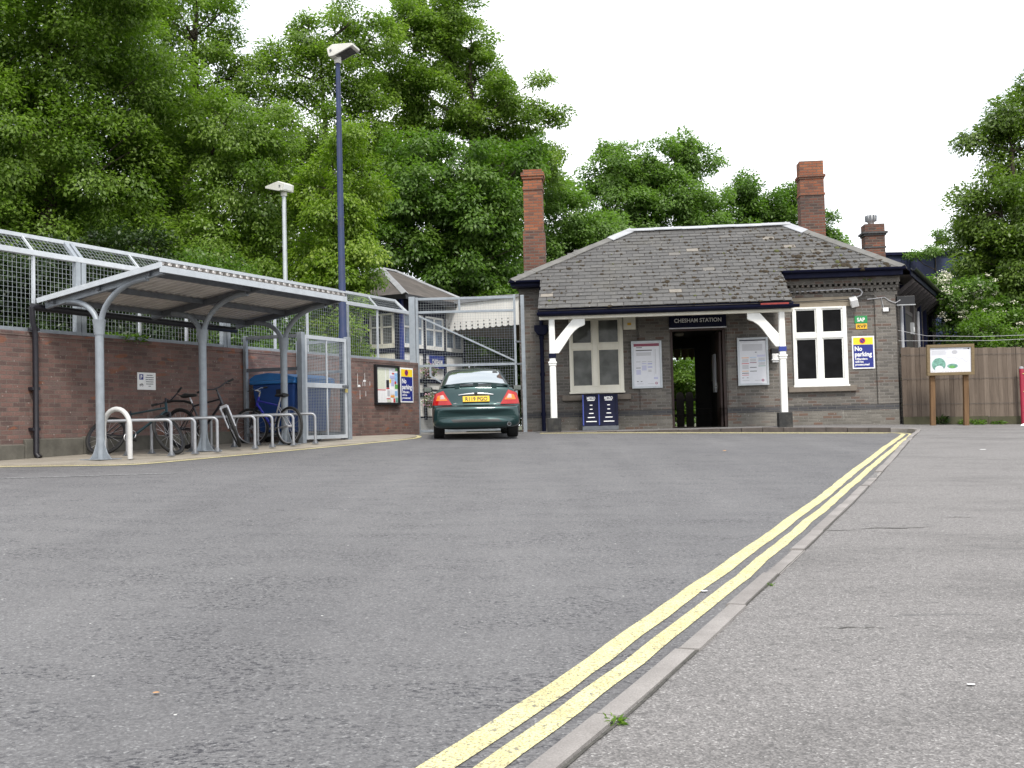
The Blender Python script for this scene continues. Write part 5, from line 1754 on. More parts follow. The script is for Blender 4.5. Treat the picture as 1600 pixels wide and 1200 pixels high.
no_parking_sign('blue and yellow no parking sign right of the white station window', sp(4.46, -0.006, 1.31), SROT, 0.525, 0.785)
s1 = st_thing('wall_sign', 'small green sign reading SAP high on the station wall', 'sign', 4.545, -0.004, 2.405)
mb = MB(); mb.bx(0, 0.3, -0.012, 0, 0, 0.178); mb.build('sign_plate', 'sign_green', s1, bevel=0.004)
mb = MB(); mb.text('SAP', 0.125, (0.055, -0.0125, 0.045), UX, UZ, width=0.185, bold=0.03); mb.build('lettering', 'sign_white', s1)
s1 = st_thing('wall_sign', 'small amber sign reading RVP below the green one', 'sign', 4.57, -0.004, 2.265)
mb = MB(); mb.bx(0, 0.265, -0.012, 0, 0, 0.132); mb.build('sign_plate', 'sign_amber', s1, bevel=0.004)
mb = MB(); mb.text('RVP', 0.115, (0.03, -0.0125, 0.026), UX, UZ, width=0.205, bold=0.01); mb.build('lettering', 'door_brown', s1)
# electrical box under the porch, wall light, floodlight, alarm box, cables
s1 = st_thing('electric_box', 'cream electric box beside the top of the left window', 'box', -0.985, 0.0, 2.43)
mb = MB(); mb.bx(0, 0.30, -0.12, 0, 0, 0.34); mb.build('casing', 'cream_paint', s1, bevel=0.008)
mb = MB(); mb.bx(0.10, 0.19, -0.124, -0.12, 0.10, 0.16); mb.build('warning_label', 'sign_amber', s1)
s1 = st_thing('wall_light', 'small white lantern on the wall beside the right porch post', 'light', 2.63, 0.0, 1.52)
mb = MB(); mb.bx(-0.075, 0.075, -0.16, -0.02, 0.06, 0.21); mb.bx(-0.095, 0.095, -0.18, 0.0, 0.05, 0.075); mb.bx(-0.07, 0.07, -0.15, -0.02, 0.0, 0.05); mb.build('lantern', 'box_white', s1, bevel=0.006)
mb = MB(); mb.bx(-0.09, 0.09, -0.16, 0, 0.212, 0.34); mb.build('bracket', 'black_paint', s1, bevel=0.006)
s1 = st_thing('security_floodlight', 'white wall floodlight on a grey conduit above the window corner', 'light', 4.52, -0.02, 2.85)
M_ = Matrix.Translation((0, -0.1, 0.06)) @ Matrix.Rotation(R(28), 4, 'X') @ Matrix.Rotation(R(-14), 4, 'Y')
mb = MB(); mb.bx(-0.085, 0.085, -0.12, 0.12, -0.09, 0.10, M=M_); mb.build('housing', 'box_white', s1, bevel=0.012)
mb = MB(); mb.bx(-0.07, 0.07, -0.1, 0.1, -0.094, -0.09, M=M_); mb.build('lamp_glass', 'dim_glass', s1)
mb = MB(); mb.cyl((0.02, 0, 0.24), (0.0, -0.08, 0.14), 0.022); mb.build('bracket', 'galvanised_dark', s1)
s1 = st_thing('alarm_box', 'small white alarm box near the right corner of the station', 'box', 5.2, -0.05, 2.66)
mb = MB(); mb.bx(0, 0.13, -0.05, 0, 0, 0.095); mb.build('casing', 'box_white', s1, bevel=0.008)
mb = MB(); mb.bx(0.132, 0.17, -0.03, 0, 0.01, 0.085); mb.build('side_plate', 'black_paint', s1)
s1 = st_thing('cable_conduit', 'grey conduit looping along the brick cornice to the floodlight', 'cable', 0, 0, 0)
mb = MB()
mb.tube([(2.75, -0.05, 3.2), (4.55, -0.1, 3.235), (4.68, -0.1, 3.215), (4.73, -0.1, 3.15), (4.70, -0.1, 3.07), (4.6, -0.08, 3.03)], 0.016, 7)
mb.build('conduit', 'cable_grey', s1, smooth=60)
mb = MB()
mb.tube([(4.85, -0.06, 2.97), (5.1, -0.06, 2.99), (5.25, -0.06, 3.01), (5.36, -0.06, 2.92), (5.5, -0.06, 2.86), (5.62, -0.06, 2.93)], 0.011, 6)
mb.tube([(5.05, -0.06, 3.0), (5.18, -0.06, 2.99), (5.22, -0.06, 2.76)], 0.008, 6)
mb.build('loose_cable', 'cable_grey', s1, smooth=60)
mb = MB(); mb.tube([(2.75, -0.035, 2.965), (4.4, -0.035, 2.99), (5.02, -0.035, 2.985)], 0.009, 6); mb.build('thin_cable', 'cable_dark', s1)
s1 = st_thing('projecting_sign', 'dark boxed sign projecting from the station corner under the eaves', 'sign', 5.56, 0.06, 2.83)
mb = MB(); mb.bx(0, 0.42, -0.04, 0.05, 0.0, 0.2); mb.build('sign_box', 'black_paint', s1, bevel=0.005)
mb = MB(); mb.bx(-0.01, 0.43, -0.045, 0.055, -0.025, 0.0); mb.build('lower_trim', 'box_grey', s1)

# newspaper dispensers
nd = st_thing('newspaper_dispenser', 'dark blue double newspaper dispenser under the left window', 'newspaper rack', -2.03, -0.38, 0.0)
mb = MB()
mb.bx(0, 0.86, -0.2, 0.2, 0.0, 0.1); 
mb.build('base', 'galvanised_dark', nd, bevel=0.006)
mb = MB()
mb.prism([(-0.19, 0.1), (0.19, 0.1), (0.19, 0.86), (-0.05, 0.86)], lambda a, z: (0.0, a, z), lambda a, z: (0.86, a, z))
mb.build('casing', 'navy', nd, bevel=0.008)
def slope_y(z): return -0.19 + 0.14 * (z - 0.1) / 0.76
sv = Vector((0, 0.14, 0.76)).normalized()
for x0 in (0.04, 0.46):
    mb = MB(); 
    for q_ in ((x0 - 0.03, x0, 0.12, 0.86), (x0 + 0.35, x0 + 0.38, 0.12, 0.86)):
        mb.add([(q_[0], slope_y(q_[2]) - 0.03, q_[2]), (q_[1], slope_y(q_[2]) - 0.03, q_[2]), (q_[1], slope_y(q_[3]) - 0.03, q_[3]), (q_[0], slope_y(q_[3]) - 0.03, q_[3]),
                (q_[0], slope_y(q_[2]), q_[2]), (q_[1], slope_y(q_[2]), q_[2]), (q_[1], slope_y(q_[3]), q_[3]), (q_[0], slope_y(q_[3]), q_[3])],
               [(0, 1, 2, 3), (4, 0, 3, 7), (1, 5, 6, 2), (3, 2, 6, 7), (0, 4, 5, 1)])
    mb.build('side_flange', 'navy_bright' if x0 < 0.1 else 'navy', nd)
    mb = MB()
    cx = x0 + 0.175
    mb.text('METRO', 0.09, (cx - 0.1, slope_y(0.74), 0.74), UX, sv, m=0, width=0.2, bold=0.03, depth=0.005)
    for j, w_ in enumerate((0.17, 0.065, 0.065, 0.11, 0.17, 0.25)):
        z = 0.71 - (0 if j == 0 else 0.02 + j * 0.098)
        mb.quad((cx - w_ / 2, slope_y(z) - 0.005, z), (cx + w_ / 2, slope_y(z) - 0.005, z), (cx + w_ / 2, slope_y(z + 0.02) - 0.005, z + 0.02), (cx - w_ / 2, slope_y(z + 0.02) - 0.005, z + 0.02))
    mb.build('lettering', 'sign_white', nd)

# ------------------------------------------------------------------ vehicle gate between wall and station
ga = thing('vehicle_gate', 'tall galvanised mesh vehicle gate between the brick wall and the station', 'gate', (-2.37, 26.0, 0.86), (0, 0, 0))
mb = MB(); mb.bx(-0.075, 0.075, -0.06, 0.06, -0.1, 3.36); mb.build('post', 'galvanised', ga, bevel=0.006)
mb = MB(); mb.bx(0.085, 0.15, -0.04, 0.04, 0.0, 3.34); mb.build('hinge_stile', 'galvanised', ga, bevel=0.005)
mb = MB(); mb.bx(2.62, 2.71, -0.05, 0.05, -0.1, 3.34); mb.build('post', 'galvanised', ga, bevel=0.006)
mb = MB()
X0, X1 = 0.15, 2.5
for z in (0.12, 1.685, 2.98, 3.30):
    mb.bx(X0, X1, -0.025, 0.025, z - 0.03, z + 0.03)
mb.bx(X1 - 0.055, X1, -0.027, 0.027, 0.15, 3.36)
mb.bx(1.12, 1.17, -0.022, 0.022, 3.01, 3.27)
mb.bar((X0 + 0.02, -0.001, 2.88), (X1 - 0.05, -0.001, 1.76), 0.04, 0.06, up=(0, 1, 0))
mb.bar((X0 + 0.25, -0.001, 1.45), (X1 - 0.06, -0.001, 0.2), 0.04, 0.05, up=(0, 1, 0))
mb.bx(X0 + 0.24, X0 + 0.29, -0.022, 0.022, 1.42, 1.655)
lf = mb.build('leaf_frame', 'galvanised', ga, bevel=0.004)
mb = MB(); wires(mb, (X0, 0.03, 0.12), (1, 0, 0), (0, 0, 1), X1 - X0 - 0.03, 3.18, 0.062, 0.0032); mb.build('mesh_panel', 'wire_metal', ga)
mb = MB(); mb.bx(X1 - 0.02, X1 + 0.16, -0.035, -0.01, 2.2, 2.24); mb.bx(X1 - 0.02, X1 + 0.16, -0.035, -0.01, 1.66, 1.7); mb.build('latch', 'galvanised_dark', ga)

# ------------------------------------------------------------------ signal box on the platform (x away along the platform, y to the left)
BX = Vector((-3.05, 30.0, 0.885))
sb = thing('signal_box', 'blue and white timber signal box with slate hipped roof behind the mesh fence', 'building', BX, WR)
BL, BWd, BH = 3.66, 3.2, 3.86
mb = MB(); mb.bx(0.02, BL, 0.02, BWd, -0.1, BH - 0.05); mb.build('wall', 'navy', sb)
mb = MB()
mb.bx(-0.02, BL, -0.03, 0.0, -0.1, 0.45); mb.bx(-0.03, 0.0, -0.03, BWd, -0.1, 0.45)
mb.build('base', 'box_grey', sb)
bays = [0.0, 1.2, 2.4, 3.6]
for x in bays:
    mb = MB(); mb.bx(x - 0.06, x + 0.06, -0.06, 0.02, 0.4, BH - 0.1); mb.build('side_post', 'navy_bright' if x == 0 else 'navy', sb)
for y_ in (1.12, 2.2, 3.15):
    mb = MB(); mb.bx(-0.06, 0.02, y_ - 0.06, y_ + 0.06, 0.4, BH - 0.1); mb.build('side_post', 'navy', sb)
for z in (2.36, 1.52, 1.12):
    mb = MB(); mb.bx(-0.055, BL, -0.055, 0.01, z - 0.05, z + 0.05); mb.bx(-0.055, 0.01, 0.01, BWd, z - 0.05, z + 0.05); mb.build('rail', 'navy', sb)
for i in range(3):
    x0, x1 = bays[i] + 0.06, bays[i + 1] - 0.06
    for q_ in ((1.58, 2.3), (0.5, 1.06), (1.18, 1.46)):
        mb = MB(); mb.bx(x0, x1, -0.02, 0.02, q_[0], q_[1])
        mb.build('white_panel', 'white_panel', sb)
    mb = MB()
    za, zb_ = 2.5, 3.4
    f = 0.055
    xm = (x0 + x1) / 2
    for q_ in ((x0, x0 + f, za, zb_), (x1 - f, x1, za, zb_), (xm - 0.035, xm + 0.035, za, zb_), (x0, x1, za - 0.06, za + 0.05), (x0, x1, zb_ - 0.05, zb_), (x0 + f, x1 - f, za + 0.5, za + 0.55)):
        mb.bx(q_[0], q_[1], -0.05, 0.03, q_[2], q_[3])
    w = mb.build('window', 'white_panel', sb)
    mb = MB(); mb.bx(x0 + 0.03, x1 - 0.03, -0.02, 0.025, za, zb_ - 0.02); mb.build('pane', 'box_glass_sky', w)
for (ya, yb) in ((0.22, 1.0), (1.26, 2.05)):
    mb = MB()
    za, zb_ = 2.5, 3.4
    ym = (ya + yb) / 2
    for q_ in ((ya, ya + 0.05, za, zb_), (yb - 0.05, yb, za, zb_), (ym - 0.03, ym + 0.03, za, zb_), (ya, yb, za - 0.07, za + 0.05), (ya, yb, zb_ - 0.05, zb_), (ya, yb, za + 0.5, za + 0.54)):
        mb.bx(-0.05, 0.03, q_[0], q_[1], q_[2], q_[3])
    w = mb.build('window', 'cream_paint', sb)
    mb = MB(); mb.bx(-0.02, 0.025, ya + 0.03, yb - 0.03, za, zb_ - 0.02); mb.build('pane', 'dim_glass', w)
    mb = MB(); mb.bx(-0.025, 0.02, ya, yb, 1.6, 2.28); mb.build('white_panel', 'cream_paint', sb)
o_ = 0.42
P = [(-o_, -o_, BH), (BL + o_, -o_, BH), (BL + o_, BWd + o_, BH), (-o_, BWd + o_, BH)]
Ra, Rb = (1.6, BWd / 2, BH + 1.1), (BL - 1.3, BWd / 2, BH + 1.1)
mb = MB()
mb.add(P + [Ra, Rb], [(0, 1, 5, 4), (2, 3, 4, 5), (3, 0, 4), (1, 2, 5), (0, 3, 2, 1)])
mb.build('roof', 'slate_far', sb)
mb = MB()
for a, b in ((P[0], Ra), (P[1], Rb), (P[3], Ra), (Ra, Rb)):
    cap(mb, a, b, 0.1, 0.03)
mb.build('hip_cap', 'lead', sb)
mb = MB(); mb.bx(-o_ - 0.02, BL + o_, -o_ - 0.02, -o_ + 0.02, BH - 0.14, BH - 0.01); mb.bx(-o_ - 0.02, -o_ + 0.02, -o_ + 0.02, BWd + o_, BH - 0.14, BH - 0.01); mb.build('fascia', 'black_paint', sb)
def box_thing(name, label, cat, x, y_, z, group=None):
    q_ = Matrix.Translation(BX) @ Matrix.Rotation(WA, 4, 'Z') @ Vector((x, y_, z))
    return thing(name, label, cat, q_, WR, group)
s1 = box_thing('platform_sign', 'bright blue platform name sign on the signal box wall', 'sign', 1.38, -0.075, 1.90)
mb = MB(); mb.bx(0, 0.86, -0.03, 0, 0, 0.37); mb.build('sign_board', 'navy_bright', s1, bevel=0.004)
mb = MB(); mb.text('CHESHAM', 0.2, (0.13, -0.032, 0.115), UX, UZ, width=0.6, bold=0.03); mb.build('lettering', 'sign_white', s1)

def leaf_quads(P, A, Nn, L, W):
    """P base points, A axis, Nn normals -> vertex array of leaf shaped quads"""
    S = np.cross(A, Nn)
    S /= np.linalg.norm(S, axis=1, keepdims=True) + 1e-9
    L = L[:, None]; W = W[:, None]
    fold = Nn * (L * 0.08)
    v = np.empty((len(P), 4, 3))
    v[:, 0] = P
    v[:, 1] = P + A * L * 0.5 + S * W * 0.5 + fold
    v[:, 2] = P + A * L - fold * 1.5
    v[:, 3] = P + A * L * 0.5 - S * W * 0.5 + fold
    return v.reshape(-1, 3)

def unit(v):
    return v / (np.linalg.norm(v, axis=1, keepdims=True) + 1e-9)

def leaf_mesh(name, V, tone, mats, parent, midx=None):
    n = len(V) // 4
    me = bpy.data.meshes.new(name)
    me.vertices.add(len(V)); me.loops.add(4 * n); me.polygons.add(n)
    me.vertices.foreach_set('co', V.astype(np.float32).ravel())
    me.loops.foreach_set('vertex_index', np.arange(4 * n, dtype=np.int32))
    me.polygons.foreach_set('loop_start', np.arange(0, 4 * n, 4, dtype=np.int32))
    me.polygons.foreach_set('loop_total', np.full(n, 4, dtype=np.int32))
    for m in mats:
        me.materials.append(MATS[m])
    if midx is not None:
        me.polygons.foreach_set('material_index', midx.astype(np.int32))
    at = me.attributes.new('tone', 'FLOAT', 'FACE')
    at.data.foreach_set('value', np.clip(tone, 0, 1).astype(np.float32))
    me.update()
    me.validate()
    o = bpy.data.objects.new(name, me)
    C.objects.link(o)
    o.parent = parent
    return o

def crown(lobes, leaf, cr, nl, dens, rng, hollow=0.5, droop=0.25, sparse=1.0, flat=0.6):
    """leaf sprays gathered in clumps spread over and through the lobes; returns vertices, tones, clump centres"""
    cen, cn = [], []
    for (x, y, z, r) in lobes:
        n = max(3, int(dens * 5.2 * (r / cr) ** 2 * sparse))
        d = unit(rng.normal(size=(n, 3)))
        rad = r * (1 - hollow * rng.random(n) ** 1.5 + 0.22 * rng.normal(size=n) * 0.5)
        c = np.array((x, y, z)) + d * rad[:, None] * np.array((1, 1, 0.92))
        cen.append(c); cn.append(d)
    cen = np.concatenate(cen); cn = np.concatenate(cn)
    k = len(cen)
    leaf = leaf * 0.62
    sz = cr * rng.uniform(0.6, 1.35, k)
    cnt = np.maximum(6, (2.3 * nl * (sz / cr) ** 2 * rng.uniform(0.7, 1.3, k))).astype(int)
    idx = np.repeat(np.arange(k), cnt)
    n = len(idx)
    d = unit(rng.normal(size=(n, 3)))
    rr_ = rng.random(n) ** 0.45
    off = d * (rr_ * sz[idx])[:, None]
    off[:, 2] *= flat
    # clumps hang: outer leaves a little lower
    off[:, 2] -= droop * sz[idx] * (np.hypot(off[:, 0], off[:, 1]) / sz[idx]) ** 2
    Pp = cen[idx] + off
    out = unit(off * np.array((1, 1, 0.4)) + cn[idx] * sz[idx][:, None] * 0.4)
    A = unit(out * 0.9 + rng.normal(size=(n, 3)) * 0.5 + np.array((0, 0, -droop)))
    Nn = unit(np.array((0, 0, 0.75)) + out * 0.95 + rng.normal(size=(n, 3)) * 0.32)
    Nn = unit(Nn - A * np.sum(Nn * A, axis=1, keepdims=True))
    L = leaf * rng.uniform(0.6, 1.35, n)
    W = L * rng.uniform(0.42, 0.62, n)
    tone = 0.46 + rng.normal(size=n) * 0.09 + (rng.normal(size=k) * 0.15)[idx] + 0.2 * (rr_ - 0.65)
    return leaf_quads(Pp, A, Nn, L, W), tone, cen

def limb(mb, a, b, r0, r1, rnd, bend=0.12, n=6, seg=6):
    a, b = Vector(a), Vector(b)
    L = (b - a).length
    pts = []
    o1 = Vector((rnd.uniform(-1, 1), rnd.uniform(-1, 1), rnd.uniform(-0.3, 0.6))) * L * bend
    for k in range(seg + 1):
        t = k / seg
        pts.append(a.lerp(b, t) + o1 * math.sin(math.pi * t) + Vector((rnd.uniform(-1, 1), rnd.uniform(-1, 1), 0)) * L * 0.012)
    mb.tube(pts, r0, n, radii=[r0 + (r1 - r0) * (k / seg) ** 0.8 for k in range(seg + 1)], cap=False)
    return pts

def tree(name, label, lobes, base, leaf_mat, leaf=0.17, cr=0.55, nl=120, dens=1.0, seed=1, trunk_r=0.22, hollow=0.5, droop=0.25, sparse=1.0, cat='tree', group=None, z0=None, twigs=5, flat=0.6, mats=None):
    rng = np.random.default_rng(seed)
    rnd = random.Random(seed)
    zb = gz(base[0], base[1]) - 0.15 if z0 is None else z0
    root = thing(name, label, cat, (base[0], base[1], zb), (0, 0, 0), group)
    B = np.array((base[0], base[1], zb))
    V, tone, cen = crown([(x - B[0], y - B[1], z - B[2], r) for x, y, z, r in lobes], leaf, cr, nl, dens, rng, hollow, droop, sparse, flat)
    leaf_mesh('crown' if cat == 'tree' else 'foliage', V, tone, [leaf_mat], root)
    mb = MB()
    lz = [l[2] - zb for l in lobes]
    top = max(lz)
    cx = sum(l[0] for l in lobes) / len(lobes) - B[0]; cy = sum(l[1] for l in lobes) / len(lobes) - B[1]
    hub = Vector((cx * 0.6, cy * 0.6, min(lz) + (top - min(lz)) * 0.25))
    tip = Vector((cx, cy, top * 0.93))
    trunk = limb(mb, (0, 0, 0), hub, trunk_r, trunk_r * 0.6, rnd, 0.05, 9, 8)
    spine = limb(mb, hub, tip, trunk_r * 0.6, trunk_r * 0.12, rnd, 0.06, 7, 10)
    nodes = trunk[4:] + spine
    for (x, y, z, r) in lobes:
        c = Vector((x - B[0], y - B[1], z - B[2]))
        cand = [q_ for q_ in nodes if q_.z < c.z + 0.2] or nodes[:1]
        a = min(cand, key=lambda q_: (q_ - c).length + abs((c.z - q_.z) - (c - q_).length * 0.6))
        w_ = max(0.02, trunk_r * 0.28 * min(1, r / 1.2))
        br = limb(mb, a, c, w_, w_ * 0.45, rnd, 0.12, 5, 6)
        for _ in range(twigs):
            d = Vector((rnd.gauss(0, 1), rnd.gauss(0, 1), rnd.gauss(0.2, 0.8))).normalized()
            limb(mb, br[rnd.randint(3, 6)], c + d * r * rnd.uniform(0.75, 1.0), w_ * 0.35, 0.006, rnd, 0.15, 4, 4)
    mb.build('trunk' if cat == 'tree' else 'stem', 'bark', root, smooth=60)
    return root

# flower baskets on the signal box
for i_, (x, z, lb) in enumerate(((1.05, 1.78, 'hanging flower basket left of the bright blue platform sign'), (3.3, 1.74, 'hanging flower basket with pink and white blooms by the far corner of the signal box'), (1.06, 0.92, 'lower hanging flower basket beside the car mirror'))):
    b_ = box_thing('flower_basket', lb, 'flower basket', x, -0.28, z, 'hanging flower baskets on the signal box')
    mb = MB(); mb.lathe([(0.0, -0.2), (0.1, -0.17), (0.17, -0.08), (0.19, 0.0), (0.0, 0.02)], 12); mb.build('basket', 'basket', b_, smooth=60)
    mb = MB(); mb.bar((0, 0.26, 0.34), (0, 0, 0.34), 0.015, 0.015); mb.bar((0, 0, 0.34), (0, 0, 0.0), 0.006, 0.006); mb.build('bracket', 'black_paint', b_)
    rng = np.random.default_rng(40 + i_)
    n = 420
    d = unit(rng.normal(size=(n, 3))); Pp = d * (0.24 * rng.random(n)[:, None] ** 0.4) + np.array((0, 0, 0.04)); Pp[:, 2] *= 0.85
    V = leaf_quads(Pp, unit(d + rng.normal(size=(n, 3)) * 0.4), unit(rng.normal(size=(n, 3))), rng.uniform(0.03, 0.07, n), rng.uniform(0.025, 0.05, n))
    leaf_mesh('flowers', V, rng.random(n), ['leaf_sycamore', 'flower_white', 'flower_pink'], b_, midx=np.where(rng.random(n) < 0.55, 0, np.where(rng.random(n) < 0.6, 2, 1)))

# ------------------------------------------------------------------ the car (x right, y forward from its rear bumper)
CARP = Vector((-0.70, 20.95, 0.0)); CARH = R(3.4)
CARP.z = 0.812
car = thing('parked_car', 'dark green hatchback parked in front of the mesh gate, seen from behind', 'car', CARP, (R(1.3), 0, CARH))
def hull_profile(zb, w, zt, wt, cr_):
    H = zt - zb
    return [(0, zb), (0.55 * w, zb), (0.88 * w, zb + 0.02 * H), (0.985 * w, zb + 0.14 * H), (w, zb + 0.35 * H), (w * 0.998, zb + 0.55 * H), (w * 0.975, zb + 0.76 * H), (wt + 0.035, zb + 0.95 * H), (wt * 0.93, zt), (wt * 0.5, zt + cr_ * 0.75), (0, zt + cr_)]
ST = [  # y, bottom, half width, top, top half width, crown, plan curve
    (0.000, 0.36, 0.72, 0.555, 0.64, 0.004, 0.11), (0.008, 0.30, 0.79, 0.60, 0.72, 0.004, 0.12), (0.03, 0.245, 0.835, 0.632, 0.77, 0.004, 0.12), (0.07, 0.22, 0.85, 0.645, 0.79, 0.004, 0.12),
    (0.115, 0.21, 0.858, 0.652, 0.79, 0.004, 0.115), (0.135, 0.21, 0.858, 0.68, 0.80, 0.006, 0.11), (0.17, 0.20, 0.86, 0.80, 0.795, 0.012, 0.11), (0.21, 0.20, 0.862, 0.93, 0.75, 0.03, 0.105), (0.235, 0.195, 0.864, 0.985, 0.725, 0.04, 0.1),
    (0.27, 0.19, 0.866, 1.01, 0.715, 0.045, 0.09), (0.40, 0.185, 0.87, 1.02, 0.72, 0.04, 0.05), (0.75, 0.18, 0.873, 1.0, 0.74, 0.03, 0), (1.4, 0.18, 0.875, 0.96, 0.77, 0.03, 0), (2.4, 0.18, 0.875, 0.945, 0.77, 0.03, 0),
    (3.2, 0.18, 0.87, 0.93, 0.75, 0.04, 0), (3.8, 0.19, 0.855, 0.85, 0.71, 0.05, -0.02), (4.2, 0.2, 0.82, 0.74, 0.66, 0.05, -0.08), (4.42, 0.24, 0.74, 0.62, 0.6, 0.03, -0.12), (4.5, 0.32, 0.62, 0.52, 0.52, 0.01, -0.12)]
def loft(stations, prof_fn, ends=True):
    rows = []
    for s_ in stations:
        pr = prof_fn(*s_[1:-1])
        full = [(-x, z) for x, z in reversed(pr[1:])] + pr[0:1] + pr[1:]
        full = [(x, z) for x, z in pr] + [(-x, z) for x, z in reversed(pr[1:-1])]
        wmax = max(x for x, z in pr)
        rows.append([(x, s_[0] + s_[-1] * (abs(x) / 0.87) ** 2.2, z) for x, z in full])
    n = len(rows[0])
    vs = [p for r_ in rows for p in r_]
    fs = [(i * n + j, i * n + (j + 1) % n, (i + 1) * n + (j + 1) % n, (i + 1) * n + j) for i in range(len(rows) - 1) for j in range(n)]
    fs += [tuple(range(n - 1, -1, -1)), tuple((len(rows) - 1) * n + j for j in range(n))]
    return vs, fs
def evaluated_copy(o):
    dg = bpy.context.evaluated_depsgraph_get()
    bpy.context.view_layer.update()
    return bpy.data.meshes.new_from_object(o.evaluated_get(bpy.context.evaluated_depsgraph_get()))
mb = MB(); vs, fs = loft(ST, hull_profile); mb.add(vs, fs)
body = mb.build('body', 'car_paint', car, recalc=True)
sub = body.modifiers.new('smooth', 'SUBSURF'); sub.levels = 2; sub.render_levels = 2
me_h = evaluated_copy(body)
# wheel arches cut from the smoothed body
mbc = MB()
for y_ in (0.88, 3.58):
    for sx in (-1, 1):
        mbc.cyl((sx * 0.55, y_, 0.31), (sx * 1.1, y_, 0.31), 0.355, n=28)
cut = mbc.build('cutter', 'black_paint', car, recalc=True)
bo = body.modifiers.new('arches', 'BOOLEAN'); bo.operation = 'DIFFERENCE'; bo.object = cut; bo.solver = 'EXACT'
me_b = evaluated_copy(body)
body.modifiers.clear()
body.data = me_b
me_b.name = 'body'
bpy.data.objects.remove(cut)
me_b.polygons.foreach_set('use_smooth', [True] * len(me_b.polygons)); me_b.set_sharp_from_angle(angle=R(38)); me_b.update()
GH = [(0.36, 0.70, 0.97, 0.63, 1.03, 0.0), (0.50, 0.715, 0.96, 0.625, 1.11, 0.02), (0.8, 0.73, 0.95, 0.60, 1.245, 0.02), (1.12, 0.745, 0.94, 0.575, 1.365, 0.02), (1.32, 0.75, 0.93, 0.565, 1.398, 0.01), (2.0, 0.76, 0.92, 0.57, 1.412, 0), (2.5, 0.755, 0.92, 0.565, 1.39, 0), (2.85, 0.75, 0.92, 0.585, 1.27, -0.03), (3.35, 0.71, 0.9, 0.63, 1.02, -0.1), (3.5, 0.69, 0.88, 0.62, 0.94, -0.12)]
def gh_profile(wb_, zb, wr, zr):
    return [(0, zb - 0.1), (wb_ * 0.97, zb - 0.1), (wb_, zb), (wb_ * 0.6 + wr * 0.4, zb + (zr - zb) * 0.45), (wr * 0.85 + wb_ * 0.15, zb + (zr - zb) * 0.82), (wr * 0.92, zr - 0.012), (wr * 0.55, zr + 0.012), (0, zr + 0.02)]
mb = MB(); vs, fs = loft(GH, gh_profile); mb.add(vs, fs)
cabin = mb.build('cabin', 'car_paint', car, smooth=50, recalc=True)
sub = cabin.modifiers.new('smooth', 'SUBSURF'); sub.levels = 2; sub.render_levels = 2
me_c = evaluated_copy(cabin)
cabin.modifiers.clear(); cabin.data = me_c; me_c.name = 'cabin'
me_c.polygons.foreach_set('use_smooth', [True] * len(me_c.polygons)); me_c.update()
def bvh_of(*ms):
    vs, fs = [], []
    for m_ in ms:
        o = len(vs); vs += [v.co.copy() for v in m_.vertices]; fs += [[i + o for i in p.vertices] for p in m_.polygons]
    return BVHTree.FromPolygons(vs, fs)
bvh_h, bvh_c = bvh_of(me_h), bvh_of(me_c)
def patch(bvh, corners, axis, nu, nv, off, mat, name, parent, bulge=0.0):
    """panel that follows the bodywork: corners in the plane square to the ray axis, bilinear, cast on to the surface"""
    mb = MB(); vs = []
    for j in range(nv + 1):
        for i in range(nu + 1):
            u, v = i / nu, j / nv
            a = Vector(corners[0]).lerp(Vector(corners[1]), u); b = Vector(corners[3]).lerp(Vector(corners[2]), u)
            p = a.lerp(b, v)
            if axis == 'rear': org, d = Vector((p[0], -1, p[1])), Vector((0, 1, 0))
            elif axis == 'right': org, d = Vector((2, p[0], p[1])), Vector((-1, 0, 0))
            elif axis == 'left': org, d = Vector((-2, p[0], p[1])), Vector((1, 0, 0))
            else: org, d = Vector((p[0], 6, p[1])), Vector((0, -1, 0))
            h, nr, _, _ = bvh.ray_cast(org, d)
            if h is None:
                tgt = org + d * 1.2
                h, nr, _, _ = bvh.find_nearest(tgt)
            if nr.dot(d) > 0: nr = -nr
            vs.append(h + nr * (off + bulge * math.sin(math.pi * u) * math.sin(math.pi * v)))
    fs = [(j * (nu + 1) + i, j * (nu + 1) + i + 1, (j + 1) * (nu + 1) + i + 1, (j + 1) * (nu + 1) + i) for j in range(nv) for i in range(nu)]
    mb.add(vs, fs)
    return mb.build(name, mat, parent, smooth=70)
patch(bvh_c, [(-0.585, 1.075), (0.585, 1.075), (0.475, 1.345), (-0.475, 1.345)], 'rear', 14, 8, 0.006, 'car_glass', 'rear_window', car)
patch(bvh_c, [(-0.625, 1.055), (0.625, 1.055), (0.495, 1.36), (-0.495, 1.36)], 'rear', 14, 8, 0.003, 'plastic_black', 'window_seal', car)
patch(bvh_c, [(0.36, 1.30), (0.47, 1.30), (0.452, 1.338), (0.37, 1.338)], 'rear', 3, 2, 0.009, 'plastic_black', 'window_sticker', car)
patch(bvh_c, [(-0.6, 0.98), (0.6, 0.98), (0.5, 1.33), (-0.5, 1.33)], 'front', 12, 8, 0.005, 'car_glass_side', 'windscreen', car)
for sd_ in ('right', 'left'):
    patch(bvh_c, [(1.0, 1.0), (1.75, 0.985), (1.75, 1.33), (1.35, 1.33)], sd_, 8, 6, 0.005, 'car_glass_side', 'side_window', car)
    patch(bvh_c, [(1.82, 0.985), (2.95, 0.975), (2.55, 1.32), (1.82, 1.335)], sd_, 10, 6, 0.005, 'car_glass_side', 'side_window', car)
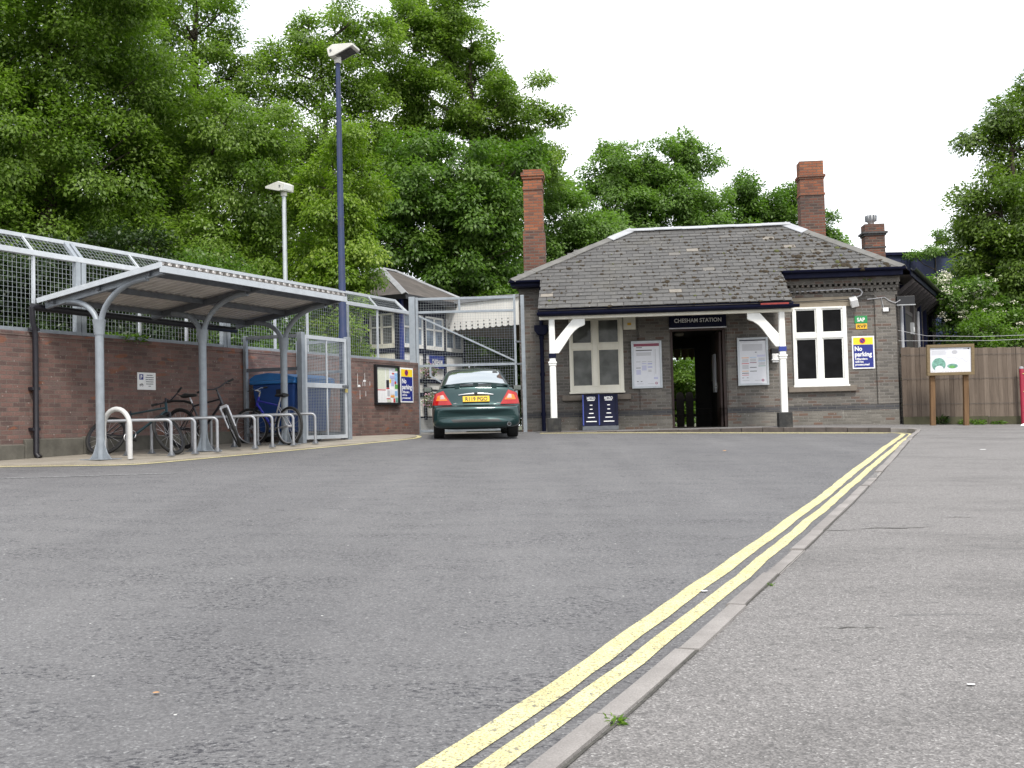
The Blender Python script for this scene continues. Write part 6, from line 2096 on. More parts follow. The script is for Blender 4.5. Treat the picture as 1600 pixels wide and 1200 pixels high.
for sx in (-1, 1):
    ln = patch(bvh_h, [(sx * 0.47, 0.672), (sx * 0.85, 0.672), (sx * 0.80, 0.89), (sx * 0.635, 0.95)], 'rear', 10, 8, 0.008, 'lamp_red', 'tail_lamp', car, 0.012)
    patch(bvh_h, [(sx * 0.55, 0.755), (sx * 0.775, 0.755), (sx * 0.74, 0.85), (sx * 0.64, 0.87)], 'rear', 6, 4, 0.020, 'lamp_amber', 'indicator', ln, 0.004)
    patch(bvh_h, [(sx * 0.60, 0.785), (sx * 0.695, 0.785), (sx * 0.69, 0.855), (sx * 0.635, 0.865)], 'rear', 4, 4, 0.026, 'lamp_clear', 'reversing_lens', ln, 0.004)
for q_ in ([(-0.66, 0.652), (0.66, 0.652), (0.66, 0.660), (-0.66, 0.660)], [(-0.478, 0.675), (-0.468, 0.675), (-0.628, 0.955), (-0.638, 0.955)], [(0.478, 0.675), (0.468, 0.675), (0.628, 0.955), (0.638, 0.955)], [(-0.86, 0.60), (-0.845, 0.60), (-0.845, 0.655), (-0.86, 0.655)]):
    patch(bvh_h, q_, 'rear', 16 if q_[1][0] - q_[0][0] > 0.3 else 1, 8 if q_[1][0] - q_[0][0] < 0.3 else 1, 0.0025, 'plastic_black', 'panel_gap', car)
# boot trim, plate, spoiler
pr_ = patch(bvh_h, [(-0.345, 0.672), (0.345, 0.672), (0.36, 0.86), (-0.36, 0.86)], 'rear', 10, 6, 0.003, 'car_paint', 'plate_recess', car)
def rear_y(x, z):
    h, _, _, _ = bvh_h.ray_cast(Vector((x, -1, z)), Vector((0, 1, 0)))
    return h.y if h else 0.2
zp = 0.785
yp = min(rear_y(0, zp - 0.055), rear_y(0.26, zp - 0.055)) - 0.022
PM = Matrix.Translation((0, yp, zp)) @ Matrix.Rotation(R(-14), 4, 'X')
mb = MB(); mb.bx(-0.26, 0.26, 0.0, 0.012, -0.057, 0.057, M=PM); np_ = mb.build('number_plate', 'plate_yellow', car, bevel=0.003)
mb = MB(); mb.text('R119 PGO', 0.108, PM @ Vector((-0.215, -0.001, -0.039)), PM.to_3x3() @ UX, PM.to_3x3() @ UZ, width=0.43, bold=0.02); mb.build('lettering', 'ink', np_)
mb = MB()
pth = [Vector((x, rear_y(x, 0.885 - 0.02 * (x / 0.34) ** 2) - 0.012, 0.885 - 0.022 * (x / 0.34) ** 2)) for x in [-0.34 + 0.068 * k for k in range(11)]]
mb.tube(pth, 0.02, 8, radii=[0.012 + 0.012 * math.sin(math.pi * k / 10) for k in range(11)])
mb.build('chrome_strip', 'chrome', car, smooth=60)
mb = MB(); mb.disc((0, rear_y(0, 0.892) - 0.042, 0.888), 0, 0.022, UX, UZ, 18, m=0, sx=1.9); mb.build('badge', 'ink', car)
mb = MB()
for x, w_ in ((-0.44, 0.09), (0.40, 0.07)):
    mb.bx(x, x + w_, rear_y(x, 0.70) - 0.006, rear_y(x, 0.70) + 0.01, 0.697, 0.708)
mb.build('badge', 'chrome', car)
mb = MB()
pth = [Vector((x, 0.25 + 0.14 * (abs(x) / 0.66) ** 2, 1.035 + 0.062 * (1 - (abs(x) / 0.66) ** 2.2))) for x in [-0.66 + 0.066 * k for k in range(21)]]
for a, b in zip(pth[:-1], pth[1:]):
    mb.bar(a, b + (b - a) * 0.02, 0.11, 0.022)
for x in (-0.36, 0.0, 0.36):
    z_ = 1.035 + 0.062 * (1 - (abs(x) / 0.66) ** 2.2)
    mb.bx(x - 0.05, x + 0.05, 0.24, 0.3, 0.99, z_)
mb.build('spoiler', 'car_paint', car, smooth=40)
patch(bvh_h, [(-0.45, 0.335), (0.5, 0.335), (0.42, 0.39), (-0.5, 0.39)], 'rear', 12, 3, 0.004, 'plastic_black', 'bumper_slot', car)
mb = MB(); mb.tube([(0.63, 0.35, 0.27), (0.63, 0.03, 0.285)], 0.042, 14, cap=True); mb.disc((0.63, 0.028, 0.285), 0, 0.03, UX, UZ, 14, m=1, depth=0.002)
mb.build('exhaust', ['galvanised_dark', 'interior_dark'], car, smooth=50)
for sx in (-1, 1):
    mb = MB()
    vs = []
    mb.bx(sx * 0.985 - 0.10, sx * 0.985 + 0.10, 2.86, 3.0, 0.955, 1.075)
    mi = mb.build('door_mirror', 'plastic_black', car, bevel=0.03)
    mb = MB(); mb.bx(sx * 0.985 - 0.078, sx * 0.985 + 0.078, 2.852, 2.859, 0.975, 1.055); mb.build('mirror_glass', 'car_glass', mi)
    mb = MB(); mb.bar((sx * 0.72, 2.95, 0.985), (sx * 0.9, 2.93, 1.0), 0.05, 0.05); mb.build('mirror_arm', 'plastic_black', mi)
    for y_ in (0.88, 3.58):
        mb = MB()
        x0, x1 = (0.635, 0.845) if sx > 0 else (-0.845, -0.635)
        prof = [(x0, 0.19), (x0, 0.285), (x0 + 0.02, 0.308), (x1 - 0.02, 0.308), (x1, 0.285), (x1, 0.19)]
        n = 28; vs = []
        for (x, r_) in prof:
            vs += [(x, y_ + r_ * math.cos(2 * math.pi * k / n), 0.308 + r_ * math.sin(2 * math.pi * k / n)) for k in range(n)]
        mb.add(vs, [(i * n + j, i * n + (j + 1) % n, (i + 1) * n + (j + 1) % n, (i + 1) * n + j) for i in range(5) for j in range(n)])
        wh = mb.build('wheel', 'rubber', car, smooth=40)
        mb = MB(); mb.cyl((x0 + 0.03, y_, 0.308), (x1 - 0.015, y_, 0.308), 0.195, n=24); mb.build('hub_cap', 'silver_paint', wh, smooth=40)
mb = MB(); mb.bx(-0.6, 0.6, 0.4, 4.1, 0.215, 0.30); mb.build('underbody', 'interior_dark', car)

# ------------------------------------------------------------------ timber fence, information board, red post
tf = thing('timber_fence', 'weathered close boarded timber fence right of the station', 'fence', (9.28, 25.72, 0), (0, 0, R(-0.6)))
mb = MB()
x = 0.0
rr = random.Random(9)
while x < 13.0:
    w_ = rr.uniform(0.105, 0.125)
    top = 2.69 - 0.026 * x + rr.uniform(-0.012, 0.012)
    zb = gz(9.25 + x, 25.7) + 0.28
    tn = rr.random()
    lean = rr.uniform(-0.008, 0.008)
    y0 = rr.uniform(-0.006, 0.004)
    mb.add([(x, y0, zb), (x + w_ - 0.008, y0 - 0.016, zb), (x + w_ - 0.008, 0.02, zb), (x, 0.02, zb), (x + lean, y0, top), (x + w_ - 0.008 + lean, y0 - 0.016, top), (x + w_ - 0.008 + lean, 0.02, top), (x + lean, 0.02, top)],
           [(0, 3, 2, 1), (4, 5, 6, 7), (0, 1, 5, 4), (1, 2, 6, 5), (2, 3, 7, 6), (3, 0, 4, 7)], 0, tn)
    x += w_
mb.build('board_panel', 'fence_timber', tf)
mb = MB(); mb.bx(0, 13, -0.03, 0.03, 0.3, 0.8); 
vs = []
mb = MB()
for k in range(13):
    zt_ = gz(9.25 + k, 25.7) + 0.275
    mb.bx(k, k + 0.995, -0.035, 0.02, zt_ - 0.5, zt_)
mb.build('gravel_board', 'timber_gravel', tf)
for zf in (0.55, 1.15, 1.72):
    mb = MB(); mb.bar((0, 0.05, gz(9.25, 26.4) + zf), (13, 0.05, gz(22, 26.4) + zf), 0.06, 0.08); mb.build('rail', 'timber_gravel', tf)
    mb = MB(); mb.bar((0, -0.026, gz(9.25, 26.4) + zf), (13, -0.026, gz(22.2, 26.4) + zf), 0.004, 0.006); mb.build('wire', 'cable_dark', tf)
def strand(name, label, pts, r=0.008):
    o = thing(name, label, 'wire', pts[0]); mb = MB()
    mb.tube([Vector(p) - Vector(pts[0]) for p in pts], r, 5); mb.build('strand', 'cable_grey', o, smooth=60)
strand('slack_wire', 'upper slack grey wire above the timber fence', [(9.25, 25.75, 3.10), (9.9, 25.7, 2.95), (11.2, 25.7, 2.90), (13, 25.7, 2.92), (17, 25.7, 2.85)], 0.005)
strand('slack_wire', 'lower slack grey wire just above the timber fence', [(9.25, 25.75, 2.85), (10.0, 25.7, 2.83), (11.4, 25.7, 2.80), (13, 25.7, 2.83), (17, 25.7, 2.75)], 0.005)

ib = thing('information_board', 'timber framed information board with a white map on two posts by the fence', 'sign', (9.62, 25.05, gz(9.6, 25.05) + 0.06), (R(4), 0, R(-3)))
for x in (0.12, 0.88):
    mb = MB(); mb.bx(x - 0.055, x + 0.055, 0.03, 0.13, -0.15, 1.86); mb.build('post', 'timber_post', ib, bevel=0.008)
zb, zt_ = 1.19, 1.90
mb = MB()
for q_ in ((-0.03, 1.04, zb, zb + 0.07), (-0.03, 1.04, zt_ - 0.07, zt_), (-0.03, 0.04, zb + 0.07, zt_ - 0.07), (0.97, 1.04, zb + 0.07, zt_ - 0.07)):
    mb.bx(q_[0], q_[1], -0.06, 0.03, q_[2], q_[3])
mb.build('frame', 'timber_frame', ib, bevel=0.006)
mb = MB(); mb.bx(0.04, 0.97, -0.03, 0.0, zb + 0.07, zt_ - 0.07); mb.build('map_panel', 'print_paper', ib)
y = -0.0315
PMT = ['print_teal', 'print_green', 'print_grey', 'print_paper', 'ink']
mb = MB(); mb.disc((0.24, y, zb + 0.25), 0, 0.155, UX, UZ, 28, m=0)
mb.disc((0.25, y, zb + 0.15), 0, 0.075, UX, UZ, 20, m=3, depth=0.001, sx=1.3); mb.build('map_picture', PMT, ib)
mb = MB(); mb.disc((0.55, y, zb + 0.21), 0, 0.055, UX, UZ, 20, m=0, sx=2.2)
mb.disc((0.54, y, zb + 0.19), 0, 0.035, UX, UZ, 16, m=1, sx=2.0, depth=0.001); mb.build('map_picture', PMT, ib)
mb = MB(); mb.disc((0.60, y, zb + 0.53), 0, 0.045, UX, UZ, 18, m=2, sx=1.5); mb.build('map_picture', PMT, ib)
mb = MB()
rr = random.Random(3)
for k in range(7):
    z = zb + 0.47 + 0.016 * k
    mb.quad((0.08, y, z), (0.08 + rr.uniform(0.3, 0.4), y, z), (0.4, y, z + 0.005), (0.08, y, z + 0.005), m=2)
mb.quad((0.08, y, zt_ - 0.105), (0.45, y, zt_ - 0.105), (0.45, y, zt_ - 0.092), (0.08, y, zt_ - 0.092), m=2)
mb.quad((0.8, y, zt_ - 0.12), (0.92, y, zt_ - 0.12), (0.92, y, zt_ - 0.095), (0.8, y, zt_ - 0.095), m=2)
mb.quad((0.9, y - 0.001, zt_ - 0.12), (0.93, y - 0.001, zt_ - 0.12), (0.93, y - 0.001, zt_ - 0.09), (0.9, y - 0.001, zt_ - 0.09), m=4)
for k in range(14):
    mb.quad((0.08 + 0.06 * k, y, zb + 0.085), (0.08 + 0.06 * k + rr.uniform(0.01, 0.045), y, zb + 0.085), (0.1 + 0.06 * k, y, zb + 0.097), (0.08 + 0.06 * k, y, zb + 0.097), m=2)
pp = [(0.42, zb + 0.42), (0.5, zb + 0.4), (0.6, zb + 0.42), (0.68, zb + 0.36), (0.78, zb + 0.38), (0.86, zb + 0.3), (0.9, zb + 0.33)]
for a, b in zip(pp[:-1], pp[1:]):
    mb.bar((a[0], y, a[1]), (b[0], y, b[1]), 0.005, 0.002, m=2, up=(0, 1, 0))
mb.build('printing', ['print_teal', 'print_green', 'print_grey', 'print_paper', 'ink'], ib)

rp = thing('gate_post', 'dark red metal post with brass fittings at the right edge by the fence', 'post', (12.03, 25.5, gz(12, 25.5) + 0.05))
mb = MB(); mb.tube([(0, 0, 0), (0, 0, 1.36)], 0.05, 14); mb.build('column', 'post_red', rp, smooth=40)
mb = MB(); mb.lathe([(0.052, 1.36), (0.052, 1.385), (0.04, 1.41), (0, 1.42)], 14); mb.build('cap', 'lead', rp, smooth=60)
for z in (1.24, 0.82, 0.34):
    mb = MB(); mb.tube([(0.0, -0.05, z), (0.11, -0.05, z)], 0.014, 8); mb.build('bolt', 'brass', rp)
    mb = MB(); mb.bar((0.06, 0, z + 0.02), (3.0, 0.0, z - 0.03), 0.03, 0.03); mb.build('rail', 'cable_dark', rp)

# dark blue clad building far behind on the right
bc = thing('clad_building', 'dark blue sheet clad building rising behind the station on the right', 'building', (14.9, 42.5, 0.4), (0, 0, R(3)))
mb = MB(); mb.bx(0, 16, 0, 8, 0, 7.0); mb.build('wall', 'blue_cladding', bc)
mb = MB()
for k in range(17):
    mb.bx(k - 0.04, k + 0.04, -0.04, 0, 0, 6.9)
mb.build('cladding_rib', 'blue_cladding', bc)
mb = MB(); mb.bx(-0.1, 16.1, -0.1, 8.1, 7.0, 7.12); mb.build('roof_edge', 'navy', bc)

# ------------------------------------------------------------------ litter and weeds
def litter(label, x, y_, r, mat, flat=0.35, lift=0.0, pave=True):
    o = thing('litter', label, 'litter', (x, y_, gz(x, y_) + (kerb_rise(x, y_) if pave else 0.003) + 0.004))
    mb = MB()
    rr = random.Random(int(x * 100))
    n = 9
    vs = [(r * rr.uniform(0.7, 1.1) * math.cos(2 * math.pi * k / n), r * rr.uniform(0.5, 0.9) * math.sin(2 * math.pi * k / n), 0.002) for k in range(n)]
    vs2 = [(a * 0.7, b * 0.7, r * flat * rr.uniform(0.5, 1)) for a, b, c in vs]
    mb.add(vs + vs2 + [(0, 0, r * flat)], [(i, (i + 1) % n, n + (i + 1) % n, n + i) for i in range(n)] + [(n + i, n + (i + 1) % n, 2 * n) for i in range(n)])
    mb.build('scrap', mat, o, smooth=60)
litter('white plastic lid lying on the pavement by the red post', 11.6, 24.6, 0.085, 'litter_white', 0.6)
litter('flat scrap of white paper on the pavement right of the kerb bend', 7.1, 16.4, 0.06, 'litter_white', 0.1)
litter('small white scrap beside the double yellow lines', 0.95, 5.55, 0.022, 'litter_white', 0.2, pave=False)
litter('tiny dark scrap on the empty middle of the car park', 3.35, 17.2, 0.04, 'litter_brown', 0.3, pave=False)
litter('small tan leaf scrap on the near left of the car park', -1.25, 3.75, 0.014, 'litter_brown', 0.3, pave=False)
litter('pale crumb of paper on the near right pavement', 1.55, 3.75, 0.016, 'litter_white', 0.2)

def weed(name, label, x, y_, r, n, seed, mat='leaf_bright', up=0.35, z=None, cat='weed', leaf=0.05, group=None):
    rng = np.random.default_rng(seed)
    zz = gz(x, y_) + kerb_rise(x, y_) if z is None else z
    o = thing(name, label, cat, (x, y_, zz), (0, 0, 0), group)
    a = rng.random(n) * 2 * math.pi
    d = np.stack([np.cos(a), np.sin(a), rng.random(n) * up * 2], 1)
    rad = r * rng.random(n) ** 0.6
    Pp = np.stack([np.cos(a) * rad * 0.7, np.sin(a) * rad * 0.7, rng.random(n) * r * up], 1)
    V = leaf_quads(Pp, unit(d + rng.normal(size=(n, 3)) * 0.35), unit(np.array((0, 0, 1.0)) + rng.normal(size=(n, 3)) * 0.5), leaf * rng.uniform(0.5, 1.3, n), leaf * rng.uniform(0.25, 0.5, n))
    leaf_mesh('leaves', V, rng.random(n), [mat], o)
weed('weed', 'green weed growing from a near kerb joint', 0.29, 3.36, 0.042, 60, 61, leaf=0.026, up=0.2)
weed('weed', 'smaller green tuft in the kerb joint farther along', 1.30, 5.62, 0.03, 36, 62, leaf=0.02, up=0.12)
weed('weed', 'low green weeds at the foot of the timber fence right of the information board', 10.85, 25.55, 0.4, 340, 63, 'leaf_sycamore', 0.25, leaf=0.08)
weed('weed', 'clump of weeds at the fence foot between the board posts', 10.15, 25.6, 0.2, 150, 64, 'leaf_dark', 0.8, leaf=0.1)
weed('weed', 'weeds at the fence foot beside the red post', 11.5, 25.6, 0.2, 110, 65, 'leaf_sycamore', 0.3, leaf=0.08)
q_ = wp(2.55, -0.25, 2.62)
weed('weed', 'bright green plant spilling over the top of the brick wall', q_.x, q_.y, 0.5, 420, 66, 'leaf_bright', 0.3, z=2.55, leaf=0.1)
q_ = sp(4.86, -0.14, 3.4)
weed('weed', 'small ferny weed sprouting from the brick cornice', q_.x, q_.y, 0.13, 60, 67, 'leaf_lime', 0.3, z=q_.z, leaf=0.07)

# ------------------------------------------------------------------ trees and shrubs: lobes are (x, y, z, radius) of the crown
G = 'trees behind the station'
tree('broadleaf_tree', 'huge green tree filling the top left corner', [(-12.8, 25.3, 10.6, 2.04), (-11.1, 26.5, 10.8, 1.88), (-9.5, 27.3, 10.0, 1.26), (-11.8, 25.9, 8.2, 2.04), (-10.2, 27.0, 7.8, 1.65), (-13.5, 25.4, 7.5, 1.88), (-11.6, 26.5, 6.0, 1.73), (-9.8, 27.3, 5.8, 1.33), (-13.5, 25.9, 5.5, 1.88), (-12.4, 27.1, 13.2, 1.88), (-9.7, 25.5, 12.3, 1.73), (-11, 28.6, 8.2, 1.9), (-9.6, 29, 9.4, 1.6), (-12.6, 28.4, 10.2, 1.9), (-12.5, 28.5, 6, 1.9), (-10.4, 28.6, 11.6, 1.5)],
     (-11.6, 26.6), 'leaf_ash', 0.17, 0.6, 140, 1.15, 101, 0.34, group=G)
tree('broadleaf_tree', 'tall airy tree with sky showing through its branches at top left', [(-10.7, 36.0, 14.8, 1.64), (-9.9, 37.0, 14.1, 0.99), (-12.2, 37.8, 13.7, 1.31), (-12.5, 36.5, 15.7, 1.53), (-10.7, 37.5, 17.2, 1.53), (-9.7, 36.5, 15.4, 0.77), (-10.2, 37.0, 12.9, 0.88), (-11.5, 37.2, 11.5, 1.5), (-9.6, 37.4, 11.6, 1.3), (-9.0, 37.0, 13.3, 0.8)],
     (-11, 37.2), 'leaf_ash', 0.2, 0.5, 75, 0.8, 102, 0.3, hollow=0.75, sparse=0.85, group=G, twigs=9)
tree('ash_tree', 'feathery mid green ash tree behind the cycle shelter', [(-7.4, 28.3, 9.1, 1.2), (-6.2, 29.0, 9.0, 0.86), (-8.9, 29.6, 8.6, 1.06), (-6.7, 28.6, 7.5, 1.29), (-9.5, 29.4, 7.2, 1.17), (-7.8, 28.2, 5.9, 1.29), (-10.5, 29.0, 7.0, 0.65), (-10.4, 29.6, 6.2, 0.94), (-5.9, 28.7, 6.1, 0.86), (-5.9, 29.2, 7.9, 0.62), (-6.8, 28.4, 5.2, 1.03), (-9.1, 29.0, 5.3, 1.03)],
     (-8, 29.2), 'leaf_ash', 0.16, 0.48, 115, 1.05, 103, 0.24, droop=0.5, group=G)
tree('ash_tree', 'bright yellow green ash tree just behind the blue lamp post', [(-4.2, 27.1, 8.3, 0.55), (-3.8, 27.5, 7.3, 0.6), (-4.9, 27.9, 7.4, 0.73), (-3.9, 27.3, 5.8, 0.62), (-4.8, 27.7, 5.7, 0.81), (-4.3, 27.1, 4.8, 0.7), (-3.85, 27.5, 5.0, 0.4), (-5.3, 27.9, 4.8, 0.73), (-4.3, 27.3, 6.6, 0.73), (-5.1, 28.0, 3.7, 0.7), (-4.4, 28.0, 3.4, 0.6)],
     (-4.9, 28.2), 'leaf_lime', 0.15, 0.4, 105, 1.1, 104, 0.16, droop=0.6, group=G)
tree('broadleaf_tree', 'tall tree whose top stands behind the floodlight of the blue lamp post', [(-6.9, 37.5, 15.1, 0.85), (-5.6, 38.0, 15.4, 1.08), (-8.0, 38.5, 14.3, 0.79), (-6.5, 37.6, 13.5, 1.24), (-4.6, 38.3, 15.1, 0.9), (-8.7, 37.6, 13.7, 0.63), (-8.4, 38.0, 12.5, 1.01), (-5.3, 38.7, 13.1, 1.24), (-6.5, 37.6, 11.4, 1.35), (-5.6, 38, 10, 1.4), (-7.6, 38, 10, 1.4), (-4.9, 38.6, 11.6, 1.1), (-4.3, 38.8, 10.2, 1.2), (-7.8, 38.6, 8.4, 1.6), (-5.6, 38.6, 8, 1.5), (-9, 38.6, 10.5, 1.5)],
     (-6.6, 38.2), 'leaf_ash', 0.19, 0.5, 90, 0.95, 105, 0.28, hollow=0.6, group=G, twigs=7)
tree('broadleaf_tree', 'tallest loose crowned tree rising above the middle of the picture', [(-3.5, 40.2, 15.9, 1.26), (-2.1, 41.0, 15.9, 1.41), (-1.1, 41.8, 14.7, 1.26), (-3.0, 40.6, 13.6, 1.34), (-1.6, 41.3, 12.6, 0.9), (0.0, 40.5, 13.6, 0.78), (0.9, 41.0, 12.8, 0.85), (0.2, 41.8, 11.7, 1.3), (1.4, 40.8, 10.8, 0.83), (-0.7, 41.3, 12.8, 0.8), (-4.4, 40.3, 14.3, 1.0), (1.3, 41.0, 14.3, 0.34), (2.0, 41.2, 13.0, 0.34), (1.9, 41.0, 11.6, 0.4), (-2.1, 40.7, 17.1, 0.97), (-3.3, 41.2, 17.5, 0.73), (-3.6, 41, 11.9, 1.2), (-0.4, 41, 10.6, 1.2), (-4.2, 41, 10.2, 1.2)],
     (-1.4, 41.4), 'leaf_ash', 0.2, 0.5, 110, 1.1, 106, 0.26, hollow=0.65, group=G, twigs=7)
tree('sycamore_tree', 'dense dark green sycamore left of the station chimney', [(-3.2, 35.3, 9.0, 1.24), (-1.5, 36.0, 9.7, 1.24), (-2.5, 36.9, 8.0, 1.45), (-0.9, 35.6, 8.2, 1.28), (-0.2, 36.3, 6.9, 0.96), (-3.6, 35.3, 7.0, 1.11), (-2.0, 36.0, 6.4, 1.24), (-0.7, 36.5, 6.2, 0.81), (-3.1, 35.7, 10.3, 0.96), (0.2, 36.3, 8.5, 0.85), (-4.2, 35.5, 8.3, 0.77), (-1.2, 36, 4.8, 1.2), (0.2, 36.5, 5.2, 1.0), (-3, 36.5, 5, 1.2), (0.6, 36.6, 10.0, 0.9)],
     (-1.8, 36.6), 'leaf_sycamore', 0.22, 0.5, 95, 1.15, 107, 0.3, droop=0.45, group=G)
tree('broadleaf_tree', 'light green tree sloping down behind the left end of the station roof', [(2.2, 42.4, 9.5, 1.07), (3.2, 43.0, 8.8, 1.02), (4.3, 43.5, 9.1, 0.81), (2.4, 42.7, 7.9, 1.07), (4.0, 43.2, 7.9, 0.81), (1.5, 42.5, 10.3, 0.76), (4.9, 43.0, 8.2, 0.46), (1.7, 43.6, 8.7, 1.02), (3, 43, 6.8, 1.3), (4.6, 43.4, 7.0, 1.0), (1.4, 43, 6.9, 1.2)],
     (2.9, 43.4), 'leaf_light', 0.21, 0.5, 90, 1.1, 108, 0.22, group=G)
tree('broadleaf_tree', 'broad far tree above the middle of the station roof', [(5.4, 54.2, 13.7, 1.37), (7.5, 55.0, 14.1, 1.56), (9.7, 55.7, 14.5, 1.24), (8.4, 54.5, 12.4, 1.56), (10.1, 55.3, 12.5, 1.04), (6.0, 54.2, 12.0, 1.37), (4.7, 55.0, 12.9, 0.98), (9.2, 55.4, 15.2, 0.72), (7.0, 54.6, 11.1, 1.3), (9.8, 55.4, 11.5, 1.17), (5.2, 54.6, 15.0, 0.65), (6, 55, 10, 1.5), (9.5, 55, 10, 1.6)],
     (7.4, 55.2), 'leaf_light', 0.27, 0.6, 95, 1.1, 109, 0.34, hollow=0.65, group=G, twigs=7)
tree('broadleaf_tree', 'far tree just left of the right station chimney', [(13.5, 61.4, 14.1, 1.03), (15.0, 62.0, 13.4, 1.17), (16.7, 62.7, 13.9, 1.1), (13.1, 61.6, 12.9, 1.17), (16.2, 62.4, 12.5, 1.32), (14.8, 62.8, 12.5, 1.32), (14, 62, 11, 1.6), (16.5, 62, 11, 1.6)],
     (15, 62.4), 'leaf_sycamore', 0.3, 0.62, 75, 1.05, 110, 0.3, group=G)
tree('broadleaf_tree', 'little far tree showing right of the right station chimney', [(18.2, 61.6, 12.2, 0.7), (18.7, 62.0, 11.2, 0.75), (17.9, 62, 10.5, 1.0), (19.0, 62, 10.2, 0.8)],
     (18.3, 62.0), 'leaf_light', 0.28, 0.55, 70, 1.0, 111, 0.14, group=G)
tree('broadleaf_tree', 'big green tree at the right edge above the timber fence', [(14.7, 32.2, 7.1, 1.29), (15.9, 33.0, 9.2, 1.29), (14.7, 33.2, 9.8, 0.39), (14.2, 32.8, 7.5, 0.7), (14.2, 33.2, 6.3, 0.63), (15.0, 32.2, 5.4, 1.37), (16.4, 33.0, 10.6, 0.98), (17.5, 33.9, 8.0, 1.56), (15.3, 32.8, 10.3, 0.6), (14.9, 33.1, 8.9, 0.43), (16.1, 32.1, 5.3, 1.56), (14.8, 33.0, 4.7, 1.07), (16.2, 33.7, 4.0, 1.17), (14.3, 32.9, 9.6, 0.23), (18.2, 33.5, 9.9, 1.76), (15.5, 32.6, 3.2, 1.3)],
     (16.2, 33.4), 'leaf_oak', 0.19, 0.48, 105, 1.0, 112, 0.26, group=G, twigs=6)
GS = 'shrubs along the boundary'
el = tree('elder_shrub', 'elder shrub with creamy white flower heads beside the side of the station', [(12.5, 30.8, 4.5, 0.4), (13.1, 31.0, 4.0, 0.51), (14.0, 31.4, 3.9, 0.62), (14.5, 30.8, 3.6, 0.62), (12.6, 31.1, 3.8, 0.37), (13.4, 30.7, 4.7, 0.44), (12.3, 31.0, 4.9, 0.22), (13.2, 31, 3.1, 0.6), (14.2, 31, 2.8, 0.7), (12.7, 31.2, 2.9, 0.4)],
     (13.3, 31.3), 'leaf_sycamore', 0.16, 0.34, 70, 1.1, 113, 0.07, cat='shrub', group=GS)
rng = np.random.default_rng(5)
heads = []
for (x, y, z, r) in [(12.45, 30.7, 4.6, 0.45), (13.1, 30.8, 4.2, 0.5), (13.4, 30.5, 4.7, 0.4), (12.3, 30.8, 4.95, 0.25), (14.2, 30.8, 3.7, 0.7), (12.6, 30.8, 3.85, 0.4), (14.4, 30.6, 3.1, 0.5)]:
    for k in range(12):
        d = rng.normal(size=3); d /= np.linalg.norm(d); d[1] = -abs(d[1])
        heads.append(np.array((x, y, z)) + d * r * np.array((1, 1, 0.9)))
heads = np.array(heads) - np.array((13.3, 31.3, gz(13.3, 31.3) - 0.15))
idx = np.repeat(np.arange(len(heads)), 26)
n = len(idx)
off = rng.normal(size=(n, 3)) * np.array((0.055, 0.055, 0.02))
V = leaf_quads(heads[idx] + off, unit(rng.normal(size=(n, 3)) * np.array((1, 1, 0.3))), unit(np.array((0, -0.5, 1.0)) + rng.normal(size=(n, 3)) * 0.3), np.full(n, 0.045), np.full(n, 0.035))
leaf_mesh('flower_heads', V, rng.random(n), ['flower_white'], el)
tree('climbing_shrub', 'bright green climber tumbling over the timber fence', [(11.7, 27.0, 3.2, 0.35), (12.4, 27.2, 3.0, 0.27), (11.5, 27.3, 2.9, 0.19), (12.8, 27.1, 2.8, 0.23), (12.0, 27.3, 3.5, 0.18), (12.2, 27.1, 3.1, 0.25), (12.3, 27.25, 3.55, 0.09), (11.9, 27.1, 2.7, 0.35), (13.1, 27.1, 2.8, 0.2)],
     (12.1, 27.3), 'leaf_bright', 0.125, 0.2, 34, 1.1, 114, 0.04, cat='shrub', group=GS)
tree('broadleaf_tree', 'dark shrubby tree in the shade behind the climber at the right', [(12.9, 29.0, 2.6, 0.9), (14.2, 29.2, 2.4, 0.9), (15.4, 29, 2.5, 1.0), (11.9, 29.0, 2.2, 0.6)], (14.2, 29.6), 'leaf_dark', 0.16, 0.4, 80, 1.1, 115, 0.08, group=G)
tree('sapling', 'wispy sapling showing above the dark blue building', [(16.4, 41.8, 7.5, 0.34), (17.0, 42.0, 7.9, 0.3), (15.9, 42.1, 7.3, 0.18), (17.3, 41.9, 7.5, 0.25), (16.8, 41.9, 8.2, 0.15)], (16.6, 42.0), 'leaf_light', 0.15, 0.26, 40, 1.2, 116, 0.03, cat='tree', group=G, hollow=0.9, twigs=8)
tree('platform_shrub', 'sunlit green shrub seen through the station doorway', [(5.9, 37.4, 2.6, 0.6), (6.3, 37.7, 2.4, 0.5), (5.7, 38.0, 1.9, 0.6), (6.1, 37.6, 1.6, 0.5), (5.3, 37.7, 2.3, 0.5), (6.9, 38.2, 2.8, 0.6)], (6.0, 38.2), 'leaf_bright', 0.15, 0.32, 80, 1.2, 117, 0.06, cat='shrub', group=GS)
tree('hedge_tree', 'shaded dark tree under the far end of the platform canopy', [(-1.4, 38.2, 3.0, 1.3), (0.0, 38.0, 3.0, 1.3), (-0.6, 38.4, 4.4, 1.3), (1.2, 38.2, 3.6, 1.2), (-2.6, 38.5, 3.6, 1.3), (0.2, 38, 1.8, 1.0), (-1.2, 38, 1.8, 1.0)], (-0.5, 38.8), 'leaf_sycamore', 0.18, 0.46, 95, 1.1, 118, 0.12, group=G)
UN = 'undergrowth behind the mesh fence'
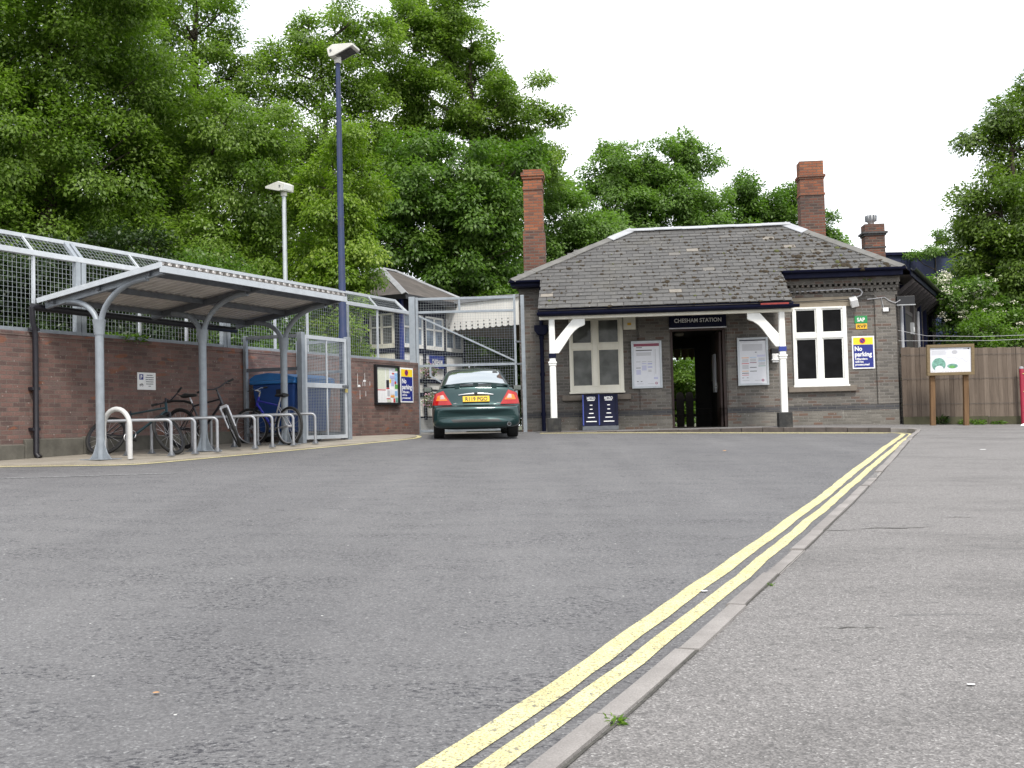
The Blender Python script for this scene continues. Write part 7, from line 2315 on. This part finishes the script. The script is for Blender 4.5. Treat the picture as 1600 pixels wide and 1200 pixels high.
for i_, (lb, lobes, base, lm) in enumerate((
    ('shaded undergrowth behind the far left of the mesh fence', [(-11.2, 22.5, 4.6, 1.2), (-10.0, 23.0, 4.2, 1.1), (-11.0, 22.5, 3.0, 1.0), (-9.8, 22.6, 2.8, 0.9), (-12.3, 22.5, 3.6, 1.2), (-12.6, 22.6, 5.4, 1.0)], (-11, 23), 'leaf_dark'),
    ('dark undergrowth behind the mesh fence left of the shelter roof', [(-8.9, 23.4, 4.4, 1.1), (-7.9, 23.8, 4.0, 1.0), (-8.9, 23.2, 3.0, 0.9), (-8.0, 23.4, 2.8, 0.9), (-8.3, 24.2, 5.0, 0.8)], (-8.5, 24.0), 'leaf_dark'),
    ('green undergrowth behind the mesh fence above the middle of the shelter', [(-7.2, 25.0, 4.3, 1.0), (-6.3, 25.3, 3.9, 0.95), (-7.0, 24.8, 3.0, 0.9), (-6.1, 25, 2.8, 0.9), (-5.3, 25.6, 3.4, 0.8), (-5.3, 25.6, 2.6, 0.7)], (-6.6, 25.6), 'leaf_sycamore'),
    ('light green shrub behind the mesh fence near the signal box', [(-4.35, 26.8, 3.3, 0.5), (-4.0, 26.9, 3.9, 0.45), (-4.5, 26.8, 2.5, 0.5), (-3.85, 26.9, 2.9, 0.35)], (-4.3, 27.0), 'leaf_lime'))):
    tree('undergrowth_shrub', lb, lobes, base, lm, 0.15, 0.42, 90, 1.05, 120 + i_, 0.08, cat='shrub', group=UN)

# the far wood behind everything reads as one mass
rng = np.random.default_rng(77)
lob = []
for k in range(84):
    x = -34 + 46 * rng.random()
    top = 10.5 if x < 2 else 7.0
    lob.append((x, 47 + rng.random() * 5, 0.8 + rng.random() * top, 1.5 + rng.random() * 0.9))
for k in range(26):
    x = 17 + 20 * rng.random()
    lob.append((x, 36.5 + rng.random() * 3, 1 + rng.random() * 4.2, 1.2 + rng.random() * 0.6))
for k in range(60):
    lob.append((-36 + 30 * rng.random(), 41 + rng.random() * 4, 1 + rng.random() * 10, 1.7 + rng.random()))
for k in range(24):
    lob.append((2 + 18 * rng.random(), 64 + rng.random() * 4, 2 + rng.random() * 7.5, 1.8 + rng.random()))
V, tone, cen = crown(lob, 0.42, 0.85, 34, 0.62, rng)
wd = leaf_mesh('woodland', V, tone, ['leaf_sycamore'], None)
tag(wd, 'distant mass of shaded woodland behind the station trees', 'woodland', kind='stuff')
